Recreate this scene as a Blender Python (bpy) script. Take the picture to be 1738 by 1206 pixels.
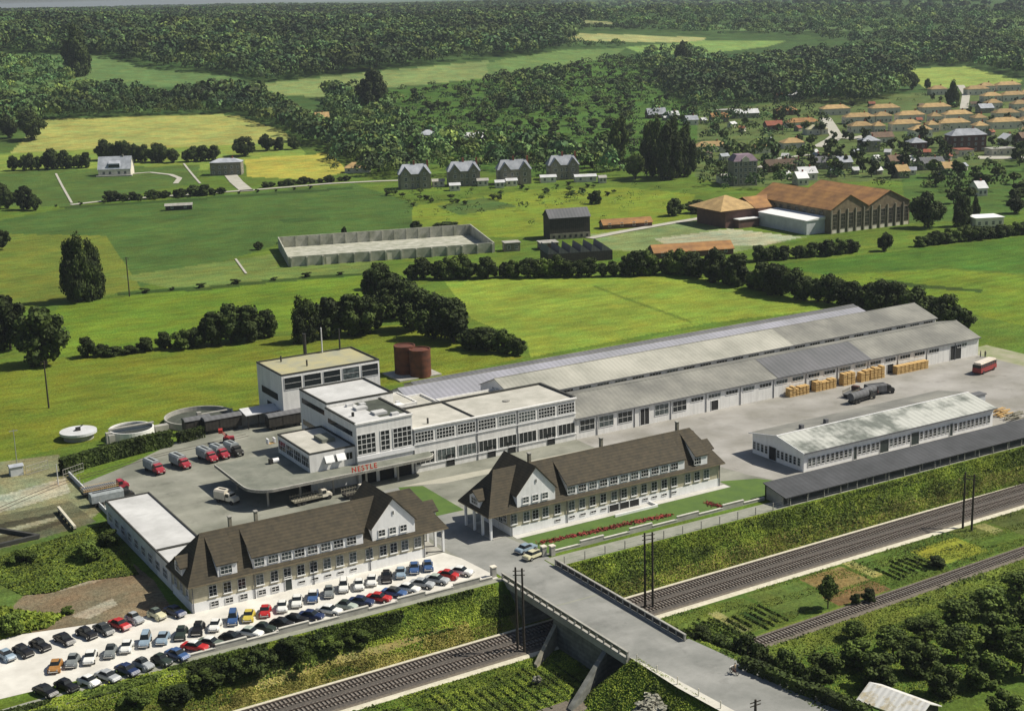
import bpy, bmesh, math, random
import numpy as np
from mathutils import Vector, Matrix
R = math.radians
random.seed(7); rng = np.random.default_rng(7)
S = bpy.context.scene
for o in list(bpy.data.objects): bpy.data.objects.remove(o)
COL = S.collection
# ------------------------------------------------------------------ camera
# calibrated on the photograph (1738 x 1206): X runs along the long warehouses, Y away from the railway, metres
FOC, PITCH, ROLL, YAW, CAMH = 2475.9, R(13.966), R(-1.729), R(30.314), 95.0
cp_, sp_ = math.cos(PITCH), math.sin(PITCH)
FW = np.array([math.sin(YAW)*cp_, math.cos(YAW)*cp_, -sp_])
r0_ = np.array([math.cos(YAW), -math.sin(YAW), 0.0]); u0_ = np.cross(r0_, FW)
RT = math.cos(ROLL)*r0_ + math.sin(ROLL)*u0_
UP = -math.sin(ROLL)*r0_ + math.cos(ROLL)*u0_
CAM = np.array([0.0, 0.0, CAMH])
cam = bpy.data.objects.new('camera', bpy.data.cameras.new('camera')); COL.objects.link(cam); S.camera = cam
cam.matrix_world = Matrix(((RT[0], UP[0], -FW[0], 0), (RT[1], UP[1], -FW[1], 0), (RT[2], UP[2], -FW[2], CAMH), (0, 0, 0, 1)))
cam.data.sensor_width = 36; cam.data.lens = FOC/1738*36; cam.data.clip_start = 1; cam.data.clip_end = 30000
# ------------------------------------------------------------------ light
SUN = Vector((0.76, -0.33, 1.0)).normalized()
w = bpy.data.worlds.new('World'); S.world = w; w.use_nodes = True
nt = w.node_tree; sky = nt.nodes.new('ShaderNodeTexSky'); sky.sky_type = 'NISHITA'; sky.sun_disc = False
sky.sun_elevation = math.asin(SUN.z); sky.sun_rotation = math.atan2(SUN.x, SUN.y); sky.air_density = 1.0; sky.dust_density = 1.5
nt.links.new(sky.outputs[0], nt.nodes['Background'].inputs[0]); nt.nodes['Background'].inputs[1].default_value = 0.058
sl = bpy.data.lights.new('sun', 'SUN'); sl.energy = 5.0; sl.angle = R(0.5); sl.color = (1.0, 0.94, 0.82)
so = bpy.data.objects.new('sun', sl); COL.objects.link(so); so.rotation_euler = (-SUN).to_track_quat('-Z', 'Y').to_euler()
S.view_settings.view_transform = 'Standard'; S.view_settings.look = 'None'; S.view_settings.exposure = 0.15; S.view_settings.gamma = 1.0
S.render.engine = 'CYCLES'; S.render.resolution_x = 1024; S.render.resolution_y = 710
S.cycles.max_bounces = 4; S.cycles.diffuse_bounces = 2; S.cycles.transparent_max_bounces = 6; S.cycles.volume_bounces = 0

# ------------------------------------------------------------------ ray helpers (find where a thing stands on the ground)
def P(px, py, z=0.0):
    d = FW*FOC + RT*(px-869) - UP*(py-603); t = (z-CAMH)/d[2]; return CAM + d*t
def Xat(px, Y, z):
    # X of the point at depth Y and height z that is seen in column px
    lo, hi = -200.0, 1500.0
    for _ in range(50):
        m = (lo+hi)/2; v = np.array([m, Y, z])-CAM
        if 869+FOC*(v@RT)/(v@FW) < px: lo = m
        else: hi = m
    return lo
# ------------------------------------------------------------------ terrain height
def sm(t): t = np.clip(t, 0, 1); return t*t*(3-2*t)
def hz(X, Y):
    X = np.asarray(X, float); Y = np.asarray(Y, float)
    r = np.hypot(X, Y); az = np.degrees(np.arctan2(X, Y) - YAW)
    zm = np.interp(az, [-40, -25, -18, -8, 0, 8, 20, 40], [74, 73, 70, 60, 54, 50, 48, 46])
    ra = np.interp(az, [-20, 0, 8, 20], [800, 800, 860, 860]); rb = np.interp(az, [-20, 0, 8, 20], [1900, 2000, 2500, 2800])
    t = sm((r-ra)/(rb-ra))
    z = zm*t + t*(3*np.sin(X/170+Y/310)+2.5*np.sin(Y/140-X/260)) + 6*sm((r-3500)/4000)*np.sin(az*0.55+1)
    yr = 0.0165*(X-85)
    top = np.interp(X, [10, 44, 67, 1000], [189, 192, 197.0, 197.0]); toe = np.minimum(190.2+yr, top-5.5)
    f = np.clip((Y-toe)/(top-toe), 0, 1)
    cut = -5.8*(1-f)
    dx = np.maximum(np.maximum(np.interp(Y, [120, 162], [115.6, 112.8])-X, X-np.interp(Y, [120, 162], [133.5, 124.8])), 0); dy = np.maximum(Y-161.0, 0)*1.4
    emb = np.maximum(-np.hypot(dx, dy)/1.35-0.03, -5.8)
    cut = np.where(Y < 172, np.maximum(cut, emb), cut)
    z = np.where(Y < 200, cut, z)
    return z
def G(px, py):
    d = FW*FOC + RT*(px-869) - UP*(py-603)
    dh = math.hypot(d[0], d[1]); rr = np.geomspace(110, 12000, 5000); t = rr/dh
    X = d[0]*t; Y = d[1]*t; Z = CAMH+d[2]*t; H = hz(X, Y)
    k = np.argmax(Z < H) if (Z < H).any() else len(rr)-1
    a = max(k-1, 0)
    f = (Z[a]-H[a])/max((Z[a]-H[a])-(Z[k]-H[k]), 1e-9) if k > a else 0
    f = min(max(f, 0), 1); X = X[a]+(X[k]-X[a])*f; Y = Y[a]+(Y[k]-Y[a])*f
    return np.array([X, Y, float(hz(X, Y))])
def ppm(p): return FOC/float((np.array(p)-CAM)@FW)      # photo pixels per metre there

# ------------------------------------------------------------------ materials
MATS = {}
def mat(name, c, c2=None, sc=3.0, rough=0.85, metal=0.0, bump=0.0, stripes=None, fac=(0.35, 0.65), detail=5, emit=None, spec=None, var=0.0, streak=0.0, spots=0.0):
    """noise mix of two colours, optional stripes = (axis 'X'/'Y'/'Z', per-metre scale, darkening)"""
    if name in MATS: return MATS[name]
    m = bpy.data.materials.new(name); m.use_nodes = True; n = m.node_tree.nodes; l = m.node_tree.links
    b = n['Principled BSDF']; b.inputs['Roughness'].default_value = rough; b.inputs['Metallic'].default_value = metal
    if spec is not None: b.inputs['Specular IOR Level'].default_value = spec
    tc = n.new('ShaderNodeTexCoord'); no = n.new('ShaderNodeTexNoise'); no.inputs['Scale'].default_value = 1.0/sc; no.inputs['Detail'].default_value = detail
    no.inputs['Roughness'].default_value = 0.62
    l.new(tc.outputs['Object'], no.inputs['Vector'])
    cr = n.new('ShaderNodeValToRGB'); cr.color_ramp.elements[0].position = fac[0]; cr.color_ramp.elements[1].position = fac[1]
    if c2 is None: c2 = tuple(x*0.8 for x in c)
    cr.color_ramp.elements[0].color = (*c2, 1); cr.color_ramp.elements[1].color = (*c, 1)
    l.new(no.outputs['Fac'], cr.inputs['Fac']); out = cr.outputs['Color']
    if stripes:
        ax, per, dark = stripes
        sx = n.new('ShaderNodeSeparateXYZ'); l.new(tc.outputs['Object'], sx.inputs[0])
        mu = n.new('ShaderNodeMath'); mu.operation = 'MULTIPLY'; mu.inputs[1].default_value = per*2*math.pi; l.new(sx.outputs[ax], mu.inputs[0])
        si = n.new('ShaderNodeMath'); si.operation = 'SINE'; l.new(mu.outputs[0], si.inputs[0])
        mr = n.new('ShaderNodeMapRange'); mr.inputs[1].default_value = -1; mr.inputs[2].default_value = 1; mr.inputs[3].default_value = 1-dark; mr.inputs[4].default_value = 1.0
        l.new(si.outputs[0], mr.inputs[0])
        mx = n.new('ShaderNodeVectorMath'); mx.operation = 'SCALE'; l.new(out, mx.inputs[0]); l.new(mr.outputs[0], mx.inputs['Scale']); out = mx.outputs[0]
    if spots:
        for sc2, lo_, hi_ in ((0.22, .56, .70), (0.9, .62, .72)):
            n2 = n.new('ShaderNodeTexNoise'); n2.inputs['Scale'].default_value = sc2; n2.inputs['Detail'].default_value = 5; n2.inputs['Roughness'].default_value = .7; l.new(tc.outputs['Object'], n2.inputs['Vector'])
            mr = n.new('ShaderNodeMapRange'); mr.inputs[1].default_value = lo_; mr.inputs[2].default_value = hi_; mr.inputs[3].default_value = 1; mr.inputs[4].default_value = 1-spots; l.new(n2.outputs['Fac'], mr.inputs[0]); mx = n.new('ShaderNodeVectorMath'); mx.operation = 'SCALE'; l.new(out, mx.inputs[0]); l.new(mr.outputs[0], mx.inputs['Scale']); out = mx.outputs[0]
    if streak:
        mp = n.new('ShaderNodeMapping'); mp.inputs['Scale'].default_value = (1.6, 1.6, .12); l.new(tc.outputs['Object'], mp.inputs[0]); n2 = n.new('ShaderNodeTexNoise'); n2.inputs['Scale'].default_value = 1.0; n2.inputs['Detail'].default_value = 6; l.new(mp.outputs[0], n2.inputs['Vector'])
        mr = n.new('ShaderNodeMapRange'); mr.inputs[1].default_value = .35; mr.inputs[2].default_value = .6; mr.inputs[3].default_value = 1-streak; mr.inputs[4].default_value = 1.0; l.new(n2.outputs['Fac'], mr.inputs[0]); mx = n.new('ShaderNodeVectorMath'); mx.operation = 'SCALE'; l.new(out, mx.inputs[0]); l.new(mr.outputs[0], mx.inputs['Scale']); out = mx.outputs[0]
    if var:
        oi = n.new('ShaderNodeObjectInfo'); mr = n.new('ShaderNodeMapRange'); mr.inputs[3].default_value = 1-var; mr.inputs[4].default_value = 1+var
        l.new(oi.outputs['Random'], mr.inputs[0]); mx = n.new('ShaderNodeVectorMath'); mx.operation = 'SCALE'; l.new(out, mx.inputs[0]); l.new(mr.outputs[0], mx.inputs['Scale']); out = mx.outputs[0]
    l.new(out, b.inputs['Base Color'])
    if bump:
        bp = n.new('ShaderNodeBump'); bp.inputs['Strength'].default_value = bump; bp.inputs['Distance'].default_value = 0.3; l.new(no.outputs['Fac'], bp.inputs['Height']); l.new(bp.outputs[0], b.inputs['Normal'])
    MATS[name] = m; return m
M = dict(
 white=mat('white_render', (0.80, 0.79, 0.76), (0.70, 0.69, 0.66), 2.5, fac=(0.2, 0.6), streak=0.13),
 white2=mat('white_paint', (0.82, 0.82, 0.82), (0.72, 0.72, 0.72), 1.5),
 shadewall=mat('shade_grey_render', (0.55, 0.57, 0.58), (0.42, 0.44, 0.45), 3),  # white render greyed for the shaded annex wall; plain grey on the huts
 plinth=mat('white_plinth', (0.86, 0.86, 0.85), (0.74, 0.74, 0.72), 2.0, fac=(0.2, 0.55), streak=0.07),
 beige=mat('beige_brick', (0.54, 0.50, 0.36), (0.42, 0.38, 0.27), 1.2, stripes=('Z', 3.0, 0.12)),
 gravelroof=mat('gravel_flat_roof', (0.55, 0.53, 0.47), (0.38, 0.37, 0.32), 6.0, detail=11, spots=.12),
 whiteroof=mat('pale_flat_roof', (0.58, 0.58, 0.57), (0.42, 0.42, 0.41), 6.0, detail=10, spots=.12),
 mossroof=mat('mossy_flat_roof', (0.42, 0.38, 0.20), (0.30, 0.30, 0.22), 5.0),
 tarroof=mat('tar_flat_roof', (0.07, 0.08, 0.06), (0.04, 0.045, 0.035), 1.5),
 canopytop=mat('canopy_gravel', (0.22, 0.225, 0.185), (0.14, 0.15, 0.12), 4.0, detail=10, spots=.25),
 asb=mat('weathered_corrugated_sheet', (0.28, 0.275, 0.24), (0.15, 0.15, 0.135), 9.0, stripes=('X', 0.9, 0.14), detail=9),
 asb2=mat('pale_corrugated_sheet', (0.44, 0.43, 0.37), (0.26, 0.26, 0.22), 13.0, stripes=('X', 0.9, 0.13), detail=9, fac=(0.32, 0.6)),
 lilac=mat('lilac_corrugated_sheet', (0.34, 0.34, 0.39), (0.26, 0.265, 0.29), 12.0, stripes=('X', 0.75, 0.2), detail=6),
 asb3=mat('dark_corrugated_sheet', (0.16, 0.16, 0.17), (0.11, 0.115, 0.12), 9.0, stripes=('X', 0.75, 0.22), detail=6),
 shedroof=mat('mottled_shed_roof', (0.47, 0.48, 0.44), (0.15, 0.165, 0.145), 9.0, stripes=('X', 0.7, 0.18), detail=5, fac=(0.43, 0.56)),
 slate=mat('dark_slate_sheet', (0.075, 0.078, 0.085), (0.045, 0.048, 0.052), 5.0, stripes=('X', 0.9, 0.2)),
 tile=mat('brown_clay_tiles', (0.074, 0.058, 0.032), (0.040, 0.033, 0.019), 1.2, stripes=('Z', 2.6, 0.30), detail=9),
 orange=mat('orange_clay_tiles', (0.40, 0.205, 0.065), (0.23, 0.115, 0.045), 5.0, stripes=('Z', 0.8, 0.15)),
 tan=mat('tan_clay_tiles', (0.42, 0.285, 0.12), (0.27, 0.18, 0.075), 3.0, var=0.25),
 redtile=mat('red_clay_tiles', (0.34, 0.10, 0.05), (0.22, 0.07, 0.04), 3.0, var=0.2),
 browntile=mat('old_brown_tiles', (0.16, 0.10, 0.06), (0.09, 0.06, 0.04), 3.0, var=0.3),
 greyslate=mat('pale_slate', (0.40, 0.42, 0.46), (0.24, 0.26, 0.29), 3.0, var=0.15),
 zinc=mat('pale_zinc', (0.62, 0.63, 0.64), (0.5, 0.5, 0.5), 3.0, rough=0.6),
 mauve=mat('mauve_slate', (0.26, 0.19, 0.23), (0.18, 0.13, 0.17), 2.0),
 stone=mat('grey_stone', (0.28, 0.26, 0.20), (0.17, 0.16, 0.12), 1.2, var=0.15),
 darkbrick=mat('dark_brick', (0.14, 0.07, 0.055), (0.09, 0.05, 0.045), 2.0),
 darkwood=mat('black_timber', (0.045, 0.04, 0.032), (0.025, 0.022, 0.018), 1.0, stripes=('X', 1.2, 0.3)),
 housewall=mat('pale_house_wall', (0.72, 0.67, 0.56), (0.56, 0.52, 0.44), 2.0, var=0.12),
 concrete=mat('concrete', (0.40, 0.39, 0.35), (0.28, 0.27, 0.24), 2.0),
 oldconc=mat('ruined_concrete', (0.48, 0.47, 0.40), (0.26, 0.27, 0.20), 3.5, detail=8),
 rust=mat('rusted_steel', (0.16, 0.048, 0.02), (0.07, 0.022, 0.014), 2.5, rough=0.8, stripes=('Z', 0.6, 0.2)),
 glass=mat('dark_glass', (0.012, 0.015, 0.017), (0.02, 0.026, 0.028), 2.0, rough=0.12, spec=0.4),
 glassb=mat('blueish_glass', (0.13, 0.16, 0.16), (0.015, 0.02, 0.02), 0.9, rough=0.15),
 dark=mat('dark_opening', (0.012, 0.013, 0.012), (0.02, 0.02, 0.02), 1.0),
 door=mat('dark_green_door', (0.03, 0.045, 0.04), (0.02, 0.03, 0.03), 1.0, rough=0.5),
 frame=mat('window_frame_white', (0.75, 0.75, 0.73), (0.65, 0.65, 0.63), 1.0),
 fascia=mat('dark_fascia', (0.05, 0.05, 0.045), (0.035, 0.035, 0.03), 1.0),
 metal=mat('galvanised_steel', (0.45, 0.46, 0.46), (0.35, 0.35, 0.35), 1.0, rough=0.5, metal=0.4),
 black=mat('black_iron', (0.02, 0.02, 0.02), (0.03, 0.028, 0.025), 1.0, rough=0.6),
 pole=mat('creosoted_wood', (0.045, 0.035, 0.025), (0.03, 0.024, 0.018), 0.5),
 redsign=mat('red_enamel', (0.42, 0.03, 0.015), (0.34, 0.025, 0.012), 1.0, rough=0.4),
 redpaint=mat('red_lorry_paint', (0.40, 0.035, 0.055), (0.30, 0.028, 0.045), 1.0, rough=0.35),
 canvas=mat('grey_canvas', (0.32, 0.35, 0.36), (0.22, 0.245, 0.25), 0.8),
 tyre=mat('tyre_rubber', (0.015, 0.015, 0.015), (0.02, 0.02, 0.02), 0.3),
 chrome=mat('chrome', (0.6, 0.6, 0.6), (0.5, 0.5, 0.5), 0.3, rough=0.2, metal=0.9),
 timber=mat('fresh_timber', (0.62, 0.42, 0.17), (0.45, 0.28, 0.10), 0.6, detail=8),
 steelrail=mat('rail_steel', (0.16, 0.13, 0.11), (0.10, 0.08, 0.07), 1.0, rough=0.45, metal=0.5),
 sleeper=mat('sleeper_timber', (0.24, 0.21, 0.18), (0.15, 0.13, 0.11), 0.7),
 ballast=mat('dark_ballast', (0.10, 0.085, 0.07), (0.05, 0.045, 0.04), 0.35, bump=0.4, detail=10),
 ballast2=mat('brown_ballast', (0.17, 0.145, 0.11), (0.10, 0.085, 0.065), 0.5, bump=0.3, detail=10),
 limepath=mat('pale_cess_path', (0.62, 0.58, 0.46), (0.48, 0.45, 0.34), 0.8, detail=8),
 bark=mat('bark', (0.07, 0.055, 0.04), (0.04, 0.03, 0.022), 0.3),
 skin=mat('skin', (0.55, 0.33, 0.24), (0.5, 0.3, 0.22), 0.1), clothd=mat('dark_cloth', (0.03, 0.035, 0.05)), clothl=mat('tan_cloth', (0.4, 0.3, 0.2)),
 water=mat('dark_water', (0.03, 0.035, 0.025), (0.045, 0.045, 0.03), 3.0, rough=0.25),
)
def foliage(name, a, b, sc=0.9):
    m = bpy.data.materials.new(name); m.use_nodes = True; n = m.node_tree.nodes; l = m.node_tree.links
    bs = n['Principled BSDF']; bs.inputs['Roughness'].default_value = 0.75; bs.inputs['Specular IOR Level'].default_value = 0.2
    g = n.new('ShaderNodeNewGeometry'); no = n.new('ShaderNodeTexNoise'); no.inputs['Scale'].default_value = 1/sc; no.inputs['Detail'].default_value = 3
    l.new(g.outputs['Position'], no.inputs['Vector'])
    ad = n.new('ShaderNodeMath'); ad.operation = 'MULTIPLY_ADD'; l.new(g.outputs['Random Per Island'], ad.inputs[0]); ad.inputs[1].default_value = 0.35; l.new(no.outputs['Fac'], ad.inputs[2])
    cr = n.new('ShaderNodeValToRGB'); cr.color_ramp.elements[0].position = 0.40; cr.color_ramp.elements[1].position = 0.95
    cr.color_ramp.elements[0].color = (*a, 1); cr.color_ramp.elements[1].color = (*b, 1); l.new(ad.outputs[0], cr.inputs['Fac'])
    n2 = n.new('ShaderNodeTexNoise'); n2.inputs['Scale'].default_value = 0.16; n2.inputs['Detail'].default_value = 4; l.new(g.outputs['Position'], n2.inputs['Vector'])
    m2 = n.new('ShaderNodeMapRange'); m2.inputs[1].default_value = .35; m2.inputs[2].default_value = .65; m2.inputs[3].default_value = .55; m2.inputs[4].default_value = 1.3; l.new(n2.outputs['Fac'], m2.inputs[0])
    oi = n.new('ShaderNodeObjectInfo'); m3 = n.new('ShaderNodeMapRange'); m3.inputs[3].default_value = 0.75; m3.inputs[4].default_value = 1.3; l.new(oi.outputs['Random'], m3.inputs[0])
    mr = n.new('ShaderNodeMath'); mr.operation = 'MULTIPLY'; l.new(m2.outputs[0], mr.inputs[0]); l.new(m3.outputs[0], mr.inputs[1])
    mx = n.new('ShaderNodeVectorMath'); mx.operation = 'SCALE'; l.new(cr.outputs[0], mx.inputs[0]); l.new(mr.outputs[0], mx.inputs['Scale'])
    l.new(mx.outputs[0], bs.inputs['Base Color']); return m
M['leafd'] = foliage('dark_leaves', (0.016, 0.028, 0.007), (0.060, 0.085, 0.016), 1.6)
M['leafm'] = foliage('green_leaves', (0.032, 0.056, 0.010), (0.115, 0.160, 0.026), 1.6)
M['leaffar'] = foliage('hazed_distant_leaves', (0.030, 0.062, 0.020), (0.125, 0.195, 0.048), 14.0)  # distance haze put into the leaf colour: lighter and bluer green
_n = M['leaffar'].node_tree.nodes; _l = M['leaffar'].node_tree.links; _b = _n['Principled BSDF']; _src = _b.inputs['Base Color'].links[0].from_socket
_a = _n.new('ShaderNodeAttribute'); _a.attribute_name = 'tint'; _m = _n.new('ShaderNodeMix'); _m.data_type = 'RGBA'; _m.blend_type = 'MULTIPLY'; _m.inputs[0].default_value = 1.0; _l.new(_src, _m.inputs[6]); _l.new(_a.outputs['Color'], _m.inputs[7]); _l.new(_m.outputs[2], _b.inputs['Base Color'])
M['leafb'] = foliage('bright_scrub_leaves', (0.060, 0.105, 0.012), (0.23, 0.28, 0.032), 3.0)
M['leafy'] = foliage('dry_grass_leaves', (0.16, 0.16, 0.035), (0.38, 0.33, 0.10), 1.5)
M['leafw'] = foliage('white_blossom', (0.30, 0.30, 0.22), (0.62, 0.60, 0.50), 1.0)
M['flower'] = foliage('red_flowers', (0.05, 0.035, 0.012), (0.30, 0.035, 0.04), 0.4)

# ------------------------------------------------------------------ object helpers
def tag(o, label=None, cat=None, group=None, kind=None):
    if label: o['label'] = label
    if cat: o['category'] = cat
    if group: o['group'] = group
    if kind: o['kind'] = kind
    return o
def thing(name, loc, label, cat, group=None, rot=0.0):
    o = bpy.data.objects.new(name, None); COL.objects.link(o); o.location = loc; o.rotation_euler = (0, 0, rot); o.empty_display_size = 0.5
    return tag(o, label, cat, group)
class MB:
    def __init__(s): s.v = []; s.f = []; s.m = []
    def face(s, pts, mi=0):
        b = len(s.v); s.v += [tuple(p) for p in pts]; s.f.append(tuple(range(b, b+len(pts)))); s.m.append(mi); return s
    def hexa(s, p, mi=0):       # p: 8 points, bottom ring 0-3 ccw, top ring 4-7
        b = len(s.v); s.v += [tuple(q) for q in p]
        for f in ((3, 2, 1, 0), (4, 5, 6, 7), (0, 1, 5, 4), (1, 2, 6, 5), (2, 3, 7, 6), (3, 0, 4, 7)): s.f.append(tuple(b+i for i in f)); s.m.append(mi)
        return s
    def box(s, x0, x1, y0, y1, z0, z1, mi=0):
        return s.hexa([(x0, y0, z0), (x1, y0, z0), (x1, y1, z0), (x0, y1, z0), (x0, y0, z1), (x1, y0, z1), (x1, y1, z1), (x0, y1, z1)], mi)
    def prism(s, poly, z0, z1, mi=0, mt=None):
        n = len(poly); b = len(s.v); s.v += [(x, y, z0) for x, y in poly] + [(x, y, z1) for x, y in poly]
        s.f.append(tuple(b+i for i in reversed(range(n)))); s.m.append(mi)
        s.f.append(tuple(b+n+i for i in range(n))); s.m.append(mi if mt is None else mt)
        for i in range(n): j = (i+1) % n; s.f.append((b+i, b+j, b+n+j, b+n+i)); s.m.append(mi)
        return s
    def extr(s, prof, axis, a, c, mi=0):
        """profile (u,z) extruded along axis from a to c: axis 'X' -> u is y, axis 'Y' -> u is x"""
        g = (lambda u, z, t: (t, u, z)) if axis == 'X' else (lambda u, z, t: (u, t, z))
        n = len(prof); b = len(s.v); s.v += [g(u, z, a) for u, z in prof] + [g(u, z, c) for u, z in prof]
        s.f.append(tuple(b+i for i in range(n))); s.m.append(mi); s.f.append(tuple(b+n+i for i in reversed(range(n)))); s.m.append(mi)
        for i in range(n): j = (i+1) % n; s.f.append((b+i, b+n+i, b+n+j, b+j)); s.m.append(mi)
        return s
    def cyl(s, c, r, h, n=12, axis='Z', r2=None, mi=0):
        r2 = r if r2 is None else r2; b = len(s.v)
        for k, (rr, t) in enumerate(((r, 0), (r2, h))):
            for i in range(n):
                a = 2*math.pi*i/n; u, w_ = rr*math.cos(a), rr*math.sin(a)
                if axis == 'Z': s.v.append((c[0]+u, c[1]+w_, c[2]+t))
                elif axis == 'Y': s.v.append((c[0]+u, c[1]+t, c[2]+w_))
                else: s.v.append((c[0]+t, c[1]+u, c[2]+w_))
        s.f.append(tuple(b+i for i in range(n))); s.m.append(mi); s.f.append(tuple(b+n+i for i in range(n))); s.m.append(mi)
        for i in range(n): j = (i+1) % n; s.f.append((b+i, b+j, b+n+j, b+n+i)); s.m.append(mi)
        return s
    def bar(s, a, b_, r, n=6, r2=None, mi=0):
        a = Vector(a); b_ = Vector(b_); d = (b_-a).normalized(); u = d.orthogonal().normalized(); w_ = d.cross(u); r2 = r if r2 is None else r2; b = len(s.v)
        for c, rr in ((a, r), (b_, r2)):
            for i in range(n):
                t = 2*math.pi*i/n; s.v.append(tuple(c+u*rr*math.cos(t)+w_*rr*math.sin(t)))
        s.f.append(tuple(b+i for i in range(n))); s.m.append(mi); s.f.append(tuple(b+n+i for i in range(n))); s.m.append(mi)
        for i in range(n): j = (i+1) % n; s.f.append((b+i, b+j, b+n+j, b+n+i)); s.m.append(mi)
        return s
    def mesh(s, name, mats, off=(0, 0, 0), fix=True):
        me = bpy.data.meshes.new(name); v = np.array(s.v, float)-np.array(off, float)
        me.from_pydata(v.tolist(), [], s.f)
        for m in (mats if isinstance(mats, (list, tuple)) else [mats]): me.materials.append(m)
        me.polygons.foreach_set('material_index', s.m)
        if fix:
            bm = bmesh.new(); bm.from_mesh(me); bmesh.ops.recalc_face_normals(bm, faces=bm.faces); bm.to_mesh(me); bm.free()
        me.update(); return me
    def build(s, name, mats, parent=None, world=True):
        """world=True: vertices were written in world coordinates and parent is not rotated"""
        off = tuple(parent.location) if (parent is not None and world) else (0, 0, 0)
        if parent is not None and world and parent.parent is not None: off = tuple(parent.parent.location+parent.location)
        o = bpy.data.objects.new(name, s.mesh(name, mats, off)); COL.objects.link(o)
        if parent is not None: o.parent = parent
        return o
def put(me, name, parent, loc=(0, 0, 0), rot=(0, 0, 0), scale=(1, 1, 1)):
    o = bpy.data.objects.new(name, me); COL.objects.link(o); o.parent = parent; o.location = loc; o.rotation_euler = rot; o.scale = scale; return o
def dup_tree(root):
    r = root.copy(); COL.objects.link(r)
    for ch in root.children:
        c = ch.copy(); COL.objects.link(c); c.parent = r
        for g in ch.children:
            d = g.copy(); COL.objects.link(d); d.parent = c
    return r
# windows: glass pane with proud frame and bars, facing -Y in its own frame; mesh shared by equal windows
WC = {}
def win_mesh(wd, h, nx, ny, fw=0.09, glass='glass', frame='frame', dp=0.10, sill=False):
    k = (round(wd, 2), round(h, 2), nx, ny, fw, glass, frame, dp, sill)
    if k in WC: return WC[k]
    m = MB(); m.box(-wd/2, wd/2, -0.02, 0.05, 0, h, 0)
    for x in (-wd/2, wd/2-fw): m.box(x, x+fw, -dp, -0.021, 0, h, 1)
    m.box(-wd/2+fw, wd/2-fw, -dp, -0.021, 0, fw, 1); m.box(-wd/2+fw, wd/2-fw, -dp, -0.021, h-fw, h, 1)
    for i in range(1, nx): x = -wd/2+wd*i/nx; m.box(x-fw*.35, x+fw*.35, -dp*.7, -0.021, fw, h-fw, 1)
    for j in range(1, ny):
        z = h*j/ny
        for i in range(nx):
            xa = -wd/2+wd*i/nx+(fw if i == 0 else fw*.35); xb = -wd/2+wd*(i+1)/nx-(fw if i == nx-1 else fw*.35); m.box(xa, xb, -dp*.7, -0.021, z-fw*.35, z+fw*.35, 1)
    if sill: m.box(-wd/2-.1, wd/2+.1, -dp-.12, -0.021, -.12, -0.004, 1)
    WC[k] = m.mesh('window', [M[glass], M[frame]]); return WC[k]
def win(parent, x, y, z, wd, h, nx=2, ny=2, face=0.0, name='window', **k):
    """x,y,z world (bottom centre), face = rotation about Z (0 faces -Y, -90deg faces -X, 90deg faces +X)"""
    if k.get('glass', 'glass') == 'glass' and random.random() < .3: k['glass'] = 'glassb'
    L = parent.location; return put(win_mesh(wd, h, nx, ny, **k), name, parent, (x-L[0], y-L[1], z-L[2]), (0, 0, face))
W_ = -math.pi/2; E_ = math.pi/2; N_ = math.pi

# ------------------------------------------------------------------ terrain: one sheet, fine near, coarse far, coloured by what grows there
def cols(*c): return np.array(c)
azs = np.concatenate([np.arange(-42, -21, 0.5), np.arange(-21, 21, 0.046), np.arange(21, 42.1, 0.5)])
rs = [60.0, 90.0, 120.0, 135.0]
while rs[-1] < 2600: rs.append(rs[-1]+max(0.42, min(rs[-1]**2/(95*1450)*1.15, 12)))
while rs[-1] < 16000: rs.append(rs[-1]*1.03)
rs = np.array(rs); A_, R_ = np.meshgrid(np.radians(azs)+YAW, rs); TX = R_*np.sin(A_); TY = R_*np.cos(A_); TZ = hz(TX, TY)
TZ = TZ - 0.0
C_MEAD = (0.11, 0.160, 0.022)
tc = np.empty(TX.shape+(3,)); tc[:] = C_MEAD
far = sm((R_-700)/500)[..., None]; tc = tc*(1-far)+np.array((0.055, 0.095, 0.025))*far
def inpoly(poly):
    x = TX.ravel(); y = TY.ravel(); poly = np.array(poly)
    x0, y0 = poly.min(0); x1, y1 = poly.max(0); idx = np.nonzero((x >= x0) & (x <= x1) & (y >= y0) & (y <= y1))[0]
    xs, ys = x[idx], y[idx]; ins = np.zeros(len(idx), bool); n = len(poly)
    for i in range(n):
        ax, ay = poly[i]; bx, by = poly[(i+1) % n]
        c = ((ay > ys) != (by > ys)); 
        if ay != by: ins ^= c & (xs < (bx-ax)*(ys-ay)/(by-ay)+ax)
    return idx[ins]
def zone(pts, col, px=True):
    poly = [G(*p)[:2] for p in pts] if px else pts
    tc.reshape(-1, 3)[inpoly(poly)] = col
# hillside and plateau
zone([(-60, 92), (95, 95), (170, 95), (260, 118), (390, 130), (440, 140), (420, 152), (240, 145), (150, 140), (60, 165), (-60, 180)], (0.115, 0.175, 0.055))
zone([(430, 143), (640, 122), (830, 103), (835, 132), (650, 150), (540, 165), (470, 160)], (0.20, 0.24, 0.08))
zone([(825, 108), (960, 85), (1060, 82), (1040, 100), (900, 120), (830, 132)], (0.13, 0.19, 0.055))
zone([(920, 55), (1040, 58), (1200, 64), (1190, 72), (950, 68)], (0.32, 0.33, 0.13))
zone([(905, 34), (1040, 38), (1040, 42), (905, 40)], (0.30, 0.32, 0.14))
zone([(1060, 80), (1200, 68), (1335, 70), (1300, 80), (1170, 92), (1090, 92)], (0.19, 0.27, 0.07))
zone([(1512, 118), (1640, 113), (1740, 138), (1680, 146), (1570, 150), (1540, 130)], (0.26, 0.31, 0.07))
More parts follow.
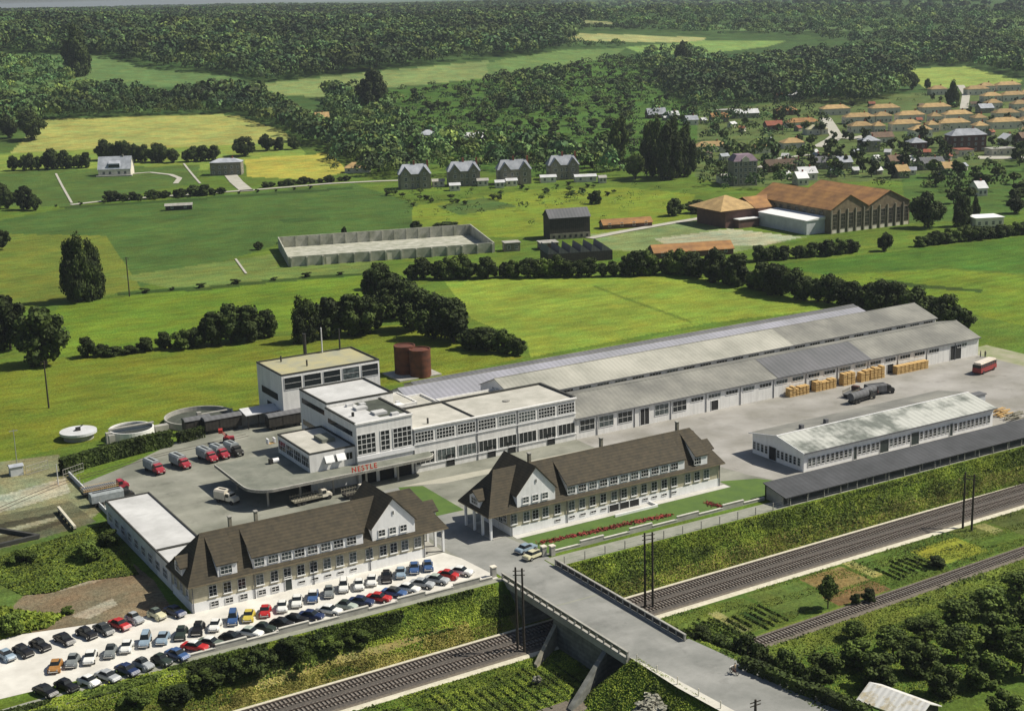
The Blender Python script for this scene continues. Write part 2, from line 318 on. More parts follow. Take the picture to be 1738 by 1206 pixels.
zone([(1660, 30), (1800, 28), (1800, 48), (1700, 45)], (0.14, 0.20, 0.06))
zone([(930, 15), (1150, 18), (1150, 26), (930, 24)], (0.12, 0.18, 0.07))
zone([(1150, 40), (1500, 45), (1500, 52), (1150, 48)], (0.12, 0.18, 0.06))
zone([(610, 160), (850, 130), (1060, 95), (1110, 120), (1190, 190), (1180, 250), (900, 300), (600, 260)], (0.070, 0.130, 0.022))
zone([(0, 275), (70, 205), (300, 196), (400, 195), (480, 222), (500, 240), (400, 262), (0, 262), (-60, 300)], (0.30, 0.31, 0.085))
zone([(-60, 262), (500, 240), (520, 262), (330, 290), (-60, 330)], (0.20, 0.25, 0.045))
zone([(415, 270), (560, 260), (590, 290), (540, 305), (420, 300)], (0.36, 0.34, 0.06))
zone([(-60, 295), (165, 285), (340, 280), (330, 310), (120, 350), (-60, 350)], (0.085, 0.130, 0.028))
# valley meadows
VILL = [(1185, 190), (1400, 165), (1738, 150), (1850, 160), (1850, 290), (1700, 300), (1400, 310), (1250, 320), (1180, 300)]
zone(VILL, (0.105, 0.135, 0.040))
zone([(-60, 385), (120, 352), (600, 312), (720, 350), (700, 400), (470, 415), (200, 500), (-60, 520)], (0.075, 0.125, 0.026))
zone([(-60, 395), (180, 400), (240, 490), (120, 515), (-60, 520)], (0.145, 0.170, 0.026))
zone([(200, 470), (470, 430), (470, 455), (640, 440), (620, 462), (300, 492)], (0.15, 0.19, 0.045))
zone([(100, 518), (320, 490), (620, 464), (640, 500), (500, 560), (330, 580), (150, 605), (60, 600)], (0.135, 0.195, 0.020))
zone([(700, 350), (900, 322), (1060, 318), (1180, 330), (1170, 372), (1010, 400), (840, 402), (700, 395)], (0.18, 0.22, 0.025))
zone([(740, 350), (820, 335), (880, 350), (780, 365)], (0.085, 0.13, 0.03))
zone([(1000, 398), (1190, 372), (1230, 392), (1370, 402), (1240, 430), (1040, 425)], (0.20, 0.24, 0.09))
zone([(1110, 405), (1240, 388), (1360, 402), (1300, 416), (1140, 420)], (0.36, 0.37, 0.24))
zone([(755, 478), (900, 470), (1150, 463), (1280, 492), (1440, 520), (1200, 548), (900, 606), (895, 580), (800, 540)], (0.215, 0.265, 0.035))
zone([(-60, 620), (120, 606), (340, 582), (480, 570), (600, 552), (700, 552), (840, 590), (890, 606), (750, 640), (440, 690), (100, 760), (-60, 800)], (0.155, 0.180, 0.020))
zone([(1290, 452), (1738, 402), (1850, 395), (1850, 470), (1600, 455), (1400, 465)], (0.075, 0.140, 0.018))
zone([(1380, 468), (1600, 457), (1850, 475), (1850, 580), (1600, 520), (1480, 495)], (0.150, 0.205, 0.022))
zone([(1250, 440), (1500, 405), (1738, 375), (1738, 392), (1300, 440)], (0.13, 0.18, 0.025))
zone([(1530, 300), (1740, 270), (1800, 330), (1700, 370), (1540, 380)], (0.075, 0.125, 0.025))
zone([(1590, 660), (1738, 600), (1850, 590), (1850, 720), (1700, 700), (1640, 670)], (0.110, 0.170, 0.022))
for a_, b_, c_, d_ in (((1005, 486), (1060, 508), (1062, 505), (1008, 483)), ((1060, 508), (1172, 548), (1176, 545), (1062, 504))): zone([a_, b_, c_, d_], (0.14, 0.18, 0.025))
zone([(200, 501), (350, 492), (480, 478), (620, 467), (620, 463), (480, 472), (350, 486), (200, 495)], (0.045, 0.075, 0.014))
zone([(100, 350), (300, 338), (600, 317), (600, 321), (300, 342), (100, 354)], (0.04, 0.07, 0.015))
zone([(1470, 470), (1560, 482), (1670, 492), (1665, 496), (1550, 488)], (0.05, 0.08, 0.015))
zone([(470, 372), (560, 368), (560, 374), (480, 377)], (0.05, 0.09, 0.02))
# near the works
zone([(-60, 790), (100, 770), (112, 800), (180, 860), (130, 900), (0, 925), (-60, 940)], (0.22, 0.22, 0.12))
zone([(-60, 855), (20, 835), (110, 810), (120, 835), (20, 865), (-60, 880)], (0.34, 0.34, 0.25))
zone([(-60, 885), (120, 850), (170, 890), (40, 920), (-60, 950)], (0.13, 0.13, 0.075))
zone([(-60, 945), (40, 922), (180, 880), (250, 1000), (210, 1010), (-60, 1080)], (0.10, 0.14, 0.03))
zone([(40, 1010), (100, 975), (220, 950), (262, 985), (300, 1045), (0, 1100), (-60, 1110)], (0.20, 0.16, 0.10))
zone([(45, 1010), (120, 970), (180, 960), (170, 985), (90, 1005)], (0.36, 0.31, 0.22))
zone([(120, 1045), (190, 1015), (200, 1025), (150, 1050)], (0.40, 0.34, 0.25))
zone([(-60, 900), (0, 888), (100, 868), (104, 874), (0, 898), (-60, 912)], (0.055, 0.055, 0.035))
zone([(-60, 925), (0, 912), (110, 880), (114, 886), (0, 922), (-60, 936)], (0.07, 0.065, 0.04))
zone([(-60, 910), (0, 900), (95, 876), (100, 880), (0, 908), (-60, 920)], (0.30, 0.30, 0.20))
# railway side strips and allotments (world metres)
def wz(x0, x1, y0, y1, col, sk=0.0165):
    zone([(x0, y0+sk*(x0-85)), (x1, y0+sk*(x1-85)), (x1, y1+sk*(x1-85)), (x0, y1+sk*(x0-85))], col, px=False)
wz(20, 420, 190.2, 199, (0.12, 0.165, 0.022))
wz(20, 112, 188.9, 196, (0.080, 0.115, 0.02))
wz(60, 103, 190.4, 193.4, (0.20, 0.18, 0.05))
wz(110, 420, 190.2, 192.6, (0.19, 0.17, 0.06))
wz(20, 420, 120, 180.2, (0.085, 0.130, 0.022))
for x0, x1, y0, y1, c in [(150, 161, 168, 179, (0.11, .14, .03)), (162, 172, 171.5, 179, (0.20, 0.155, 0.06)), (160, 172, 166.5, 171, (0.185, 0.115, 0.05)), (173, 175.5, 172, 180, (.28, .27, .09)), (176, 187, 168, 180, (0.10, .15, .028)),
    (187, 199, 169, 177, (0.21, 0.23, 0.03)), (188, 200, 177, 180, (0.06, .10, .02)), (200, 206, 174, 181, (0.10, .12, .03)), (206, 209, 174, 179, (0.24, .26, .10)), (210, 230, 170, 181, (.09, .11, .03)), (132, 149, 167, 179, (0.12, 0.155, 0.03)),
    (140, 142, 168, 177, (.24, .25, .10)), (144, 146, 168, 174, (.05, .085, .02)), (136, 137.5, 168, 175, (.05, .085, .02)), (80, 112, 160, 180, (0.09, .145, .022)), (88, 89.2, 160, 180, (.25, .27, .08)), (94, 95, 162, 180, (.22, .26, .08)), (80, 84, 150, 178, (.11, .17, .02))]:
    wz(x0, x1, y0, y1, c)
wz(125, 300, 155, 165, (0.15, 0.19, 0.035), 0.036)
jit = 1+0.10*(rng.random(TX.shape)-0.5); tc *= jit[..., None]; tc[..., 0] *= np.where(tc[..., 1] > 1.12*tc[..., 0], .93, 1.0)
nv = TX.size; nr, na = TX.shape
me = bpy.data.meshes.new('ground'); me.vertices.add(nv); me.vertices.foreach_set('co', np.stack([TX, TY, TZ], -1).ravel().astype(np.float32))
i = np.arange(nv).reshape(nr, na); q = np.stack([i[:-1, :-1], i[:-1, 1:], i[1:, 1:], i[1:, :-1]], -1).reshape(-1, 4)[:, ::-1]
nf = len(q); me.loops.add(nf*4); me.loops.foreach_set('vertex_index', q.ravel().astype(np.int32)); me.polygons.add(nf); me.polygons.foreach_set('loop_start', np.arange(0, nf*4, 4, dtype=np.int32))
me.update(calc_edges=True); me.polygons.foreach_set('use_smooth', np.ones(nf, bool))
at = me.color_attributes.new('field_colour', 'FLOAT_COLOR', 'POINT'); at.data.foreach_set('color', np.concatenate([tc.reshape(-1, 3), np.ones((nv, 1))], 1).ravel().astype(np.float32))
gm = bpy.data.materials.new('grassland'); gm.use_nodes = True; n = gm.node_tree.nodes; l = gm.node_tree.links; b = n['Principled BSDF']; b.inputs['Roughness'].default_value = 0.95; b.inputs['Specular IOR Level'].default_value = 0.1
an = n.new('ShaderNodeAttribute'); an.attribute_name = 'field_colour'; geo = n.new('ShaderNodeNewGeometry')
def gn(scale, sx, sy, lo, hi, det=6, rot=0.0):
    mp = n.new('ShaderNodeMapping'); mp.inputs['Scale'].default_value = (sx, sy, 1); mp.inputs['Rotation'].default_value = (0, 0, rot); l.new(geo.outputs['Position'], mp.inputs[0])
    no = n.new('ShaderNodeTexNoise'); no.inputs['Scale'].default_value = scale; no.inputs['Detail'].default_value = det; no.inputs['Roughness'].default_value = 0.65; l.new(mp.outputs[0], no.inputs['Vector'])
    mr = n.new('ShaderNodeMapRange'); mr.inputs[1].default_value = 0.3; mr.inputs[2].default_value = 0.7; mr.inputs[3].default_value = lo; mr.inputs[4].default_value = hi; l.new(no.outputs['Fac'], mr.inputs[0]); return mr.outputs[0]
cur = an.outputs['Color']
for f_ in (gn(0.030, 1, 1, 0.72, 1.22, 8), gn(0.30, 0.30, 1.0, 0.70, 1.28, 8, rot=0.5), gn(1.6, 1, 1, 0.66, 1.32, 8)):
    mx = n.new('ShaderNodeVectorMath'); mx.operation = 'SCALE'; l.new(cur, mx.inputs[0]); l.new(f_, mx.inputs['Scale']); cur = mx.outputs[0]
hu = n.new('ShaderNodeMix'); hu.data_type = 'RGBA'; hu.blend_type = 'MULTIPLY'; hu.inputs[0].default_value = 1.0; l.new(cur, hu.inputs[6])
cr = n.new('ShaderNodeValToRGB'); cr.color_ramp.elements[0].color = (1.18, 0.98, 0.9, 1); cr.color_ramp.elements[1].color = (0.82, 1.03, 1.1, 1); l.new(gn(0.09, 1, 1, 0, 1), cr.inputs[0]); l.new(cr.outputs[0], hu.inputs[7])
l.new(hu.outputs[2], b.inputs['Base Color'])
bp = n.new('ShaderNodeBump'); bp.inputs['Strength'].default_value = 0.5; bp.inputs['Distance'].default_value = 0.4; l.new(gn(1.2, 1, 1, 0, 1, 8), bp.inputs['Height']); l.new(bp.outputs[0], b.inputs['Normal'])
me.materials.append(gm); ground = bpy.data.objects.new('ground', me); COL.objects.link(ground); tag(ground, kind='structure')

# ------------------------------------------------------------------ flat sheets: roads, yards, paths
def sheet(name, poly, z, m, px=False, thick=0.0):
    pts = [tuple(G(*p)[:2]) for p in poly] if px else poly
    bm = bmesh.new(); vs = [bm.verts.new((x, y, z)) for x, y in pts]; bm.faces.new(vs); bmesh.ops.triangulate(bm, faces=bm.faces)
    bmesh.ops.recalc_face_normals(bm, faces=bm.faces)
    if bm.faces and sum(f.normal.z for f in bm.faces) < 0: bmesh.ops.reverse_faces(bm, faces=bm.faces)
    me = bpy.data.meshes.new(name); bm.to_mesh(me); bm.free(); me.materials.append(m); o = bpy.data.objects.new(name, me); COL.objects.link(o); return tag(o, kind='structure')
yardm = mat('yard_asphalt', (0.30, 0.30, 0.25), (0.16, 0.165, 0.13), 12.0, detail=14, bump=0.05, fac=(.36, .64), stripes=('Y', .12, .10), spots=.28)
yardp = mat('pale_yard', (0.37, 0.355, 0.33), (0.23, 0.22, 0.19), 14.0, detail=14, fac=(.36, .64), stripes=('Y', .11, .08), spots=.22)
parkm = mat('car_park_surface', (0.70, 0.68, 0.62), (0.52, 0.50, 0.45), 6.0, detail=8)
roadm = mat('road_asphalt', (0.30, 0.30, 0.28), (0.18, 0.185, 0.17), 7.0, detail=14, fac=(.34, .66), spots=.22)
gravm = mat('gravel_track', (0.30, 0.30, 0.25), (0.22, 0.23, 0.18), 2.0, detail=9)
lawnm = mat('mown_lawn', (0.085, 0.15, 0.02), (0.06, 0.115, 0.018), 3.0, detail=8)
dirtm = mat('trodden_earth', (0.33, 0.31, 0.22), (0.20, 0.23, 0.10), 6.0, detail=8)
sheet('yard', [(66, 202), (186, 203), (186, 212), (185, 235), (165, 256.3), (125, 256.3), (125, 262), (165, 275), (150, 305), (118, 304), (118, 312), (98, 311.5), (88, 304), (77, 296), (66.5, 290)], 0.02, yardm)
sheet('yard', [(185, 203.4), (290, 203.4), (290, 256.3), (165.2, 256.3), (165.2, 246), (172, 236), (178, 227), (180, 216)], 0.025, yardp)
sheet('yard', [(276, 203), (250, 215), (247, 232), (262, 243), (282, 236), (300, 246), (300, 262), (289, 262), (289, 203)], 0.015, dirtm)
sheet('car_park', [(20, 201.3), (50, 200.3), (57.6, 198.6), (112.2, 198.6), (112.2, 207), (110, 214.0), (64.2, 214.0), (57.6, 217.3), (36, 222.5), (10, 228)], 0.03, parkm)
sheet('road', [(112.2, 200.9), (124, 200.9), (124, 205), (123, 213), (120.0, 250), (112, 250), (111, 213)], 0.035, roadm)
sheet('road', [(122.9, 197.2), (300, 197.2), (300, 200.2), (122.9, 201.31)], 0.012, gravm)
sheet('road', [(112.6, 198.55), (58, 198.55), (35, 197.8), (10, 196), (10, 190), (44, 192.0), (67, 197.05), (112.6, 197.2)], 0.012, gravm)
sheet('path', [(124, 212.2), (172.5, 212.2), (172.5, 213.9), (124, 213.9)], 0.045, mat('pale_paving', (0.55, 0.54, 0.5), (0.45, 0.44, 0.4), 2))
sheet('road', [(112.9, 162), (122.6, 162), (122.6, 201.0), (112.9, 201.0)], 0.040, roadm)
sheet('road', [(114.2, 155), (124.0, 161.9), (122.7, 161.97), (112.9, 161.97)], 0.041, roadm)
sheet('road', [(116.8, 120), (130.5, 120), (127.9, 132), (124.0, 161.9), (114.2, 155)], 0.042, roadm)
sheet('path', [(113.0, 161.9), (114.2, 155), (116.8, 120), (115.2, 120), (113.0, 150)], 0.06, mat('pale_verge_path', (0.60, 0.58, 0.5), (0.5, 0.48, 0.42), 1.5))
sheet('lawn', [(124.8, 203.2), (172.8, 203.2), (172.8, 212.1), (124.5, 212.1)], 0.05, lawnm)
sheet('lawn', [(172.8, 203.2), (185.2, 205.0), (180, 213.0), (172.8, 216)], 0.05, lawnm)
sheet('lawn', [(114.6, 231), (123.5, 231), (123.5, 248), (119, 250)], 0.05, lawnm)
sheet('path', [(120, 250.2), (126, 250.2), (180, 248), (180, 246), (128, 247)], 0.028, mat('worn_track', (0.42, 0.40, 0.33), (0.36, 0.35, 0.28), 2.0))
# far roads draped on the slope
def ribbon(name, pts, wd, m, lift=0.25, px=True):
    P3 = [G(*p) for p in pts] if px else [np.array((x, y, float(hz(x, y)))) for x, y in pts]
    fine = []
    for a, c in zip(P3[:-1], P3[1:]):
        k = max(2, int(np.linalg.norm(c-a)/8)); fine += [a+(c-a)*t/k for t in range(k)]
    fine.append(P3[-1]); mb = MB(); L = []
    for i_, p in enumerate(fine):
        d = fine[min(i_+1, len(fine)-1)]-fine[max(i_-1, 0)]; nn = np.array([-d[1], d[0]])/max(math.hypot(d[0], d[1]), 1e-6)*wd/2
        L.append(((p[0]+nn[0], p[1]+nn[1]), (p[0]-nn[0], p[1]-nn[1])))
    z = lambda q: (q[0], q[1], float(hz(*q))+lift)
    for a, c in zip(L[:-1], L[1:]): mb.face([z(a[0]), z(a[1]), z(c[1]), z(c[0])])
    o = mb.build(name, m); return tag(o, kind='structure')
pale = mat('pale_lane', (0.45, 0.43, 0.38), (0.36, 0.35, 0.28), 5.0)
ribbon('road', [(120, 348), (190, 340), (300, 332), (440, 322), (560, 312), (640, 308), (700, 306)], 4.0, pale)
ribbon('path', [(200, 297), (255, 293), (290, 297), (305, 303), (298, 312)], 3.0, pale)
ribbon('path', [(392, 298), (402, 310), (420, 325)], 7.0, pale)
ribbon('path', [(95, 295), (122, 345)], 1.2, pale); ribbon('path', [(312, 278), (340, 312)], 1.2, pale)
ribbon('path', [(1000, 405), (1060, 393), (1140, 379), (1195, 370)], 4.5, pale)
ribbon('road', [(1400, 200), (1410, 215), (1420, 232), (1445, 236), (1470, 231)], 8.0, pale)
ribbon('road', [(1390, 250), (1412, 238), (1424, 228)], 9.0, pale); ribbon('road', [(1630, 145), (1640, 160), (1636, 185)], 6.0, pale)
ribbon('road', [(1290, 285), (1330, 268), (1385, 262)], 5.0, pale)
ribbon('yard', [(1660, 268), (1738, 268), (1800, 270)], 14.0, pale)
ribbon('path', [(400, 440), (418, 465)], 0.8, pale)

# ------------------------------------------------------------------ railway
def yr(x, base): return base+0.0165*(x-85)
def strip(name, x0, x1, ya, yb, z0, z1, m, sk=0.0165, ref=85):
    mb = MB(); a = lambda x, y: y+sk*(x-ref); e = 0.5
    mb.hexa([(x0, a(x0, ya-e), z0), (x1, a(x1, ya-e), z0), (x1, a(x1, yb+e), z0), (x0, a(x0, yb+e), z0), (x0, a(x0, ya), z1), (x1, a(x1, ya), z1), (x1, a(x1, yb), z1), (x0, a(x0, yb), z1)])
    return mb.build(name, m)
tag(strip('railway_bed', 20, 420, 181.2, 189.3, -5.9, -5.55, M['ballast2']), kind='structure')
for nm, yy in (('a', 187.3), ('b', 183.5)): tag(strip('railway_bed', 20, 420, yy-1.55, yy+1.55, -5.6, -5.38, M['ballast']), kind='structure')
tag(strip('path', 20, 420, 188.95, 189.75, -5.85, -5.52, M['limepath']), kind='structure')
tag(strip('path', 20, 420, 180.3, 180.8, -5.85, -5.55, M['limepath']), kind='structure')
tag(strip('railway_bed', 125, 420, 162.8, 166.6-.5, -5.85, -5.6, M['ballast2'], 0.036, 140), kind='structure')
tag(strip('railway_bed', 60, 112, 162.8, 166.1, -5.85, -5.6, M['ballast2'], 0.036, 140), kind='structure')
def track(x0, x1, yf, z, label):
    t = thing('railway_track', (x0, yf(x0), z), label, 'railway track')
    for s in (-0.75, 0.75):
        mb = MB(); mb.hexa([(x0, yf(x0)+s-.05, z+.16), (x1, yf(x1)+s-.05, z+.16), (x1, yf(x1)+s+.05, z+.16), (x0, yf(x0)+s+.05, z+.16), (x0, yf(x0)+s-.05, z+.33), (x1, yf(x1)+s-.05, z+.33), (x1, yf(x1)+s+.05, z+.33), (x0, yf(x0)+s+.05, z+.33)]); mb.build('rail', M['steelrail'], t)
    mb = MB(); x = x0
    while x < x1: mb.box(x, x+.27, yf(x)-1.3, yf(x)+1.3, z-.02, z+.16); x += 0.66
    o = mb.build('sleeper', M['sleeper'], t); o['kind'] = 'stuff'
track(20, 420, lambda x: yr(x, 187.3), -5.38, 'main line railway track nearest the works embankment, on dark ballast')
track(20, 420, lambda x: yr(x, 183.5), -5.38, 'main line railway track on the allotment side, on dark ballast')
track(125, 420, lambda x: 164.4+0.036*(x-140), -5.6, 'single branch railway track between the allotments and the orchard')

# ------------------------------------------------------------------ bridge
br = thing('road_bridge', (117.7, 180, -5.8), 'concrete road bridge with iron railings crossing the railway cutting', 'bridge')
MB().box(112.3, 123.1, 161.6, 197.6, -1.0, -0.02).build('deck', M['concrete'], br)
MB().box(112.2, 112.9, 161.6, 197.6, -0.02, 0.18).box(122.5, 123.2, 161.6, 197.6, -0.02, 0.18).build('kerb', M['concrete'], br)
MB().box(112.5, 122.9, 167.2, 182.0, -6.3, -1.0).build('pier', mat('grey_masonry', (0.20, 0.205, 0.185), (0.11, 0.115, 0.10), 1.5, stripes=('Z', 1.2, .2)), br)
MB().box(112.5, 122.9, 190.9, 197.6, -6.3, -1.0).build('abutment', MATS['grey_masonry'], br)
MB().box(112.5, 122.9, 158.5, 161.9, -6.3, -1.0).build('abutment', M['concrete'], br)
MB().hexa([(112.5, 181.9, -6.2), (112.5, 181.0, -6.2), (106, 176.5, -6.2), (106, 177.4, -6.2), (112.5, 181.9, -2.0), (112.5, 181.0, -2.0), (106, 176.5, -5.3), (106, 177.4, -5.3)]).build('wing_wall', M['stone'], br)
MB().hexa([(112.5, 167.9, -6.2), (112.5, 166.9, -6.2), (102.5, 161.5, -6.2), (102.5, 162.5, -6.2), (112.5, 167.9, -0.9), (112.5, 166.9, -0.9), (102.5, 161.5, -5.3), (102.5, 162.5, -5.3)]).build('wing_wall', MATS['grey_masonry'], br)
for xs in (112.45, 122.95):
    mb = MB(); y = 161.6
    while y < 197.7: mb.box(xs-.14, xs+.14, y-.14, y+.14, .18, 1.05); y += 2.0
    mb.box(xs-.18, xs+.18, 161.4, 197.8, 1.05, 1.22)
    mb.build('parapet_rail', M['concrete'], br)
    mb = MB(); y = 161.6
    while y < 197.2: mb.box(xs-.03, xs+.03, y+.14, y+1.86, .45, .53); mb.box(xs-.03, xs+.03, y+.14, y+1.86, .78, .86); y += 2.0
    mb.build('railing', M['black'], br)
MB().box(122.93, 122.97, 161.8, 197.4, .22, 1.02).build('parapet_panel', M['fascia'], br)  # dark panel colour holds the shadow on the right parapet's inner face
mb = MB(); y = 161.6
while y < 197.2: mb.box(112.43, 112.47, y+.3, y+1.7, .5, .95); y += 2.0
mb.build('parapet_panel', M['stone'], br)
sheet('road_joint', [(112.95, 183.2), (122.45, 183.2), (122.45, 183.6), (112.95, 183.6)], 0.05, gravm)
# ------------------------------------------------------------------ the works: long warehouses
def PXs(lst, Y, z, x0, y0, s): return [Xat(x0+a/s, Y, z) for a in lst]
def downpipe(par, x, y, z1, m='asb3'): MB().box(x-.06, x+.06, y-.16, y-.03, 0, z1).build('downpipe', M[m], par)
def gable_shed(name, label, x0, x1, y0, y1, ze0, ze1, yrg, zr, wall, roof, group=None, oh=0.35, cat='warehouse', z0=0.0, th=0.14):
    t = thing(name, ((x0+x1)/2, (y0+y1)/2, z0), label, cat, group)
    mb = MB(); mb.extr([(y0, z0), (y1, z0), (y1, ze1), (yrg, zr), (y0, ze0)], 'X', x0, x1); mb.build('wall', M[wall], t)
    s0 = (zr-ze0)/(yrg-y0); s1 = (zr-ze1)/(y1-yrg)
    mb = MB(); mb.extr([(y0-oh, ze0-s0*oh+.01), (yrg, zr+.01), (y1+oh, ze1-s1*oh+.01), (y1+oh, ze1-s1*oh+th), (yrg, zr+th+.02), (y0-oh, ze0-s0*oh+th)], 'X', x0-oh, x1+oh)
    mb.build('roof', M[roof], t)
    MB().box(x0-oh-.02, x1+oh+.02, y0-oh-.12, y0-oh-.002, ze0-s0*oh-.12, ze0-s0*oh+.12).build('gutter', M['asb3'], t)
    MB().bar((x0-oh, yrg, zr+th+.03), (x1+oh, yrg, zr+th+.03), .12).build('ridge_cap', M['asb'], t)
    return t
G1 = 'long parallel warehouses of the works'
# four parallel rows, near to far
wa = gable_shed('long_warehouse', 'nearest long warehouse, white wall and grey roof, timber stacks standing against it', 165.3, 290, 256, 270.8, 4.75, 6.1, 264.0, 7.6, 'white', 'asb', G1)
# the darker and lighter lengths of sheeting are part of the roofs: weathered differently
MB().extr([(255.6, 4.66+.15), (264.0, 7.6+.16), (264.0, 7.6+.19), (255.6, 4.66+.18)], 'X', 222, 252).build('roof_sheeting', M['asb3'], wa)['label'] = 'darker weathered length of the roof'
wb = gable_shed('long_warehouse', 'second long warehouse with a clerestory strip of windows above the near roof', 158.5, 290, 270.9, 286, 7.2, 7.0, 279.0, 9.8, 'white', 'asb2', G1)
MB().extr([(270.5, 7.07+.15), (279.0, 9.8+.16), (279.0, 9.8+.19), (270.5, 7.07+.18)], 'X', 240, 290.3).build('roof_sheeting', M['asb'], wb)['label'] = 'darker weathered length of the roof'
wc = gable_shed('long_warehouse', 'third long warehouse with lilac grey corrugated roof', 141.5, 284, 286.1, 300.0, 5.0, 5.0, 294.3, 7.0, 'white', 'lilac', G1)
wd_ = gable_shed('long_warehouse', 'low farthest long warehouse with dark grey roof along the meadow', 150, 292, 300.2, 309, 4.0, 3.6, 304.5, 4.9, 'concrete', 'asb3', G1)
for k in range(24):
    x = 168.2+k*5.03
    big = k < 6 and k != 3
    if k in (3,):
        win(wa, x+.3, 256, 0.0, 2.6, 4.0, 2, 1, name='door', glass='dark', fw=.12)
    elif big: win(wa, x, 256, 1.55, 3.9, 2.55, 3, 2, fw=.07)
    elif k == 22: win(wa, Xat(1622, 256, 2), 256, 0.0, 4.0, 3.9, 1, 1, name='door', glass='dark')
    elif k in (13,): win(wa, x, 256, 0.0, 2.6, 2.6, 1, 1, name='door', glass='dark'); win(wa, x, 256, 3.05, 3.6, 1.0, 4, 1, fw=.07)
    elif k in (7, 18):
        win(wa, x, 256, 0.0, 2.2, 2.5, 1, 1, name='door', glass='dark'); win(wa, x, 256, 3.05, 3.6, 1.0, 4, 1, fw=.07)
    else: win(wa, x, 256, 3.05, 3.6, 1.0, 4, 1, fw=.07)
    if k % 2: downpipe(wa, x-2.5, 256, 4.3)
for k in range(24): win(wb, 172.6+k*4.98, 270.9, 5.75, 3.4, 1.05, 4, 1, fw=.07)
MB().box(158.42, 158.49, 276.5, 280.5, 6.6, 7.6).build('window', M['glassb'], wb)
# low parts between the blocks
lk = thing('link_building', (133, 278, 0), 'white low flat roofed link building with sunken roof behind the two storey block', 'building')
def flat(t, x0, x1, y0, y1, z0, z1, wall='white', roof='gravelroof', pw=.25, ph=.35, pm='fascia', part='wall'):
    MB().box(x0, x1, y0, y1, z0, z1-.02).build(part, M[wall], t)
    MB().box(x0+pw, x1-pw, y0+pw, y1-pw, z1-.02, z1+.02).build('roof', M[roof], t)
    mb = MB(); mb.box(x0-.03, x1+.03, y0-.03, y0+pw, z1-.02, z1+ph); mb.box(x0-.03, x1+.03, y1-pw, y1+.03, z1-.02, z1+ph); mb.box(x0-.03, x0+pw, y0+pw, y1-pw, z1-.02, z1+ph); mb.box(x1-pw, x1+.03, y0+pw, y1-pw, z1-.02, z1+ph)
    mb.build('parapet', M[pm], t)
flat(lk, 129.5, 143, 271.1, 286.0, 0, 7.0, ph=.5, pm='white')
flat(lk, 129.6, 137, 276, 285.8, 7.05, 8.6, ph=.25, pm='white', part='roof_box')
MB().box(131, 132.2, 279, 279.8, 8.7, 9.0).box(133, 133.8, 278, 278.8, 8.7, 9.0).build('roof_vent', M['zinc'], lk)
flat(lk, 143.1, 158.3, 270.6, 279, 0, 7.3, ph=.4, pm='white')
# two storey block
tb = thing('office_block', (145, 263, 0), 'white two storey flat roofed factory block with rows of gridded windows', 'factory')
MB().box(125.8, 165.2, 256, 270.4, 0, 9.25).build('wall', M['white'], tb)
MB().box(126.1, 140.1, 256.3, 270.2, 9.24, 9.30).box(140.4, 164.9, 256.3, 270.2, 9.24, 9.30).build('roof', M['gravelroof'], tb)
mb = MB(); mb.box(125.8, 165.5, 255.7, 256.3, 9.25, 9.5); mb.box(125.8, 165.5, 270.2, 270.7, 9.25, 9.7, 1); mb.box(164.9, 165.5, 256.3, 270.2, 9.25, 9.7, 1); mb.box(140.1, 140.4, 256.3, 270.2, 9.25, 9.6, 1); mb.build('parapet', [M['white'], M['fascia']], tb)
MB().box(130.2, 130.5, 258.0, 258.3, 9.3, 10.5).build('vent_pipe', M['fascia'], tb)
MB().cyl((152, 263, 9.3), .8, .25).build('roof_vent', M['concrete'], tb)
for k in range(8):
    x = 128.3+k*4.93
    win(tb, x, 256, 6.3, 4.35, 2.35, 6, 3, fw=.13, glass='glass')
    if k in (1, 3, 4, 6): win(tb, x, 256, 1.6, 4.35, 2.5, 4, 1, fw=.10); win(tb, x+.9, 255.97, 0.0, 1.9, 2.6, 1, 1, name='door', glass='dark', frame='door')
    else: win(tb, x, 256, 1.6, 4.35, 2.5, 4, 1, fw=.10, glass='glass')
    if k in (0, 3, 5): downpipe(tb, x-2.46, 256, 9.2)
mb = MB(); mb.box(125.9, 165.3, 255.80, 255.99, 5.95, 6.12); mb.box(125.9, 165.3, 255.80, 255.99, 1.38, 1.5); mb.build('string_course', M['white2'], tb)
# tall blocks
ta = thing('tall_block', (119.5, 263, 0), 'tall white block with big gridded windows and a half tarred roof with hatches', 'factory')
MB().box(113.3, 125.7, 256, 271, 0, 12.5).build('wall', M['white'], ta)
MB().box(113.6, 119.6, 256.3, 270.8, 12.48, 12.56).box(119.6, 125.4, 256.3, 258.2, 12.48, 12.56).build('roof', M['whiteroof'], ta)
MB().box(119.61, 125.4, 258.21, 270.8, 12.48, 12.57).build('roof_tar', M['tarroof'], ta)
mb = MB(); mb.box(113.1, 125.9, 255.8, 256.3, 12.5, 12.8); mb.box(113.1, 113.5, 256.3, 271, 12.5, 12.8, 1); mb.box(125.4, 125.9, 256.3, 271, 12.5, 12.8, 1); mb.build('parapet', [M['white'], M['fascia']], ta)
for x, y, a, c in ((117.6, 265, 2.6, 2.0), (119.2, 259.6, 2.8, 2.2), (119.8, 267.6, 1.2, 1.2), (117.2, 268.9, 1.5, .8), (122, 257.4, 1.6, 1)):
    MB().box(x, x+a, y, y+c, 12.57, 13.1).build('roof_hatch', M['whiteroof'], ta)
MB().bar((115.4, 262, 12.5), (115.4, 262, 13.4), .3).build('roof_vent', M['fascia'], ta)
for xc, wdt, nx in ((115.35, 4.2, 4), (119.5, 2.2, 2), (123.35, 4.3, 4)): win(ta, xc, 256, 6.15, wdt, 4.3, nx, 4, fw=.16)
for z in (9.7, 5.3): MB().box(113.24, 113.295, 258, 270, z, z+1.0).build('window', M['glass'], ta)
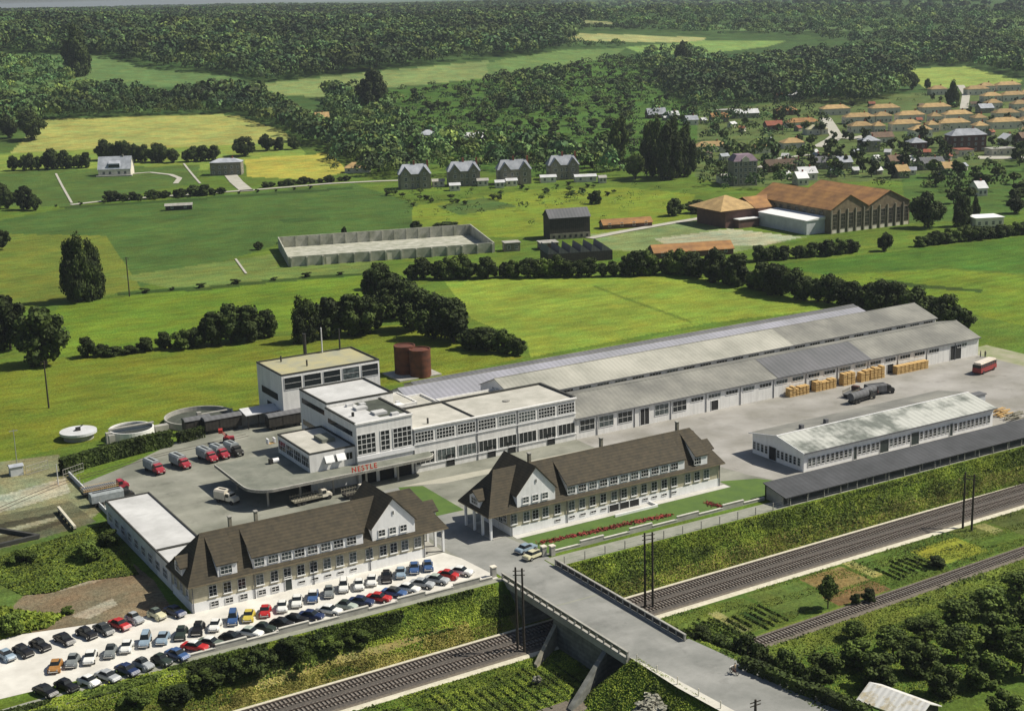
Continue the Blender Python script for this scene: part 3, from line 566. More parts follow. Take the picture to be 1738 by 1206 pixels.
MB().box(113.1, 125.9, 255.75, 255.99, 5.0, 5.9).build('string_course', M['white2'], ta)
tc2 = thing('tall_block', (121, 278, 0), 'tall pale roofed white block directly behind the half tarred one', 'factory')
flat(tc2, 113.6, 128.9, 271.1, 285.6, 0, 13.2, roof='whiteroof', ph=.35)
for z in (10.6, 5.8): MB().box(113.54, 113.595, 272.5, 284.5, z, z+1.1).build('window', M['glass'], tc2)
MB().box(129.0, 131.5, 270.95, 273, 9.3, 10.3).build('roof_box', M['white'], tc2)
# upper annex standing on the canopy
an_ = thing('annex', (108, 265, 4.2), 'small white annex with dark west glazing and sun blinds, beside the canopy roof', 'annex')
flat(an_, 103.4, 113.2, 257, 273.6, 0.0, 7.9, ph=.3)
MB().box(108.6, 111.4, 262.5, 266.8, 7.93, 8.7).build('rooflight', M['canopytop'], an_)
for k in range(4): win(an_, 103.4, 259.2+k*4.0, 5.0, 3.7, 2.2, 4, 2, face=W_, fw=.08)
win(an_, 107.3, 257, 5.4, 1.5, 1.6, 2, 1); win(an_, 109.6, 257, 5.4, 1.5, 1.6, 2, 1); win(an_, 111.9, 257, 5.4, 1.5, 1.6, 2, 1)
for x in (106.5, 109.0): MB().face([(x, 256.95, 7.1), (x+1.9, 256.95, 7.1), (x+1.9, 256.1, 5.9), (x, 256.1, 5.9)]).face([(x, 256.9, 7.05), (x, 256.05, 5.85), (x+1.9, 256.05, 5.85), (x+1.9, 256.9, 7.05)]).build('sun_blind', M['white2'], an_)
gf = thing('canopy_shade_block', (108, 265, 0), 'dark block added to stand for the deep shadow under the canopy', 'building')  # added block, its dark colour stands for the shadow under the canopy
MB().box(103.4, 113.2, 257.2, 273, 0, 3.73).build('wall', M['darkbrick'], gf)
for x in (105.5, 109, 112): win(gf, x, 257.2, 0, 2.4, 3.0, 1, 1, name='door', glass='dark', frame='door')  # dark openings added with the block for the same shadow
for x in (115.5, 119.5, 123.5): win(ta, x, 256, 0, 3.2, 3.2, 1, 1, name='door', glass='dark', frame='door')  # dark openings added to darken the wall in the canopy's shadow
# canopy
cn = thing('canopy', (105, 262, 0), 'large flat gravelled loading canopy with rounded corner and pale edge', 'canopy')
poly = [(89.4, 273.4), (89.3, 259)] + [(89.3+5.0*(1-math.cos(a)), 257-5.2*math.sin(a)) for a in [R(d) for d in range(8, 91, 12)]] + [(126.4, 251.8)] + [(126.4+2.6*math.sin(a), 254.0-2.2*math.cos(a)) for a in [R(d) for d in (20, 45, 70, 90)]] + [(129.0, 255.75), (113.25, 255.7), (113.25, 256.95), (103.35, 256.95), (103.35, 273.4)]
MB().prism(poly, 3.75, 4.2).build('slab', M['canopytop'], cn)
mb = MB(); edge = poly[:len(poly)-5]
for a, c in zip(edge[:-1], edge[1:]):
    d = np.array(c)-np.array(a); nn = np.array([d[1], -d[0]])/np.linalg.norm(d)*-.12
    mb.hexa([(a[0]-nn[0]*0-0, a[1], 3.72), (c[0], c[1], 3.72), (c[0]+nn[0], c[1]+nn[1], 3.72), (a[0]+nn[0], a[1]+nn[1], 3.72), (a[0], a[1], 4.34), (c[0], c[1], 4.34), (c[0]+nn[0], c[1]+nn[1], 4.34), (a[0]+nn[0], a[1]+nn[1], 4.34)])
mb.build('rim', mat('rim_concrete', (.62, .60, .54), (.5, .48, .43), 1.5), cn)
for x, y in ((93.5, 255), (100, 254.4), (107, 254.4), (114, 254.0), (121, 254.0), (92, 268), (98, 266)): MB().cyl((x, y, 0), .22, 3.74).build('column', M['concrete'], cn)
tx = bpy.data.curves.new('lettering', 'FONT'); tx.body = 'NESTLE'; tx.size = 1.4; tx.extrude = 0.08; tx.space_character = 1.25; tx.offset = 0.02
to = bpy.data.objects.new('lettering', tx); COL.objects.link(to)
bpy.context.view_layer.update(); dg = bpy.context.evaluated_depsgraph_get(); tm = bpy.data.meshes.new_from_object(to.evaluated_get(dg)); bpy.data.objects.remove(to); tm.materials.append(M['redsign'])
lt = bpy.data.objects.new('sign_lettering', tm); COL.objects.link(lt); lt.location = (Xat(597, 251.9, 4.5), 251.9, 4.4); lt.rotation_euler = (R(80), 0, 0); tag(lt, 'red raised capital letters standing on the canopy edge', 'sign')
# boiler house
bh = thing('boiler_house', (129, 312, 0), 'white boiler house with mossy flat roof, large dark windows and flues on top', 'factory')
flat(bh, 116.8, 141.4, 304, 319.6, 0, 11.8, roof='mossroof', ph=.35)
for k in range(5): win(bh, 119.5+k*4.85, 304, 8.4, 4.3, 2.9, 1, 2, fw=.07)
MB().box(116.73, 116.79, 307, 317, 5.4, 7.0).box(116.73, 116.79, 309, 314, 0, 4.0).build('door', M['dark'], bh)
for px_, py_, top, r_, m_ in ((518, 600, 566, .42, 'black'), (547, 597, 556, .16, 'zinc'), (577, 592, 558, .2, 'black')):
    p = P(px_, py_, 12.1); h = (py_-top)/ppm(p)*1.05; MB().cyl((p[0], p[1], 12.0), r_, h).build('chimney', M[m_], bh)
for px_, py_ in ((477, 612), (521, 619)): p = P(px_, py_, 12.1); MB().cyl((p[0], p[1], 11.9), .2, 1.4).build('roof_vent', M['fascia'], bh)
lean = thing('lean_to', (113, 308, 0), 'low open lean-to with pale sloping roof at the boiler house side', 'shed')
MB().extr([(309.6, 0), (310, 0), (310, 3.9), (309.6, 3.8)], 'X', 108.6, 116.7).build('wall', M['concrete'], lean)
MB().extr([(306.0, 3.3), (310.3, 3.95), (310.3, 4.1), (306.0, 3.45)], 'X', 108.4, 116.72).build('roof', M['zinc'], lean)
for x in (109, 111.5, 114, 116.3): MB().box(x-.1, x+.1, 306.3, 306.5, 0, 3.35).build('post', M['black'], lean)
# rusty tanks
for (px_, py_, r_, h_, lab) in ((695, 637, 2.75, 7.4, 'rust red cylindrical tank, farther back'), (721, 641, 2.75, 7.0, 'rust red cylindrical tank, in front')):
    x, y = G(px_, py_)[:2]; y += 2.2
    t = thing('storage_tank', (x, y, 0), lab+' of two at the meadow edge', 'tank', 'rusty storage tanks')
    MB().cyl((x, y, 0), r_, h_, 40).build('shell', M['rust'], t)
    mb = MB()
    for i_ in range(40):
        a, c = 2*math.pi*i_/40, 2*math.pi*(i_+1)/40; f = lambda q, rr, z: (x+rr*math.cos(q), y+rr*math.sin(q), z)
        mb.face([f(a, r_+.05, h_+.25), f(c, r_+.05, h_+.25), f(c, r_*.9, h_+.25), f(a, r_*.9, h_+.25)]); mb.face([f(a, r_+.05, h_-.1), f(c, r_+.05, h_-.1), f(c, r_+.05, h_+.25), f(a, r_+.05, h_+.25)]); mb.face([f(a, r_*.9, h_+.25), f(c, r_*.9, h_+.25), f(c, r_*.9, h_), f(a, r_*.9, h_)])
    mb.build('rim', M['rust'], t)
q_ = G(708, 641); MB().box(q_[0]-5.5, q_[0]+6.5, q_[1]-1.2, q_[1]+9, 0, .35).build('tank_plinth', M['concrete']); tag(bpy.data.objects['tank_plinth'], 'low concrete slab under the two rust red tanks', 'slab')
# ------------------------------------------------------------------ office buildings with steep tiled roofs
def office(right):
    if right: x0, x1, wx, ex0, ex1 = 123.8, 171.4, 129.15, 118.9, 172.2
    else: x0, x1, wx, ex0, ex1 = 64.5, 106.4, 100.5, 63.8, 110.8
    lab = 'steep brown tiled office building beside the %s end' % ('lawn, with white gable at its left' if right else 'car park, with white gable at its right')
    t = thing('office_building', ((x0+x1)/2, 219, 0), lab, 'office building')
    y0, y1 = 214.0, 224.0; ey0, ey1 = 213.3, 224.7; yc = 219.0; ze = 4.75; zr = 11.3
    MB().box(x0, x1, y0, y1, 1.62, 5.0).build('wall', M['beige'], t)
    MB().box(x0-.06, x1+.06, y0-.06, y1+.06, -.1, 1.62).build('plinth', M['plinth'], t)
    # hipped roof
    hr = 4.4; rx0, rx1 = ex0+hr, ex1-hr
    mb = MB(); A, B_, C_, D_ = (ex0, ey0, ze), (ex1, ey0, ze), (ex1, ey1, ze), (ex0, ey1, ze); E1, E2 = (rx0, yc, zr), (rx1, yc, zr)
    mb.face([A, B_, E2, E1]); mb.face([B_, C_, E2]); mb.face([C_, D_, E1, E2]); mb.face([D_, A, E1]); mb.face([A, D_, C_, B_]); mb.build('roof', M['tile'], t)
    mb = MB(); z_ = ze-.22
    mb.box(ex0, ex1, ey0-.02, ey0+.3, z_, ze-.01); mb.box(ex0, ex1, ey1-.3, ey1+.02, z_, ze-.01); mb.box(ex0-.02, ex0+.3, ey0+.3, ey1-.3, z_, ze-.01); mb.box(ex1-.3, ex1+.02, ey0+.3, ey1-.3, z_, ze-.01); mb.build('eaves', mat('eaves_board', (.22, .18, .11), (.16, .13, .08), 1), t)
    # transverse gable wing
    hw = 4.15; za = 12.15; zk = 7.6
    gw = MB().extr([(wx-hw+.1, 4.95), (wx+hw-.1, 4.95), (wx+hw-.1, zk), (wx, za-.12), (wx-hw+.1, zk)], 'Y', 213.75, 224.3).build('gable_wall', M['plinth'], t)
    MB().extr([(wx-hw-.25, zk-.3), (wx, za), (wx+hw+.25, zk-.3), (wx+hw+.25, zk-.12), (wx, za+.2), (wx-hw-.25, zk-.12)], 'Y', 213.45, 224.9).build('gable_roof', M['tile'], t)
    gx = PXs([497, 550, 603], 213.7, 6.3, 740, 700, 3.26) if right else PXs([1265, 1325, 1385], 213.7, 6.3, 260, 780, 3.26)
    for x in gx: win(t, x, 213.74, 5.75, 1.35, 1.25, 2, 2, sill=True)
    win(t, wx, 213.74, 9.2, .3, .7, 1, 1, glass='dark', fw=.03)
    # long shed dormer
    dx0, dx1 = (136.0, 162.6) if right else (75.0, 94.7)
    sl = (zr-ze)/(yc-ey0); yb = 217.9; zb = ze+sl*(yb-ey0)+.12
    def dormer(a, c, win_px, wdt, ztop=7.3, yb=yb+.35, zb=zb+.41):
        mb = MB(); mb.extr([(213.75, 5.1), (yb, 5.1), (yb, zb-.15), (213.75, ztop-.12)], 'X', a, c, 0); mb.build('dormer_wall', M['white2'], t)
        MB().extr([(213.5, ztop-.2), (yb+.3, zb+.02), (yb+.3, zb+.2), (213.5, ztop-.02)], 'X', a-.25, c+.25).build('dormer_roof', M['tile'], t)
        for x in win_px: win(t, x, 213.74, 5.55, wdt, 1.35, 3, 2, fw=.06)
    if right:
        dormer(dx0, dx1, PXs([742, 803, 862, 920, 977, 1035, 1092, 1148, 1205, 1258, 1312], 214.1, 6, 740, 700, 3.26), 1.75); dormer(165.3, 168.1, PXs([1440], 214.1, 6, 740, 700, 3.26), 1.7)
    else:
        dormer(dx0, dx1, PXs([582, 660, 733, 805, 877, 950, 1020, 1092], 214.1, 6, 260, 780, 3.26), 1.8); dormer(69.0, 72.3, PXs([400], 214.1, 6, 260, 780, 3.26), 2.0)
    # end dormers facing along X
    for sgn, ex in ((-1, ex0), (1, ex1)):
        xa = ex-sgn*0.4; mb = MB(); f = lambda u: xa-sgn*u
        mb.extr([(217.2, 5.2), (220.8, 5.2), (220.8, 6.9), (219, 7.9), (217.2, 6.9)], 'X', min(f(0), f(3.4)), max(f(0), f(3.4))); mb.build('dormer_wall', M['white2'], t)
        mb = MB(); mb.extr([(216.8, 6.65), (219, 8.05), (221.2, 6.65), (221.2, 6.85), (219, 8.3), (216.8, 6.85)], 'X', min(f(-.4), f(3.9)), max(f(-.4), f(3.9))); mb.build('dormer_roof', M['tile'], t)
        win(t, xa+sgn*.02, 219, 5.6, 2.2, 1.3, 3, 2, face=W_ if sgn < 0 else E_)
    # windows and vents of the long front
    if right:
        wp = [430, 500, 550, 605, 672, 750, 808, 866, 925, 985, 1040, 1095, 1150, 1207, 1262, 1317, 1392, 1443, 1495]; vt = [673, 752, 812, 870, 927, 1157, 1207, 1262, 1315]; o_ = (740, 700, 3.26); bw = []
        for x in PXs([983, 1040, 1095], 214, .8, *o_): win(t, x, 213.93, 0.0, 2.3, 1.5, 1, 1, name='door', glass='dark')
    else:
        wp = [330, 410, 490, 590, 670, 742, 817, 887, 962, 1032, 1105, 1195, 1272, 1330, 1392, 1463]; vt = [822, 895, 967, 1037, 1108]; bw = [340, 420, 500, 602, 675]; o_ = (260, 780, 3.26)
        win(t, Xat(260+748/3.26, 214, 1), 213.93, 0.0, 1.3, 2.5, 1, 1, name='door', glass='door')
    for x in PXs(wp, 214, 3, *o_): win(t, x, 213.99, 2.15, 1.35, 1.85, 2, 3, sill=True, fw=.05)
    for x in PXs(vt, 214, .9, *o_): win(t, x, 213.93, .75, 1.2, .45, 2, 1, glass='dark', fw=.05)
    for x in PXs(bw, 214, .9, *o_): win(t, x, 213.93, .35, 1.4, 1.0, 2, 2)
    for k in range(3): win(t, x0, 216+k*3, 2.15, 1.2, 1.8, 2, 3, face=W_, sill=True)
    for k in range(3): win(t, x1, 216+k*3, 2.15, 1.2, 1.8, 2, 3, face=E_, sill=True)
    for k in range(10): win(t, x0+3+k*(x1-x0-6)/9, y1+.01, 2.15, 1.3, 1.8, 2, 3, face=N_)
    for x in (np.linspace(x0+.15, x1-.15, 5)): MB().box(x-.05, x+.05, 213.78, 213.9, 0, 4.6).build('downpipe', M['asb3'], t)
    # porch
    pc = 119.9 if right else 110.2
    for y in (214.4, 217.4, 220.4, 223.6): MB().box(pc-.2, pc+.2, y-.2, y+.2, 0, 4.5).build('porch_column', M['plinth'], t)
    a_, b_ = (pc, x0) if right else (x1, pc)
    MB().box(a_, b_, 214.2, 223.8, -.1, .12).build('porch_floor', M['concrete'], t)
    win(t, x0-.01 if right else x1+.01, 217.5, .3, 1.6, 2.4, 2, 3, face=W_ if right else E_, name='door')
    # chimneys
    for px_, py_ in (((898, 773), (1020, 750), (1149, 723)) if right else ((390, 881), (434, 869))):
        x = Xat(px_, 220.5, 11.5); c = MB().box(x-.26, x+.26, 220.2, 220.8, 9.0, 12.4).build('chimney', M['stone'], t); MB().box(x-.33, x+.33, 220.1, 220.9, 12.4, 12.55).build('cap', M['concrete'], c)
    return t
office(False); office(True)
stp = thing('area_wall', (161, 211, 0), 'low white wall round the sunken garage ramp in front of the office basement doors', 'wall')
xa, xb = Xat(1040, 212, 0), Xat(1112, 212, 0)
MB().box(xa, xb, 211.1, 211.35, 0.051, .5).box(xb-.25, xb, 211.35, 213.8, 0.051, .5).build('wall', M['plinth'], stp)
# flat annex west of the left office
wx_ = thing('flat_annex', (69, 245, 0), 'long low flat roofed annex with pale roof running back from the left office', 'annex')
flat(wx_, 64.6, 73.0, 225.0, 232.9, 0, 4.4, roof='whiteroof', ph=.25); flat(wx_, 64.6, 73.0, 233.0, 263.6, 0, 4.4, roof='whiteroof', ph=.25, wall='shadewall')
for k in range(9): win(wx_, 64.6, 228+k*4.1, 1.2, 2.4, 1.8, 3, 2, face=W_)
# ------------------------------------------------------------------ barrack-like shed on the right
sh = gable_shed('workshop_building', 'long white workshop with mottled grey green roof and a row of many small windows', 190.0, 244.2, 210.6, 226.4, 4.15, 4.3, 218.2, 5.7, 'plinth', 'shedroof', oh=.55, cat='workshop')
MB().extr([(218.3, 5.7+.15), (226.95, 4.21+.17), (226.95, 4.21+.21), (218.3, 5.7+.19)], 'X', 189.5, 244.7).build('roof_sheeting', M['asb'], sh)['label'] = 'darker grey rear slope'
MB().box(189.3, 244.8, 218.05, 218.32, 5.86, 5.98).build('ridge_flashing', M['white2'], sh)
for y_ in (0,): MB().extr([(209.9, 4.05), (218.2, 5.72), (226.95, 4.25), (226.95, 4.45), (218.2, 5.92), (209.9, 4.25)], 'X', 189.32, 189.44).build('verge', M['white2'], sh)
sx = [468, 492, 520, 547, 575, 602, 628, 653, 680, 705, 760, 787, 812, 840, 865, 945, 970, 995, 1020, 1048, 1122, 1150, 1175, 1200, 1225, 1250, 1275, 1322, 1350, 1372, 1397, 1420, 1445, 1468, 1490, 1515]
for x in PXs(sx, 210.6, 1.7, 1238, 600, 3.446): win(sh, x, 210.6, .95, .95, 1.75, 1, 3, fw=.07)
for x, w2 in zip(PXs([735, 905, 1085, 1297], 210.6, 1.7, 1238, 600, 3.446), (1.0, 2.6, 2.4, 1.0)): win(sh, x, 210.6, 0, w2, 2.9, 1, 1, name='door', glass='door', fw=.08)
for k in range(6): win(sh, 190.0, 212.0+k*1.25, .95, .9, 1.75, 1, 3, face=W_, fw=.07)
for k in range(4): win(sh, 190.0, 222+k*1.25, .95, .9, 1.75, 1, 3, face=W_, fw=.07)
win(sh, 190.0, 220.0, 0, 2.4, 3.0, 1, 1, face=W_, name='door', glass='dark')
for px_, py_ in ((1366, 730), (1400, 718)):
    p = P(px_, py_, 5.6); MB().box(p[0]-.4, p[0]+.4, 219.0, 219.8, 4.9, 6.6).build('chimney', M['asb3'], sh)
sr = thing('slate_roofed_shed', (200, 199, 0), 'long low open sided shed with dark slate coloured lean-to roof along the boundary', 'shed')
MB().extr([(202.8, 0), (203.2, 0), (203.2, 2.9), (202.8, 2.9)], 'X', 173.7, 262).build('wall', M['concrete'], sr)
MB().extr([(198.2, 0), (203.2, 0), (203.2, 2.9), (198.2, 1.9)], 'X', 173.7, 174.0).build('wall', M['concrete'], sr)
MB().extr([(197.0, 1.75), (203.5, 3.0), (203.5, 3.15), (197.0, 1.9)], 'X', 173.4, 262).build('roof', M['slate'], sr)
for k in range(18): MB().box(175+k*5-.1, 175+k*5+.1, 198.0, 198.2, 0, 1.9).build('post', M['concrete'], sr)
# ------------------------------------------------------------------ sewage tanks, wagons and yard things
def ring(cx, cy, r, z0, z1, th, mi=0, n=48, mb=None):
    mb = mb or MB()
    for i_ in range(n):
        a, c = 2*math.pi*i_/n, 2*math.pi*(i_+1)/n; f = lambda q, rr, z: (cx+rr*math.cos(q), cy+rr*math.sin(q), z)
        mb.hexa([f(a, r-th, z0), f(a, r, z0), f(c, r, z0), f(c, r-th, z0), f(a, r-th, z1), f(a, r, z1), f(c, r, z1), f(c, r-th, z1)], mi)
    return mb
p = G(138, 747); t = thing('settling_tank', (p[0], p[1]+2, 0), 'round white covered tank with flat disc lid, leftmost of the treatment tanks', 'tank')
MB().cyl((p[0], p[1]+2, 0), 3.3, 1.3, 40).build('shell', M['concrete'], t); MB().cyl((p[0], p[1]+2, 1.3), 4.1, .55, 40).build('lid', M['zinc'], t)
MB().box(p[0]-.5, p[0]+.5, p[1]+1.6, p[1]+2.4, 1.85, 2.6).bar((p[0]-1, p[1]+2, 1.9), (p[0]+1.2, p[1]+2.2, 2.9), .12).build('scraper', M['black'], t)
p = G(232, 748); t = thing('settling_tank', (p[0], p[1]+2.5, 0), 'open round white walled tank with catwalk behind the hedge', 'tank')
ring(p[0], p[1]+3.5, 5.0, 0, 2.3, .3, mb=MB()).build('shell', M['white'], t); MB().cyl((p[0], p[1]+3.5, .0), 4.7, 1.9, 40).build('water_surface', M['water'], t)
MB().box(p[0]-5.2, p[0]+5.2, p[1]+3.1, p[1]+3.9, 2.62, 2.8).build('catwalk', M['concrete'], t); MB().box(p[0]-6.4, p[0]-5.1, p[1]-1.5, p[1]-.5, 0, 2.7).box(p[0]-6.4, p[0]-5.3, p[1]+.8, p[1]+1.8, 0, 2.7).build('buttress', M['concrete'], t)
MB().box(p[0]+5.4, p[0]+8.5, p[1]+3, p[1]+4.6, 0, 1.6).build('valve_box', M['concrete'], t)
p = G(341, 716); t = thing('clarifier_basin', (p[0], p[1]+1, 0), 'wide round open basin with dark interior and low rim beside the wagons', 'basin')
ring(p[0], p[1]+1.0, 8.0, 0, 1.5, .35).build('rim', M['concrete'], t); MB().cyl((p[0], p[1]+1, 0.02), 7.6, .5, 48).build('water_surface', M['tarroof'], t)
MB().box(p[0], p[0]+8.2, p[1]+.7, p[1]+1.3, 1.52, 1.7).box(p[0]-.5, p[0]+.5, p[1]+.5, p[1]+1.5, .5, 2.2).build('walkway', M['concrete'], t)
def wagon(px, py, lab, ln=8.6):
    p = G(px, py); x, y = p[0], p[1]+1.3
    t = thing('goods_wagon', (x, y, 0), lab, 'railway wagon', 'goods wagons at the siding')
    MB().box(x-ln/2, x+ln/2, y-1.3, y+1.3, 1.0, 3.3).build('body', M['darkwood'], t)
    mb = MB(); mb.extr([(y-1.45, 3.3), (y+1.45, 3.3), (y+1.1, 3.65), (y+.4, 3.85), (y-.4, 3.85), (y-1.1, 3.65)], 'X', x-ln/2-.15, x+ln/2+.15); mb.build('roof', M['asb3'], t)
    MB().box(x-.9, x+.9, y-1.36, y-1.31, 1.1, 3.2).build('door', M['darkwood'], t)
    for sx_ in (-ln/2+1.3, ln/2-1.3):
        for sy_ in (-.72, .62): MB().cyl((x+sx_, y+sy_, .5), .5, .12, 16, 'Y').build('wheel', M['black'], t)
    MB().box(x-ln/2, x+ln/2, y-1.0, y+1.0, .7, .99).build('underframe', M['black'], t)
wagon(381, 733, 'black timber goods wagon standing alone beside the round basin'); wagon(488, 727, 'black timber goods wagon standing close to the boiler house')
wagon(338, 736, 'black low goods wagon half hidden behind the first one', 6)

# ------------------------------------------------------------------ cars
def bev(mb, name, mats, w_=0.08):
    me = mb.mesh(name, mats); bm = bmesh.new(); bm.from_mesh(me); bmesh.ops.remove_doubles(bm, verts=bm.verts, dist=1e-4)
    bmesh.ops.bevel(bm, geom=[e for e in bm.edges if len(e.link_faces) == 2 and e.calc_face_angle(0) > 0.45], offset=w_, segments=2, affect='EDGES', clamp_overlap=True)
    bm.to_mesh(me); bm.free(); return me
def taper(prof, w0, w1, z0, z1):
    """side profile (x,z) given width w0 at z0 narrowing to w1 at z1"""
    mb = MB(); n = len(prof); wd = lambda z: w0+(w1-w0)*min(max((z-z0)/(z1-z0), 0), 1)
    mb.v += [(x, -wd(z)/2, z) for x, z in prof]+[(x, wd(z)/2, z) for x, z in prof]
    mb.f.append(tuple(range(n))); mb.m.append(0); mb.f.append(tuple(n+i for i in reversed(range(n)))); mb.m.append(0)
    for i in range(n): j = (i+1) % n; mb.f.append((i, n+i, n+j, j)); mb.m.append(0)
    return mb
paint0 = mat('paint_white', (0.78, 0.78, 0.74), (0.7, 0.7, 0.67), 2, rough=0.3)
CARS = {  # x forward (+), length about 4 m.  body profile, glasshouse profile, roof profile, widths
 'rounded': dict(body=[(-1.95, .35), (-2.0, .62), (-1.8, .88), (-1.25, 1.0), (-.8, 1.02), (.75, 1.0), (1.2, .97), (1.75, .80), (1.95, .55), (1.93, .33)], glass=[(-1.2, .98), (-.72, 1.36), (.35, 1.38), (.95, .98)], roof=[(-.82, 1.34), (-.6, 1.45), (.1, 1.47), (.42, 1.36)], w=1.52, r=.31, ax=1.2),
 'saloon': dict(body=[(-2.15, .38), (-2.2, .70), (-2.05, .92), (-1.2, .98), (.9, .98), (1.95, .88), (2.15, .65), (2.12, .36)], glass=[(-1.35, .97), (-.85, 1.38), (.35, 1.40), (.95, .97)], roof=[(-.95, 1.37), (-.75, 1.46), (.2, 1.48), (.43, 1.39)], w=1.64, r=.33, ax=1.35),
 'bonnet': dict(body=[(-1.75, .36), (-1.85, .7), (-1.6, 1.0), (-.9, 1.08), (.5, 1.06), (1.2, 1.0), (1.72, .86), (1.85, .55), (1.8, .34)], glass=[(-1.35, 1.04), (-1.0, 1.40), (-.1, 1.55), (.3, 1.46), (.55, 1.05)], roof=[(-1.1, 1.36), (-.85, 1.52), (-.2, 1.62), (.28, 1.52)], w=1.48, r=.33, ax=1.15),
 'oldcar': dict(body=[(-2.2, .36), (-2.25, .75), (-1.7, 1.02), (-1.0, 1.05), (.4, 1.05), (1.75, 1.0), (2.0, .9), (2.0, .36)], glass=[(-1.6, 1.02), (-1.1, 1.42), (.25, 1.45), (.55, 1.04)], roof=[(-1.2, 1.40), (-1.0, 1.50), (.1, 1.53), (.3, 1.44)], w=1.46, r=.37, ax=1.45),
 'van': dict(body=[(-1.9, .38), (-1.95, 1.0), (.7, 1.02), (1.3, .98), (1.75, .85), (1.88, .55), (1.85, .36)], glass=[(-1.9, 1.0), (-1.85, 1.62), (.15, 1.68), (.65, 1.01)], roof=[(-1.93, 1.6), (-1.8, 1.78), (-.2, 1.8), (.22, 1.66)], w=1.55, r=.32, ax=1.2),
}
def car_proto(kind):
    d = CARS[kind]; w_ = d['w']; t = thing('parked_car', (0, 0, 0), 'x', 'car')
    parts = {}
    b_ = put(bev(taper(d['body'], w_, w_*.9, .6, 1.1), 'body', paint0, .09), 'body', t)
    gl = put(bev(taper(d['glass'], w_*.90, w_*.72, .98, 1.5), 'windows', M['glass'], .03), 'windows', t)
    rf = put(bev(taper(d['roof'], w_*.76, w_*.66, 1.36, 1.6), 'roof', paint0, .05), 'roof', t)
    if kind in ('bonnet', 'oldcar', 'rounded'):
        fm = bev(MB().cyl((0, -.13, 0), d['r']+.10, .26, 14, 'Y'), 'fender', paint0, .05)
        for sx_ in (-1, 1):
            for sy_ in (-1, 1): put(fm, 'fender', t, (sx_*d['ax'], sy_*(w_/2+.02), d['r']+.02))
    wm = MB().cyl((0, -.09, 0), d['r'], .18, 14, 'Y').mesh('wheel', M['tyre']); hm = MB().cyl((0, -.1, 0), d['r']*.5, .2, 10, 'Y').mesh('hubcap', M['chrome'])
    for sx_ in (-1, 1):
        for sy_ in (-1, 1):
            wh = put(wm, 'wheel', t, (sx_*d['ax'], sy_*(w_/2-.02 if kind != 'oldcar' else w_/2+.08), d['r'])); put(hm, 'hubcap', wh)
    bm_ = MB().box(-.05, .05, -w_*.46, w_*.46, 0, .12).mesh('bumper', M['chrome'])
    xm = max(x for x, z in d['body']); xn = min(x for x, z in d['body']); put(bm_, 'bumper', t, (xm+.04, 0, .42)); put(bm_, 'bumper', t, (xn-.04, 0, .42))
    hl = MB().cyl((0, 0, 0), .1, .06, 10, 'X').mesh('headlight', M['zinc'])
    for sy_ in (-1, 1): put(hl, 'headlight', t, (xm-.08, sy_*w_*.36, .68))
    for o in (b_, rf): o.material_slots[0].link = 'OBJECT'; o.material_slots[0].material = paint0
    for o in t.children:
        if o.name.startswith('fender'): o.material_slots[0].link = 'OBJECT'; o.material_slots[0].material = paint0
    return t
bpy.context.view_layer.update()
PAINT = {
 'white': (.80, .80, .77), 'black': (.012, .012, .014), 'light blue': (.28, .37, .45), 'blue': (.05, .11, .26), 'dark blue': (.02, .035, .10), 'red': (.48, .025, .025), 'yellow': (.62, .50, .09), 'orange brown': (.40, .20, .06),
 'grey': (.22, .24, .24), 'silver grey': (.40, .42, .43), 'dark grey': (.06, .065, .065), 'cream': (.66, .63, .42), 'dark green': (.03, .045, .035), 'pale green': (.42, .48, .42), 'grey green': (.13, .16, .13)}
def paint(c): return mat('paint_'+c.replace(' ', '_'), PAINT[c], tuple(x*.8 for x in PAINT[c]), 1.0, rough=0.4)
protos = {}
def car(px, py, kind, colour, head, label, roof=None, group=None):
    if kind not in protos: protos[kind] = car_proto(kind); t = protos[kind]
    else: t = dup_tree(protos[kind])
    p = P(px, py, 0.6)
    if head == -68 and px > 310: dy = max(0, 200.6-p[1]); head = -52; p = p+np.array([dy*.55, dy, 0])
    t.location = (p[0], p[1], 0.045); t.rotation_euler = (0, 0, R(head+random.uniform(-3, 3)))
    for ch in t.children:
        if ch.material_slots[0].link == 'OBJECT': ch.material_slots[0].material = paint(roof if (roof and ch.name.startswith('roof')) else colour)
    t['label'] = label; t['category'] = 'car'; t['group'] = group or 'cars in the car park'
    return t
ORD = ['leftmost', 'second', 'third', 'fourth', 'fifth', 'sixth', 'seventh', 'eighth', 'ninth', 'tenth', 'eleventh', 'twelfth', 'thirteenth', 'fourteenth', 'fifteenth', 'sixteenth', 'seventeenth', 'eighteenth', 'nineteenth', 'twentieth', 'twenty-first', 'twenty-second', 'twenty-third', 'twenty-fourth', 'twenty-fifth', 'twenty-sixth']
KD = {'rounded': 'rounded small saloon', 'saloon': 'saloon', 'bonnet': 'high roofed car', 'oldcar': 'old fashioned car', 'van': 'small van'}
rowA = [(10, 1111, 'rounded', 'light blue'), (39, 1104, 'oldcar', 'black'), (68, 1094, 'oldcar', 'black'), (109, 1084, 'saloon', 'black'), (147, 1074, 'oldcar', 'black'), (176, 1067, 'saloon', 'dark grey'), (203, 1059, 'saloon', 'red'), (228, 1049, 'bonnet', 'silver grey'), (266, 1042, 'bonnet', 'cream', 'grey green'), (297, 1037, 'saloon', 'dark blue')]
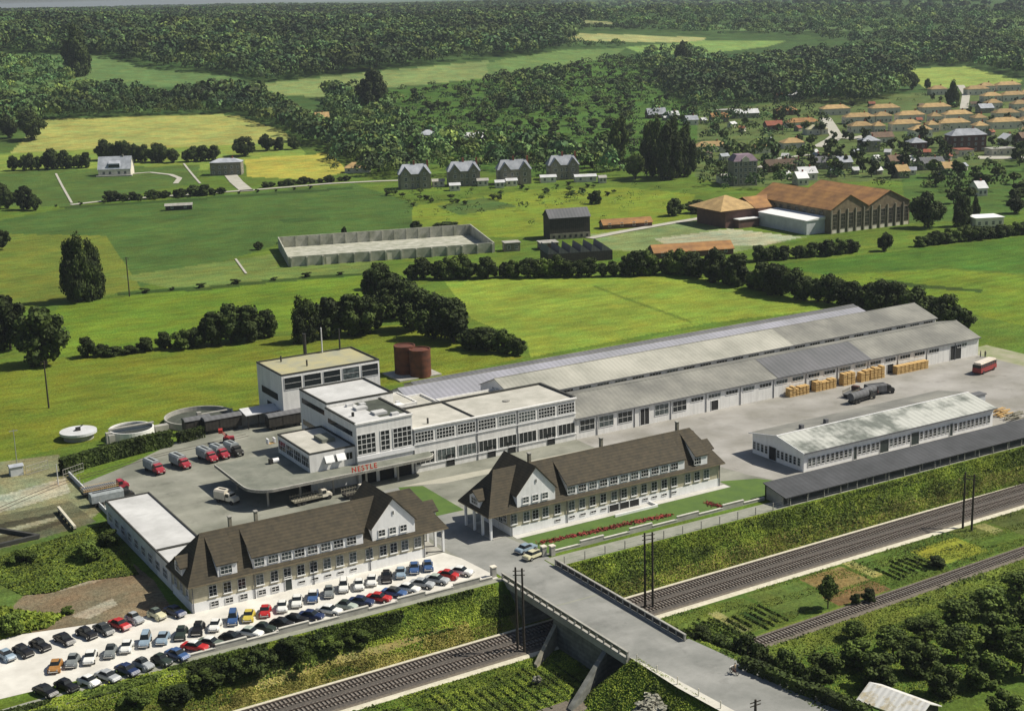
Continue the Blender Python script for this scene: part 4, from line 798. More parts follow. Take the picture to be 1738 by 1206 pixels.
rowB = [(94, 1129, 'rounded', 'orange brown'), (123, 1121, 'bonnet', 'grey'), (153, 1114, 'saloon', 'white'), (187, 1105, 'bonnet', 'grey', 'dark grey'), (215, 1096, 'rounded', 'white'), (246, 1087, 'van', 'light blue'), (276, 1082, 'rounded', 'light blue'), (307, 1074, 'oldcar', 'dark green'), (336, 1066, 'oldcar', 'black'), (365, 1060, 'rounded', 'white'), (395, 1050, 'van', 'blue'), (422, 1044, 'rounded', 'yellow'), (450, 1036, 'rounded', 'red'), (479, 1028, 'rounded', 'white'), (504, 1019, 'saloon', 'white'), (531, 1011, 'saloon', 'blue', 'white'), (558, 1004, 'bonnet', 'grey'), (583, 995, 'van', 'white'), (609, 991, 'rounded', 'white'), (631, 984, 'rounded', 'white'), (656, 978, 'oldcar', 'black'), (680, 971, 'rounded', 'light blue'), (703, 963, 'saloon', 'blue'), (726, 959, 'rounded', 'blue')]
rowC = [(77, 1172, 'saloon', 'black'), (113, 1163, 'oldcar', 'black'), (151, 1155, 'rounded', 'white'), (183, 1147, 'saloon', 'silver grey'), (216, 1136, 'saloon', 'dark blue'), (243, 1127, 'bonnet', 'silver grey', 'dark grey'), (274, 1120, 'bonnet', 'dark green'), (301, 1110, 'saloon', 'blue'), (329, 1101, 'saloon', 'red', 'white'), (356, 1093, 'saloon', 'grey green', 'white'), (392, 1083, 'rounded', 'black'), (424, 1074, 'saloon', 'white', 'pale green'), (449, 1066, 'bonnet', 'dark green'), (478, 1057, 'rounded', 'black'), (503, 1051, 'oldcar', 'black'), (528, 1044, 'saloon', 'dark blue'), (559, 1035, 'saloon', 'white'), (588, 1028, 'bonnet', 'pale green', 'dark green'), (613, 1020, 'saloon', 'dark blue'), (643, 1014, 'saloon', 'red'), (669, 1005, 'saloon', 'blue', 'dark grey'), (692, 998, 'saloon', 'white'), (716, 990, 'saloon', 'silver grey'), (741, 983, 'saloon', 'silver grey', 'pale green'), (760, 975, 'rounded', 'red'), (782, 969, 'saloon', 'white')]
for row, hd, where in ((rowA, -72, 'back row'), (rowB, -116, 'middle row'), (rowC, -68, 'front row')):
    for k, c in enumerate(row):
        rf = c[4] if len(c) > 4 else None
        car(c[0], c[1], c[2], c[3], hd, '%s %s%s, %s in the car park %s' % (c[3], KD[c[2]], ', %s roof' % rf if rf else '', ORD[k], where), rf)
car(893, 930, 'saloon', 'light blue', 12, 'pale blue saloon parked at the works entrance beside the lawn, farther from the bridge', None, 'cars at the entrance')
car(906, 941, 'saloon', 'cream', 12, 'cream yellow saloon parked at the works entrance, nearest the boundary wall', None, 'cars at the entrance')
# ------------------------------------------------------------------ lorries
def lorry(px, py, head, label, cabm, boxm, kind='box', ln=6.0, name='milk_lorry', group=None, z=0.03):
    p = P(px, py, .5); t = thing(name, (p[0], p[1], z), label, 'lorry', group, R(head))
    f = ln/2
    mb = taper([(f-2.0, .6), (f-2.0, 2.15), (f-.95, 2.15), (f-.7, 1.5), (f+.1, 1.35), (f+.25, .6)], 1.9, 1.7, 1, 2.2); cab = put(bev(mb, 'cab', M[cabm], .1), 'cab', t)
    put(MB().box(f-.93, f-.74, -.75, .75, 1.5, 2.0).box(f-1.9, f-1.1, -.97, -.94, 1.4, 2.0).box(f-1.9, f-1.1, .94, .97, 1.4, 2.0).mesh('window', M['glass']), 'window', t)
    wm = MB().cyl((0, -.12, 0), .45, .24, 14, 'Y').mesh('wheel', M['tyre'])
    for x in (f-.45, -f+1.0) if ln < 8 else (f-.45, -f+1.0, -f+2.1):
        for y in (-.88, .88): put(wm, 'wheel', t, (x, y, .45))
    put(MB().box(-f, f-.1, -.8, .8, .55, .75).mesh('chassis', M['black']), 'chassis', t)
    for y in (-.6, .6): put(MB().cyl((f+.2, y, .95), .12, .08, 10, 'X').mesh('headlight', M['zinc']), 'headlight', t)
    if kind == 'box':
        mb = MB().extr([(-1.05, .8), (1.05, .8), (1.05, 2.25), (.75, 2.6), (-.75, 2.6), (-1.05, 2.25)], 'X', -f, f-2.05); put(mb.mesh('load_cover', M[boxm]), 'load_cover', t)
        put(MB().box(-f+.6, f-2.4, -.22, .22, 2.61, 2.66).mesh('roof_hatch', M['black']), 'roof_hatch', t)
    elif kind == 'tank':
        put(MB().cyl((-f, 0, 1.7), .95, ln-2.3, 20, 'X').mesh('tank', M[boxm]), 'tank', t)
    elif kind == 'flat':
        mb = MB().box(-f, f-2.05, -1.1, 1.1, .8, 1.0); put(mb.mesh('load_bed', M[boxm]), 'load_bed', t)
        mb = MB(); x = -f
        while x < f-2.1: mb.box(x, x+.08, -1.1, -1.02, 1.0, 1.9).box(x, x+.08, 1.02, 1.1, 1.0, 1.9); x += .6
        mb.box(-f, f-2.05, -1.12, -1.06, 1.45, 1.6).box(-f, f-2.05, 1.06, 1.12, 1.45, 1.6); put(mb.mesh('side_rack', M['stone']), 'side_rack', t)
    elif kind == 'cans':
        put(MB().box(-f, f-2.05, -1.1, 1.1, .8, .95).mesh('load_bed', M[boxm]), 'load_bed', t)
        mb = MB()
        for i_ in range(int((ln-2.3)/.42)):
            for j_ in range(5): mb.cyl((-f+.25+i_*.42, -.85+j_*.42, .96), .17, .7, 8); mb.cyl((-f+.25+i_*.42, -.85+j_*.42, 1.66), .11, .12, 8)
        o = put(mb.mesh('milk_churn', M['metal']), 'milk_churn', t); o['kind'] = 'stuff'
        mb = MB().box(-f, f-2.05, -1.14, -1.08, 1.3, 1.45).box(-f, f-2.05, 1.08, 1.14, 1.3, 1.45).box(-f, f-2.05, -1.14, -1.08, 1.75, 1.82).box(-f, f-2.05, 1.08, 1.14, 1.75, 1.82); put(mb.mesh('side_rail', M['timber']), 'side_rail', t)
    return t
GL = 'red lorries in the yard'
lorry(262, 797, -80, 'red lorry with grey covered box, leftmost of the parked lorries', 'redpaint', 'canvas', group=GL)
lorry(306, 788, -80, 'red lorry with grey covered box, second from the left in the yard', 'redpaint', 'canvas', group=GL)
lorry(352, 777, -80, 'red lorry with grey covered box, third from the left in the yard', 'redpaint', 'canvas', group=GL)
lorry(373, 772, -80, 'red lorry with plain grey box, squeezed between two others', 'redpaint', 'canvas', group=GL, ln=5.4)
lorry(397, 767, -80, 'dark lorry with pale grey box, rightmost of the parked lorries', 'black', 'canvas', group=GL, ln=5.2)
lorry(178, 832, 2, 'long red cabbed lorry loaded with milk churns beside the yard wall', 'redpaint', 'darkwood', 'cans', 9.2)
lorry(190, 848, 2, 'long lorry with pale load close behind the flat annex', 'black', 'canvas', 'box', 8.5)
lorry(385, 848, -62, 'pale van shaped lorry standing in the canopy shadow', 'housewall', 'housewall', ln=4.8, name='van')
lorry(528, 847, 3, 'flat bed lorry with timber rack under the canopy edge', 'housewall', 'stone', 'flat', 8.0)
lorry(605, 838, 3, 'small pale lorry with low sides under the right canopy edge', 'housewall', 'darkwood', 'flat', 5.5)
for (a, b_, h_, lab, k_, c1, c2, ln_) in ((1462, 677, 8, 'grey lorry with round tank, nearest the workshop roof', 'tank', 'black', 'asb3', 8), (1478, 669, 14, 'grey tank lorry parked behind another one', 'tank', 'darkbrick', 'asb3', 7), (1492, 665, -15, 'dark lorry with covered load at the far side of the lorry park', 'box', 'black', 'asb3', 7), (1447, 668, 20, 'dark flat lorry at the left of the lorry park', 'flat', 'darkbrick', 'asb3', 6)):
    lorry(a, b_, h_, lab, c1, c2, k_, ln_, name='lorry', group='lorries parked behind the workshop')
# bus
p = G(1677, 632); t = thing('coach', (p[0], p[1]+1.2, 0.02), 'dark red single deck coach with cream roof at the warehouse end', 'coach', None, R(14))
put(bev(taper([(-4.0, .45), (-4.0, 1.7), (3.9, 1.7), (4.1, 1.2), (4.1, .45)], 2.4, 2.35, 1, 2), 'body', M['redtile'] if False else mat('coach_red', (.30, .03, .03), (.24, .025, .025), 2, rough=.35), .08), 'body', t)
put(MB().box(-3.95, 3.85, -1.16, 1.16, 1.7, 2.4).mesh('window', M['glass']), 'window', t)
put(bev(MB().box(-4.05, 3.95, -1.2, 1.2, 2.4, 2.95), 'roof', mat('coach_cream', (.75, .68, .58), (.68, .6, .5), 2, rough=.4), .25), 'roof', t)
mb = MB()
for i_ in range(8): mb.box(-3.9+i_*1.08, -3.8+i_*1.08, -1.19, 1.19, 1.7, 2.4)
put(mb.mesh('pillar', M['redpaint']), 'pillar', t)
for x in (-2.6, 2.7):
    for y in (-1.08, 1.08): put(MB().cyl((0, -.13, 0), .45, .26, 14, 'Y').mesh('wheel', M['tyre']), 'wheel', t, (x, y, .45))
# red loader
p = G(387, 750); t = thing('loading_tractor', (p[0], p[1], 0.02), 'small red tractor with raised bucket near the wagons', 'tractor', None, R(-20))
put(bev(MB().box(-.9, 1.4, -.6, .6, .6, 1.3), 'body', M['redpaint'], .1), 'body', t); put(MB().box(-1.9, -1.0, -.8, .8, 2.3, 3.1).bar((.4, -.7, 1), (-1.3, -.7, 2.5), .1).bar((.4, .7, 1), (-1.3, .7, 2.5), .1).mesh('bucket', M['redsign']), 'bucket', t)
for x, r_ in ((-.5, .6), (1.1, .4)):
    for y in (-.75, .75): put(MB().cyl((0, -.15, 0), r_, .3, 14, 'Y').mesh('wheel', M['tyre']), 'wheel', t, (x, y, r_))
put(MB().box(-.5, -.1, -.3, .3, 1.3, 1.9).mesh('seat', M['black']), 'seat', t)
# small things standing on the canopy roof
p = P(460, 751, 4.3)
t = thing('roof_hatch_frame', (p[0], p[1], 4.2), 'small white and yellow framed hatch standing on the canopy roof', 'hatch'); MB().box(p[0]-.9, p[0]+.9, p[1]-.6, p[1]+.6, 4.2, 4.3).build('frame', M['timber'], t)
MB().box(p[0]-.9, p[0]-.6, p[1]-.6, p[1]+.6, 4.3, 5.3).box(p[0]+.6, p[0]+.9, p[1]-.6, p[1]+.6, 4.3, 5.3).build('panel', M['white2'], t)
p = P(461, 784, 4.3); t = thing('extractor', (p[0], p[1], 4.2), 'black and white extractor on the canopy roof beside the annex', 'extractor'); MB().cyl((p[0], p[1]-.5, 4.7), .5, 1.3, 14, 'X').build('drum', M['white2'], t); MB().box(p[0]-.7, p[0]-.01, p[1]-1, p[1], 4.2, 5.2).build('motor', M['black'], t)
# crates / timber stacks against the warehouse
stk = [(1337, 1371, 1.9, 6), (1381, 1393, 2.2, 2), (1393, 1417, 2.2, 4), (1428, 1449, 2.9, 3), (1458, 1473, 2.4, 2), (1474, 1499, 2.6, 4), (1519, 1573, 1.9, 8)]
tot = 0
for a, b_, h_, n_ in stk:
    x0 = Xat(a, 254.6, .5); x1 = Xat(b_, 254.6, .5); wd = (x1-x0)/n_
    for k in range(n_):
        tot += 1; xx = x0+k*wd; hh = h_+random.uniform(-.15, .25)
        t = thing('timber_stack', (xx+wd/2, 254.6, 0), 'stack of fresh yellow timber leaning along the white wall of the near warehouse', 'timber stack', 'timber stacks along the warehouse wall')
        mb = MB(); z = 0.03; j = 0
        while z < hh:
            q = .05 if j % 2 else 0; mb.box(xx+.08+q, xx+wd-.12-q, 253.9+q+random.uniform(-.04, .04), 255.5, z, z+.24); z += .30; j += 1
        mb.build('planks', M['timber'], t)
        mb = MB(); z = .27
        for _ in range(j-1): mb.box(xx+.2, xx+.35, 253.95, 255.4, z, z+.06).box(xx+wd-.5, xx+wd-.35, 253.95, 255.4, z, z+.06); z += .30
        mb.build('spacer', M['darkwood'], t)
# lumber heap at right
for k, (a, b_, col_, lab) in enumerate(((1702, 700, 'timber', 'heap of rough timber beams, left of two at the right edge'), (1722, 706, 'stone', 'heap of grey and brown beams, right of two at the right edge'))):
    p = G(a, b_+5); t = thing('timber_heap', (p[0], p[1], 0), lab, 'timber heap', 'timber heaps by the fence')
    mb = MB()
    for _ in range(16):
        x, y, z = p[0]+random.uniform(-1.4, 1.4), p[1]+random.uniform(-1, 1), .15+random.random()*1.4; d = random.uniform(-.4, .4); mb.bar((x-1.6, y-d, z), (x+1.6, y+d, z+random.uniform(-.2, .2)), .14, 5)
    mb.build('beams', M[col_], t)
p = G(1655, 683); t = thing('container', (p[0], p[1], 0), 'small blue white open hut behind the workshop far end', 'hut'); MB().box(p[0]-2.2, p[0]+2.2, p[1]-1, p[1]+1, 0, 1.9).build('wall', M['shadewall'], t); MB().box(p[0]-2.4, p[0]+2.4, p[1]-1.2, p[1]+1.2, 1.9, 2.1).build('roof', M['asb3'], t)
p = G(105, 893); q = G(128, 902); q0 = G(100, 868)
t = thing('concrete_beam', (q[0], q[1], 0), 'long pale beam lying on trestles in the rail yard', 'beam')
MB().bar((q0[0], q0[1], .9), (q[0], q[1], .9), .35, 4).build('beam', M['limepath'], t)
for k in range(5):
    c = q0+(q-q0)*(k+.5)/5; MB().box(c[0]-.4, c[0]+.4, c[1]-.3, c[1]+.3, 0, .62).build('trestle', M['darkwood'], t)
p = G(28, 805); t = thing('hut', (p[0], p[1], 0), 'tiny grey blue hut at the meadow edge on the far left', 'hut'); MB().box(p[0]-1.3, p[0]+1.3, p[1]-1, p[1]+1, 0, 2.0).build('wall', M['shadewall'], t); MB().extr([(p[1]-1.2, 2.0), (p[1], 2.4), (p[1]+1.2, 2.0)], 'X', p[0]-1.5, p[0]+1.5).build('roof', M['greyslate'], t)
# ------------------------------------------------------------------ walls, fences, gates
def stepped_wall(label, x0, x1, y, seq, m='concrete', name='boundary_wall'):
    t = thing(name, (x0, y, 0), label, 'wall'); x = x0; k = 0; mb = MB(); cp = MB()
    while x < x1:
        ln, h = seq[k % len(seq)]; e = min(x+ln, x1); mb.box(x, e-.002, y-.12, y+.12, -.3, h); cp.box(x-.03, e-.03, y-.2, y+.2, h, h+.12); x = e; k += 1
    mb.build('wall', M[m], t); cp.build('coping', mat('coping_stone', (.62, .60, .54), (.5, .48, .42), 1), t); return t
stepped_wall('low stepped concrete wall along the car park above the gravel track', 57.6, 111.0, 198.55, [(5.2, .5), (5.0, 1.0)])
stepped_wall('low stepped concrete wall along the front of the office lawn', 125.6, 173, 202.6, [(5.6, .5), (5.0, 1.05)])
for x, y, lab in ((111.8, 199.6, 'square concrete gate pillar at the car park end'), (125.0, 202.0, 'square concrete gate pillar beside the entrance lawn'), (123.6, 202.6, 'dark gate pillar beside the parked cream car')):
    t = thing('gate_pillar', (x, y, 0), lab, 'gate pillar'); MB().box(x-.4, x+.4, y-.4, y+.4, 0, 1.7).build('shaft', M['concrete'], t); MB().box(x-.5, x+.5, y-.5, y+.5, 1.7, 1.9).build('cap', M['housewall'], t)
t = thing('yard_wall', (66.0, 268, 0), 'dark low wall with wire fence along the yard edge on the left', 'wall'); MB().box(65.8, 66.05, 264, 297, -.2, 1.0).build('wall', M['shadewall'], t)
mb = MB(); y = 264
while y < 297: mb.box(65.88, 65.96, y, y+.08, 1.0, 2.2); y += 3
mb.build('fence_post', M['concrete'], t)
t = thing('wire_fence', (124, 197.3, 0), 'post and wire fence along the top of the railway cutting, right of the bridge', 'fence'); mb = MB(); x = 124.5
while x < 300: mb.box(x-.07, x+.07, 197.25, 197.39, -.3, 1.5); x += 4.2
mb.build('fence_post', M['concrete'], t)['kind'] = 'stuff'
mb = MB()
for z in (.5, .95, 1.4): mb.box(124.5, 300, 197.31, 197.33, z, z+.02)
mb.build('wire', M['metal'], t)
t = thing('wire_fence', (113, 155, 0), 'thin post fence along the pale verge below the bridge end', 'fence'); mb = MB()
for k in range(9): y = 160-k*4.5; x = np.interp(y, [120, 155, 162], [115.3, 113.4, 112.9]); mb.box(x-.06, x+.06, y-.06, y+.06, -.4, 1.2)
mb.build('fence_post', M['housewall'], t)
for a, b_, lab in (((45, 806), (82, 795), 'left leaf of the wire mesh yard gate, swung open'), ((108, 812), (142, 800), 'right leaf of the wire mesh yard gate, beside the parked churn lorry')):
    p, q = G(*a), G(*b_); t = thing('yard_gate', tuple(p), lab, 'gate'); mb = MB()
    for z in (.1, .9, 1.9): mb.bar((p[0], p[1], z), (q[0], q[1], z), .05)
    for k in range(9): c = p+(q-p)*k/8; mb.bar((c[0], c[1], .1), (c[0], c[1], 1.95), .05 if k in (0, 8) else .025)
    mb.build('frame', M['concrete'], t)
t = thing('siding_track', tuple(G(200, 792)), 'curving yard siding set in the ground, running past the hedge to the wagons', 'railway track')
for off in (-.75, .75):
    mb = MB(); P3 = [G(*q) for q in ((-20, 872), (60, 838), (110, 818), (180, 798), (240, 780), (300, 765), (345, 756), (420, 738))]
    for a, c in zip(P3[:-1], P3[1:]):
        d = (c-a)/np.linalg.norm(c-a); nn = np.array([-d[1], d[0], 0])*off; mb.bar(tuple(a+nn+np.array([0, 0, .05])), tuple(c+nn+np.array([0, 0, .05])), .06, 4)
    mb.build('rail', M['steelrail'], t)
# ------------------------------------------------------------------ poles
def pole(px, py, top, label, double=None, m='pole', r_=.22, arms=2, name='telegraph_pole', z=None):
    p = G(px, py) if z is None else P(px, py, z); h = (py-top)/ppm(p)/.93; t = thing(name, tuple(p), label, 'pole')
    pts = [p]
    if double is not None: pts.append(G(*double))
    for c in pts: MB().bar((c[0], c[1], p[2]-.5), (c[0], c[1], p[2]+h), r_, 8, r_*.7).build('post', M[m], t)
    if double is not None:
        c = pts[1]
        for q in (.5, 1.2): MB().bar((p[0]-.5, p[1], p[2]+h-q), (c[0]+.5, c[1], p[2]+h-q), .08).build('cross_arm', M[m], t)
    elif arms:
        for q in range(arms): MB().box(p[0]-.9, p[0]+.9, p[1]-.05, p[1]+.05, p[2]+h-.4-q*.5, p[2]+h-.28-q*.5).build('cross_arm', M[m], t)
    return t
pole(1095, 1035, 905, 'tall double telegraph pole beside the tracks right of the bridge', (1108, 1034))
pole(1634, 896, 803, 'tall double telegraph pole beside the tracks near the right edge', (1649, 900))
pole(879, 1106, 963, 'tall double telegraph pole standing in front of the bridge parapet', (890, 1108))
pole(83, 692, 615, 'single telegraph pole in the meadow under the large left trees'); pole(220, 503, 440, 'single telegraph pole in the meadow right of the tall twin tree')
pole(29, 787, 730, 'thin pale lamp post at the far left meadow edge', m='metal', r_=.09, arms=1, name='lamp_post')
pole(1282, 1212, 1186, 'short pole top with cross arm at the bottom beside the road')
pole(99, 822, 788, 'short white post beside the yard gate', m='zinc', r_=.12, arms=0, name='gate_post')
t = thing('ramp_wall', tuple(G(30, 912)), 'dark low wedge shaped wall in the rail yard at the left edge', 'wall')
for c_, d_ in (((-30, 897), (66, 913)), ((66, 913), (-30, 935))):
    p, q = G(*c_), G(*d_); MB().bar((p[0], p[1], .4), (q[0], q[1], .4), .5, 4).build('wall', M['fascia'], t)
# ------------------------------------------------------------------ people
def person(x, y, z, rot, top, legs, label, sit=False, name='person', h=1.75):
    s = h/1.75; J = [((0, 0, .95), .15), ((0, 0, 1.2), .15), ((0, 0, 1.42), .16), ((0, .01, 1.52), .06), ((0, .02, 1.64), .10), ((0, .02, 1.72), .085)]; E_s = [(0, 1), (1, 2), (2, 3), (3, 4), (4, 5)]
    for sg in (-1, 1):
        n_ = len(J)
        if sit: J += [((sg*.11, .05, .9), .11), ((sg*.14, .42, .82), .085), ((sg*.14, .38, .42), .06), ((sg*.14, .5, .38), .05)]; A2 = [((sg*.2, .02, 1.4), .07), ((sg*.25, .2, 1.2), .05), ((sg*.26, .48, 1.15), .04)]
        else: J += [((sg*.1, 0, .88), .11), ((sg*.11, .05*sg, .48), .075), ((sg*.12, -.05*sg, .08), .05), ((sg*.12, .1-.05*sg, .04), .045)]; A2 = [((sg*.2, 0, 1.4), .07), ((sg*.26, -.03, 1.12), .05), ((sg*.27, .08, .86), .04)]
        E_s += [(0, n_), (n_, n_+1), (n_+1, n_+2), (n_+2, n_+3)]; m_ = len(J); J += A2; E_s += [(2, m_), (m_, m_+1), (m_+1, m_+2)]
    me = bpy.data.meshes.new(name); me.from_pydata([tuple(c*s for c in j[0]) for j in J], E_s, []); o = bpy.data.objects.new(name, me); COL.objects.link(o)
    md = o.modifiers.new('skin', 'SKIN'); sv = me.skin_vertices[0].data
    for k, j in enumerate(J): sv[k].radius = (j[1]*s*.9, j[1]*s*.8)
    sv[0].use_root = True; o.modifiers.new('smooth', 'SUBSURF').levels = 1; me.materials.append(M[top]); o.location = (x, y, z); o.rotation_euler = (0, 0, rot)
    tag(o, label, 'person')
    hd = MB().cyl((0, .02*s, 1.6*s), .085*s, .17*s, 10, r2=.07*s).mesh('face', M['skin']); put(hd, 'face', o); put(MB().cyl((0, .0, 1.70*s), .1*s, .08*s, 10, r2=.06*s).mesh('hair', M['black']), 'hair', o)
    if not sit: put(MB().cyl((-.11*s, 0, .1*s), .07*s, .8*s, 8, r2=.11*s).cyl((.11*s, 0, .1*s), .07*s, .8*s, 8, r2=.11*s).mesh('trousers', M[legs]), 'trousers', o)
    return o
p = G(1664, 606); person(p[0], p[1], .02, 1, 'clothd', 'black', 'person in dark clothes standing left of two beside the coach')
p = G(1672, 606); person(p[0], p[1], .02, 2, 'black', 'clothd', 'person in dark clothes standing right of two beside the coach')
p = P(1246, 1140, .3); hd = math.atan2(P(1215, 1120, 0)[1]-P(1246, 1136, 0)[1], P(1215, 1120, 0)[0]-P(1246, 1136, 0)[0])
t = thing('moped', (p[0], p[1], .05), 'dark moped ridden along the road below the bridge', 'moped', None, hd)
for x in (-.6, .6):
    mb = MB()
    for i_ in range(16):
        a_, c_ = 2*math.pi*i_/16, 2*math.pi*(i_+1)/16; mb.bar((x+.3*math.cos(a_), 0, .33+.3*math.sin(a_)), (x+.3*math.cos(c_), 0, .33+.3*math.sin(c_)), .045, 5)
    mb.bar((x, -.05, .33), (x, .05, .33), .06); put(mb.mesh('wheel', M['tyre']), 'wheel', t)
put(MB().bar((-.6, 0, .33), (.1, 0, .45), .05).bar((.1, 0, .45), (.55, 0, .9), .05).bar((.6, 0, .33), (.5, 0, 1.0), .04).box(-.25, .15, -.12, .12, .3, .6).mesh('frame', M['darkbrick']), 'frame', t)
put(MB().box(-.45, .0, -.13, .13, .78, .88).mesh('seat', M['black']), 'seat', t); put(MB().bar((.48, -.3, 1.05), (.48, .3, 1.05), .03).mesh('handlebar', M['chrome']), 'handlebar', t)
person(p[0]-.2*math.cos(hd), p[1]-.2*math.sin(hd), 0.05, hd-math.pi/2, 'clothl', 'clothd', 'person in tan jacket riding the moped on the road', True)
# ------------------------------------------------------------------ houses beyond the meadows
class Bld:
    """a building in its own frame: x along the front, y back, front at y = -d/2"""
    def __init__(s, name, px, py, rot, label, cat, group=None, dz=0.0):
        p = G(px, py); s.p = p; s.k = ppm(p); s.t = thing(name, (p[0], p[1], p[2]+dz), label, cat, group, rot)
    def part(s, mb, name, m, parent=None): return put(mb.mesh(name, M[m] if isinstance(m, str) else m), name, parent or s.t)
    def win(s, x, y, z, w_, h, nx=2, ny=2, face=0.0, **k): return put(win_mesh(w_, h, nx, ny, **k), 'window', s.t, (x, y, z), (0, 0, face))
def gable_roof(w_, d, h, hr, oh=.4, axis='X', x0=0, y0=0, th=.15):
    mb = MB(); sl = hr/(d/2 if axis == 'X' else w_/2)
    if axis == 'X': mb.extr([(y0-d/2-oh, h-sl*oh), (y0, h+hr), (y0+d/2+oh, h-sl*oh), (y0+d/2+oh, h-sl*oh+th), (y0, h+hr+th), (y0-d/2-oh, h-sl*oh+th)], 'X', x0-w_/2-oh, x0+w_/2+oh)
    else: mb.extr([(x0-w_/2-oh, h-sl*oh), (x0, h+hr), (x0+w_/2+oh, h-sl*oh), (x0+w_/2+oh, h-sl*oh+th), (x0, h+hr+th), (x0-w_/2-oh, h-sl*oh+th)], 'Y', y0-d/2-oh, y0+d/2+oh)
    return mb
def hip_roof(w_, d, h, hr, oh=.4, run=None):
    W, D = w_/2+oh, d/2+oh; run = min(D, W*.95) if run is None else run; a, b_, c, e = (-W, -D, h), (W, -D, h), (W, D, h), (-W, D, h); r1, r2 = (-W+run, 0, h+hr), (W-run, 0, h+hr); mb = MB()
    mb.face([a, b_, r2, r1]).face([b_, c, r2]).face([c, e, r1, r2]).face([e, a, r1]).face([a, e, c, b_]); return mb
def house(px, py, wpx, d, h, hr, label, kind='gable', wall='housewall', roof='tan', rot=-25, nwin=4, floors=1, name='house', cat='house', group=None, chim=True, wfac=1.0):
    B = Bld(name, px, py, R(rot), label, cat, group); w_ = wpx/B.k*wfac
    if kind == 'gable': B.part(MB().extr([(-d/2, -1), (d/2, -1), (d/2, h), (0, h+hr), (-d/2, h)], 'X', -w_/2, w_/2), 'wall', wall); B.part(gable_roof(w_, d, h, hr), 'roof', roof)
    elif kind == 'gabley': B.part(MB().extr([(-w_/2, -1), (w_/2, -1), (w_/2, h), (0, h+hr), (-w_/2, h)], 'Y', -d/2, d/2), 'wall', wall); B.part(gable_roof(w_, d, h, hr, axis='Y'), 'roof', roof)
    elif kind == 'flat': B.part(MB().box(-w_/2, w_/2, -d/2, d/2, -1, h), 'wall', wall); B.part(MB().box(-w_/2-.3, w_/2+.3, -d/2-.3, d/2+.3, h, h+.25), 'roof', roof)
    else: B.part(MB().box(-w_/2, w_/2, -d/2, d/2, -1, h), 'wall', wall); B.part(hip_roof(w_, d, h, hr), 'roof', roof)
    for f_ in range(floors):
        for k in range(nwin): B.win(-w_/2+w_*(k+.5)/nwin, -d/2-.01, .9+f_*2.9, 1.2, 1.5)
    for f_ in range(floors): B.win(w_/2+.01, 0, .9+f_*2.9, 1.2, 1.5, face=E_); B.win(-w_/2-.01, 0, .9+f_*2.9, 1.2, 1.5, face=W_)
    if chim and kind != 'flat': B.part(MB().box(w_*.2-.35, w_*.2+.35, -.3, .3, h+hr*.5, h+hr+1.0), 'chimney', 'redtile')
    return B
# two houses on the left
B = Bld('house', 198, 297, R(-28), 'white house with steep pale roof and wide dormer on the left hillside', 'house'); w_ = 54/B.k
B.part(MB().extr([(-5, -1), (5, -1), (5, 4.2), (0, 10.5), (-5, 4.2)], 'X', -w_/2, w_/2), 'wall', 'housewall'); B.part(gable_roof(w_, 10, 4.2, 6.3), 'roof', 'greyslate')
B.part(MB().extr([(-4.8, 4.6), (-1.2, 4.6), (-1.2, 8.6), (-4.8, 7.0)], 'X', -3.2, 3.2), 'dormer', 'greyslate'); B.part(MB().box(-3.0, 3.0, -4.95, -4.82, 5.0, 6.3), 'dormer_window', 'glass')
for x in (-6, -2.5, 2.5, 6): B.win(x, -5.01, 1, 1.5, 1.6)
B.part(MB().box(4, 4.8, -.4, .4, 9, 11.6), 'chimney', 'stone'); B.part(MB().box(-w_/2-1, w_/2+1, -7.2, -5.02, -.5, .5), 'terrace', 'concrete')
B = house(386, 296, 52, 9, 7.2, 2.0, 'two storey stone house with slate hipped roof above its driveway', 'hip', 'stone', 'greyslate', -30, 5, 2)
house(607, 292, 42, 8, 2.8, 2.8, 'low house with orange hipped roof left of the villas', 'hip', 'housewall', 'tan', -28, 3)
house(541, 205, 34, 8, 2.4, 3.6, 'farm shed with tan roof among the trees below the pale field', 'gable', 'housewall', 'tan', -15, 2, name='barn', cat='barn')
house(304, 356, 44, 3.4, 2.3, .8, 'long low shelter with pale roof in the upper left meadow', 'gable', 'darkwood', 'concrete', -22, 2, name='field_shelter', cat='shelter', chim=False)
house(303, 357, 1, 3, .1, .1, 'x') if False else None
house(727, 250, 30, 9, 8.0, 3.0, 'pale tall house with slate hipped roof behind the villas', 'hip', 'housewall', 'greyslate', -22, 3, 2)
house(802, 244, 36, 8, 3.6, 3.6, 'barn with very pale roof, larger one behind the villas', 'gable', 'housewall', 'zinc', -18, 3, name='barn', cat='barn')
house(778, 245, 20, 6, 3, 2, 'outbuilding with pale roof left of the pale roofed barn', 'gable', 'housewall', 'zinc', -18, 2, name='barn', cat='barn', chim=False)
house(758, 240, 10, 5, 3, 2, 'tiny hut with pointed roof between the tall house and the barn', 'hip', 'housewall', 'housewall', -18, 1, name='hut', cat='hut', chim=False)
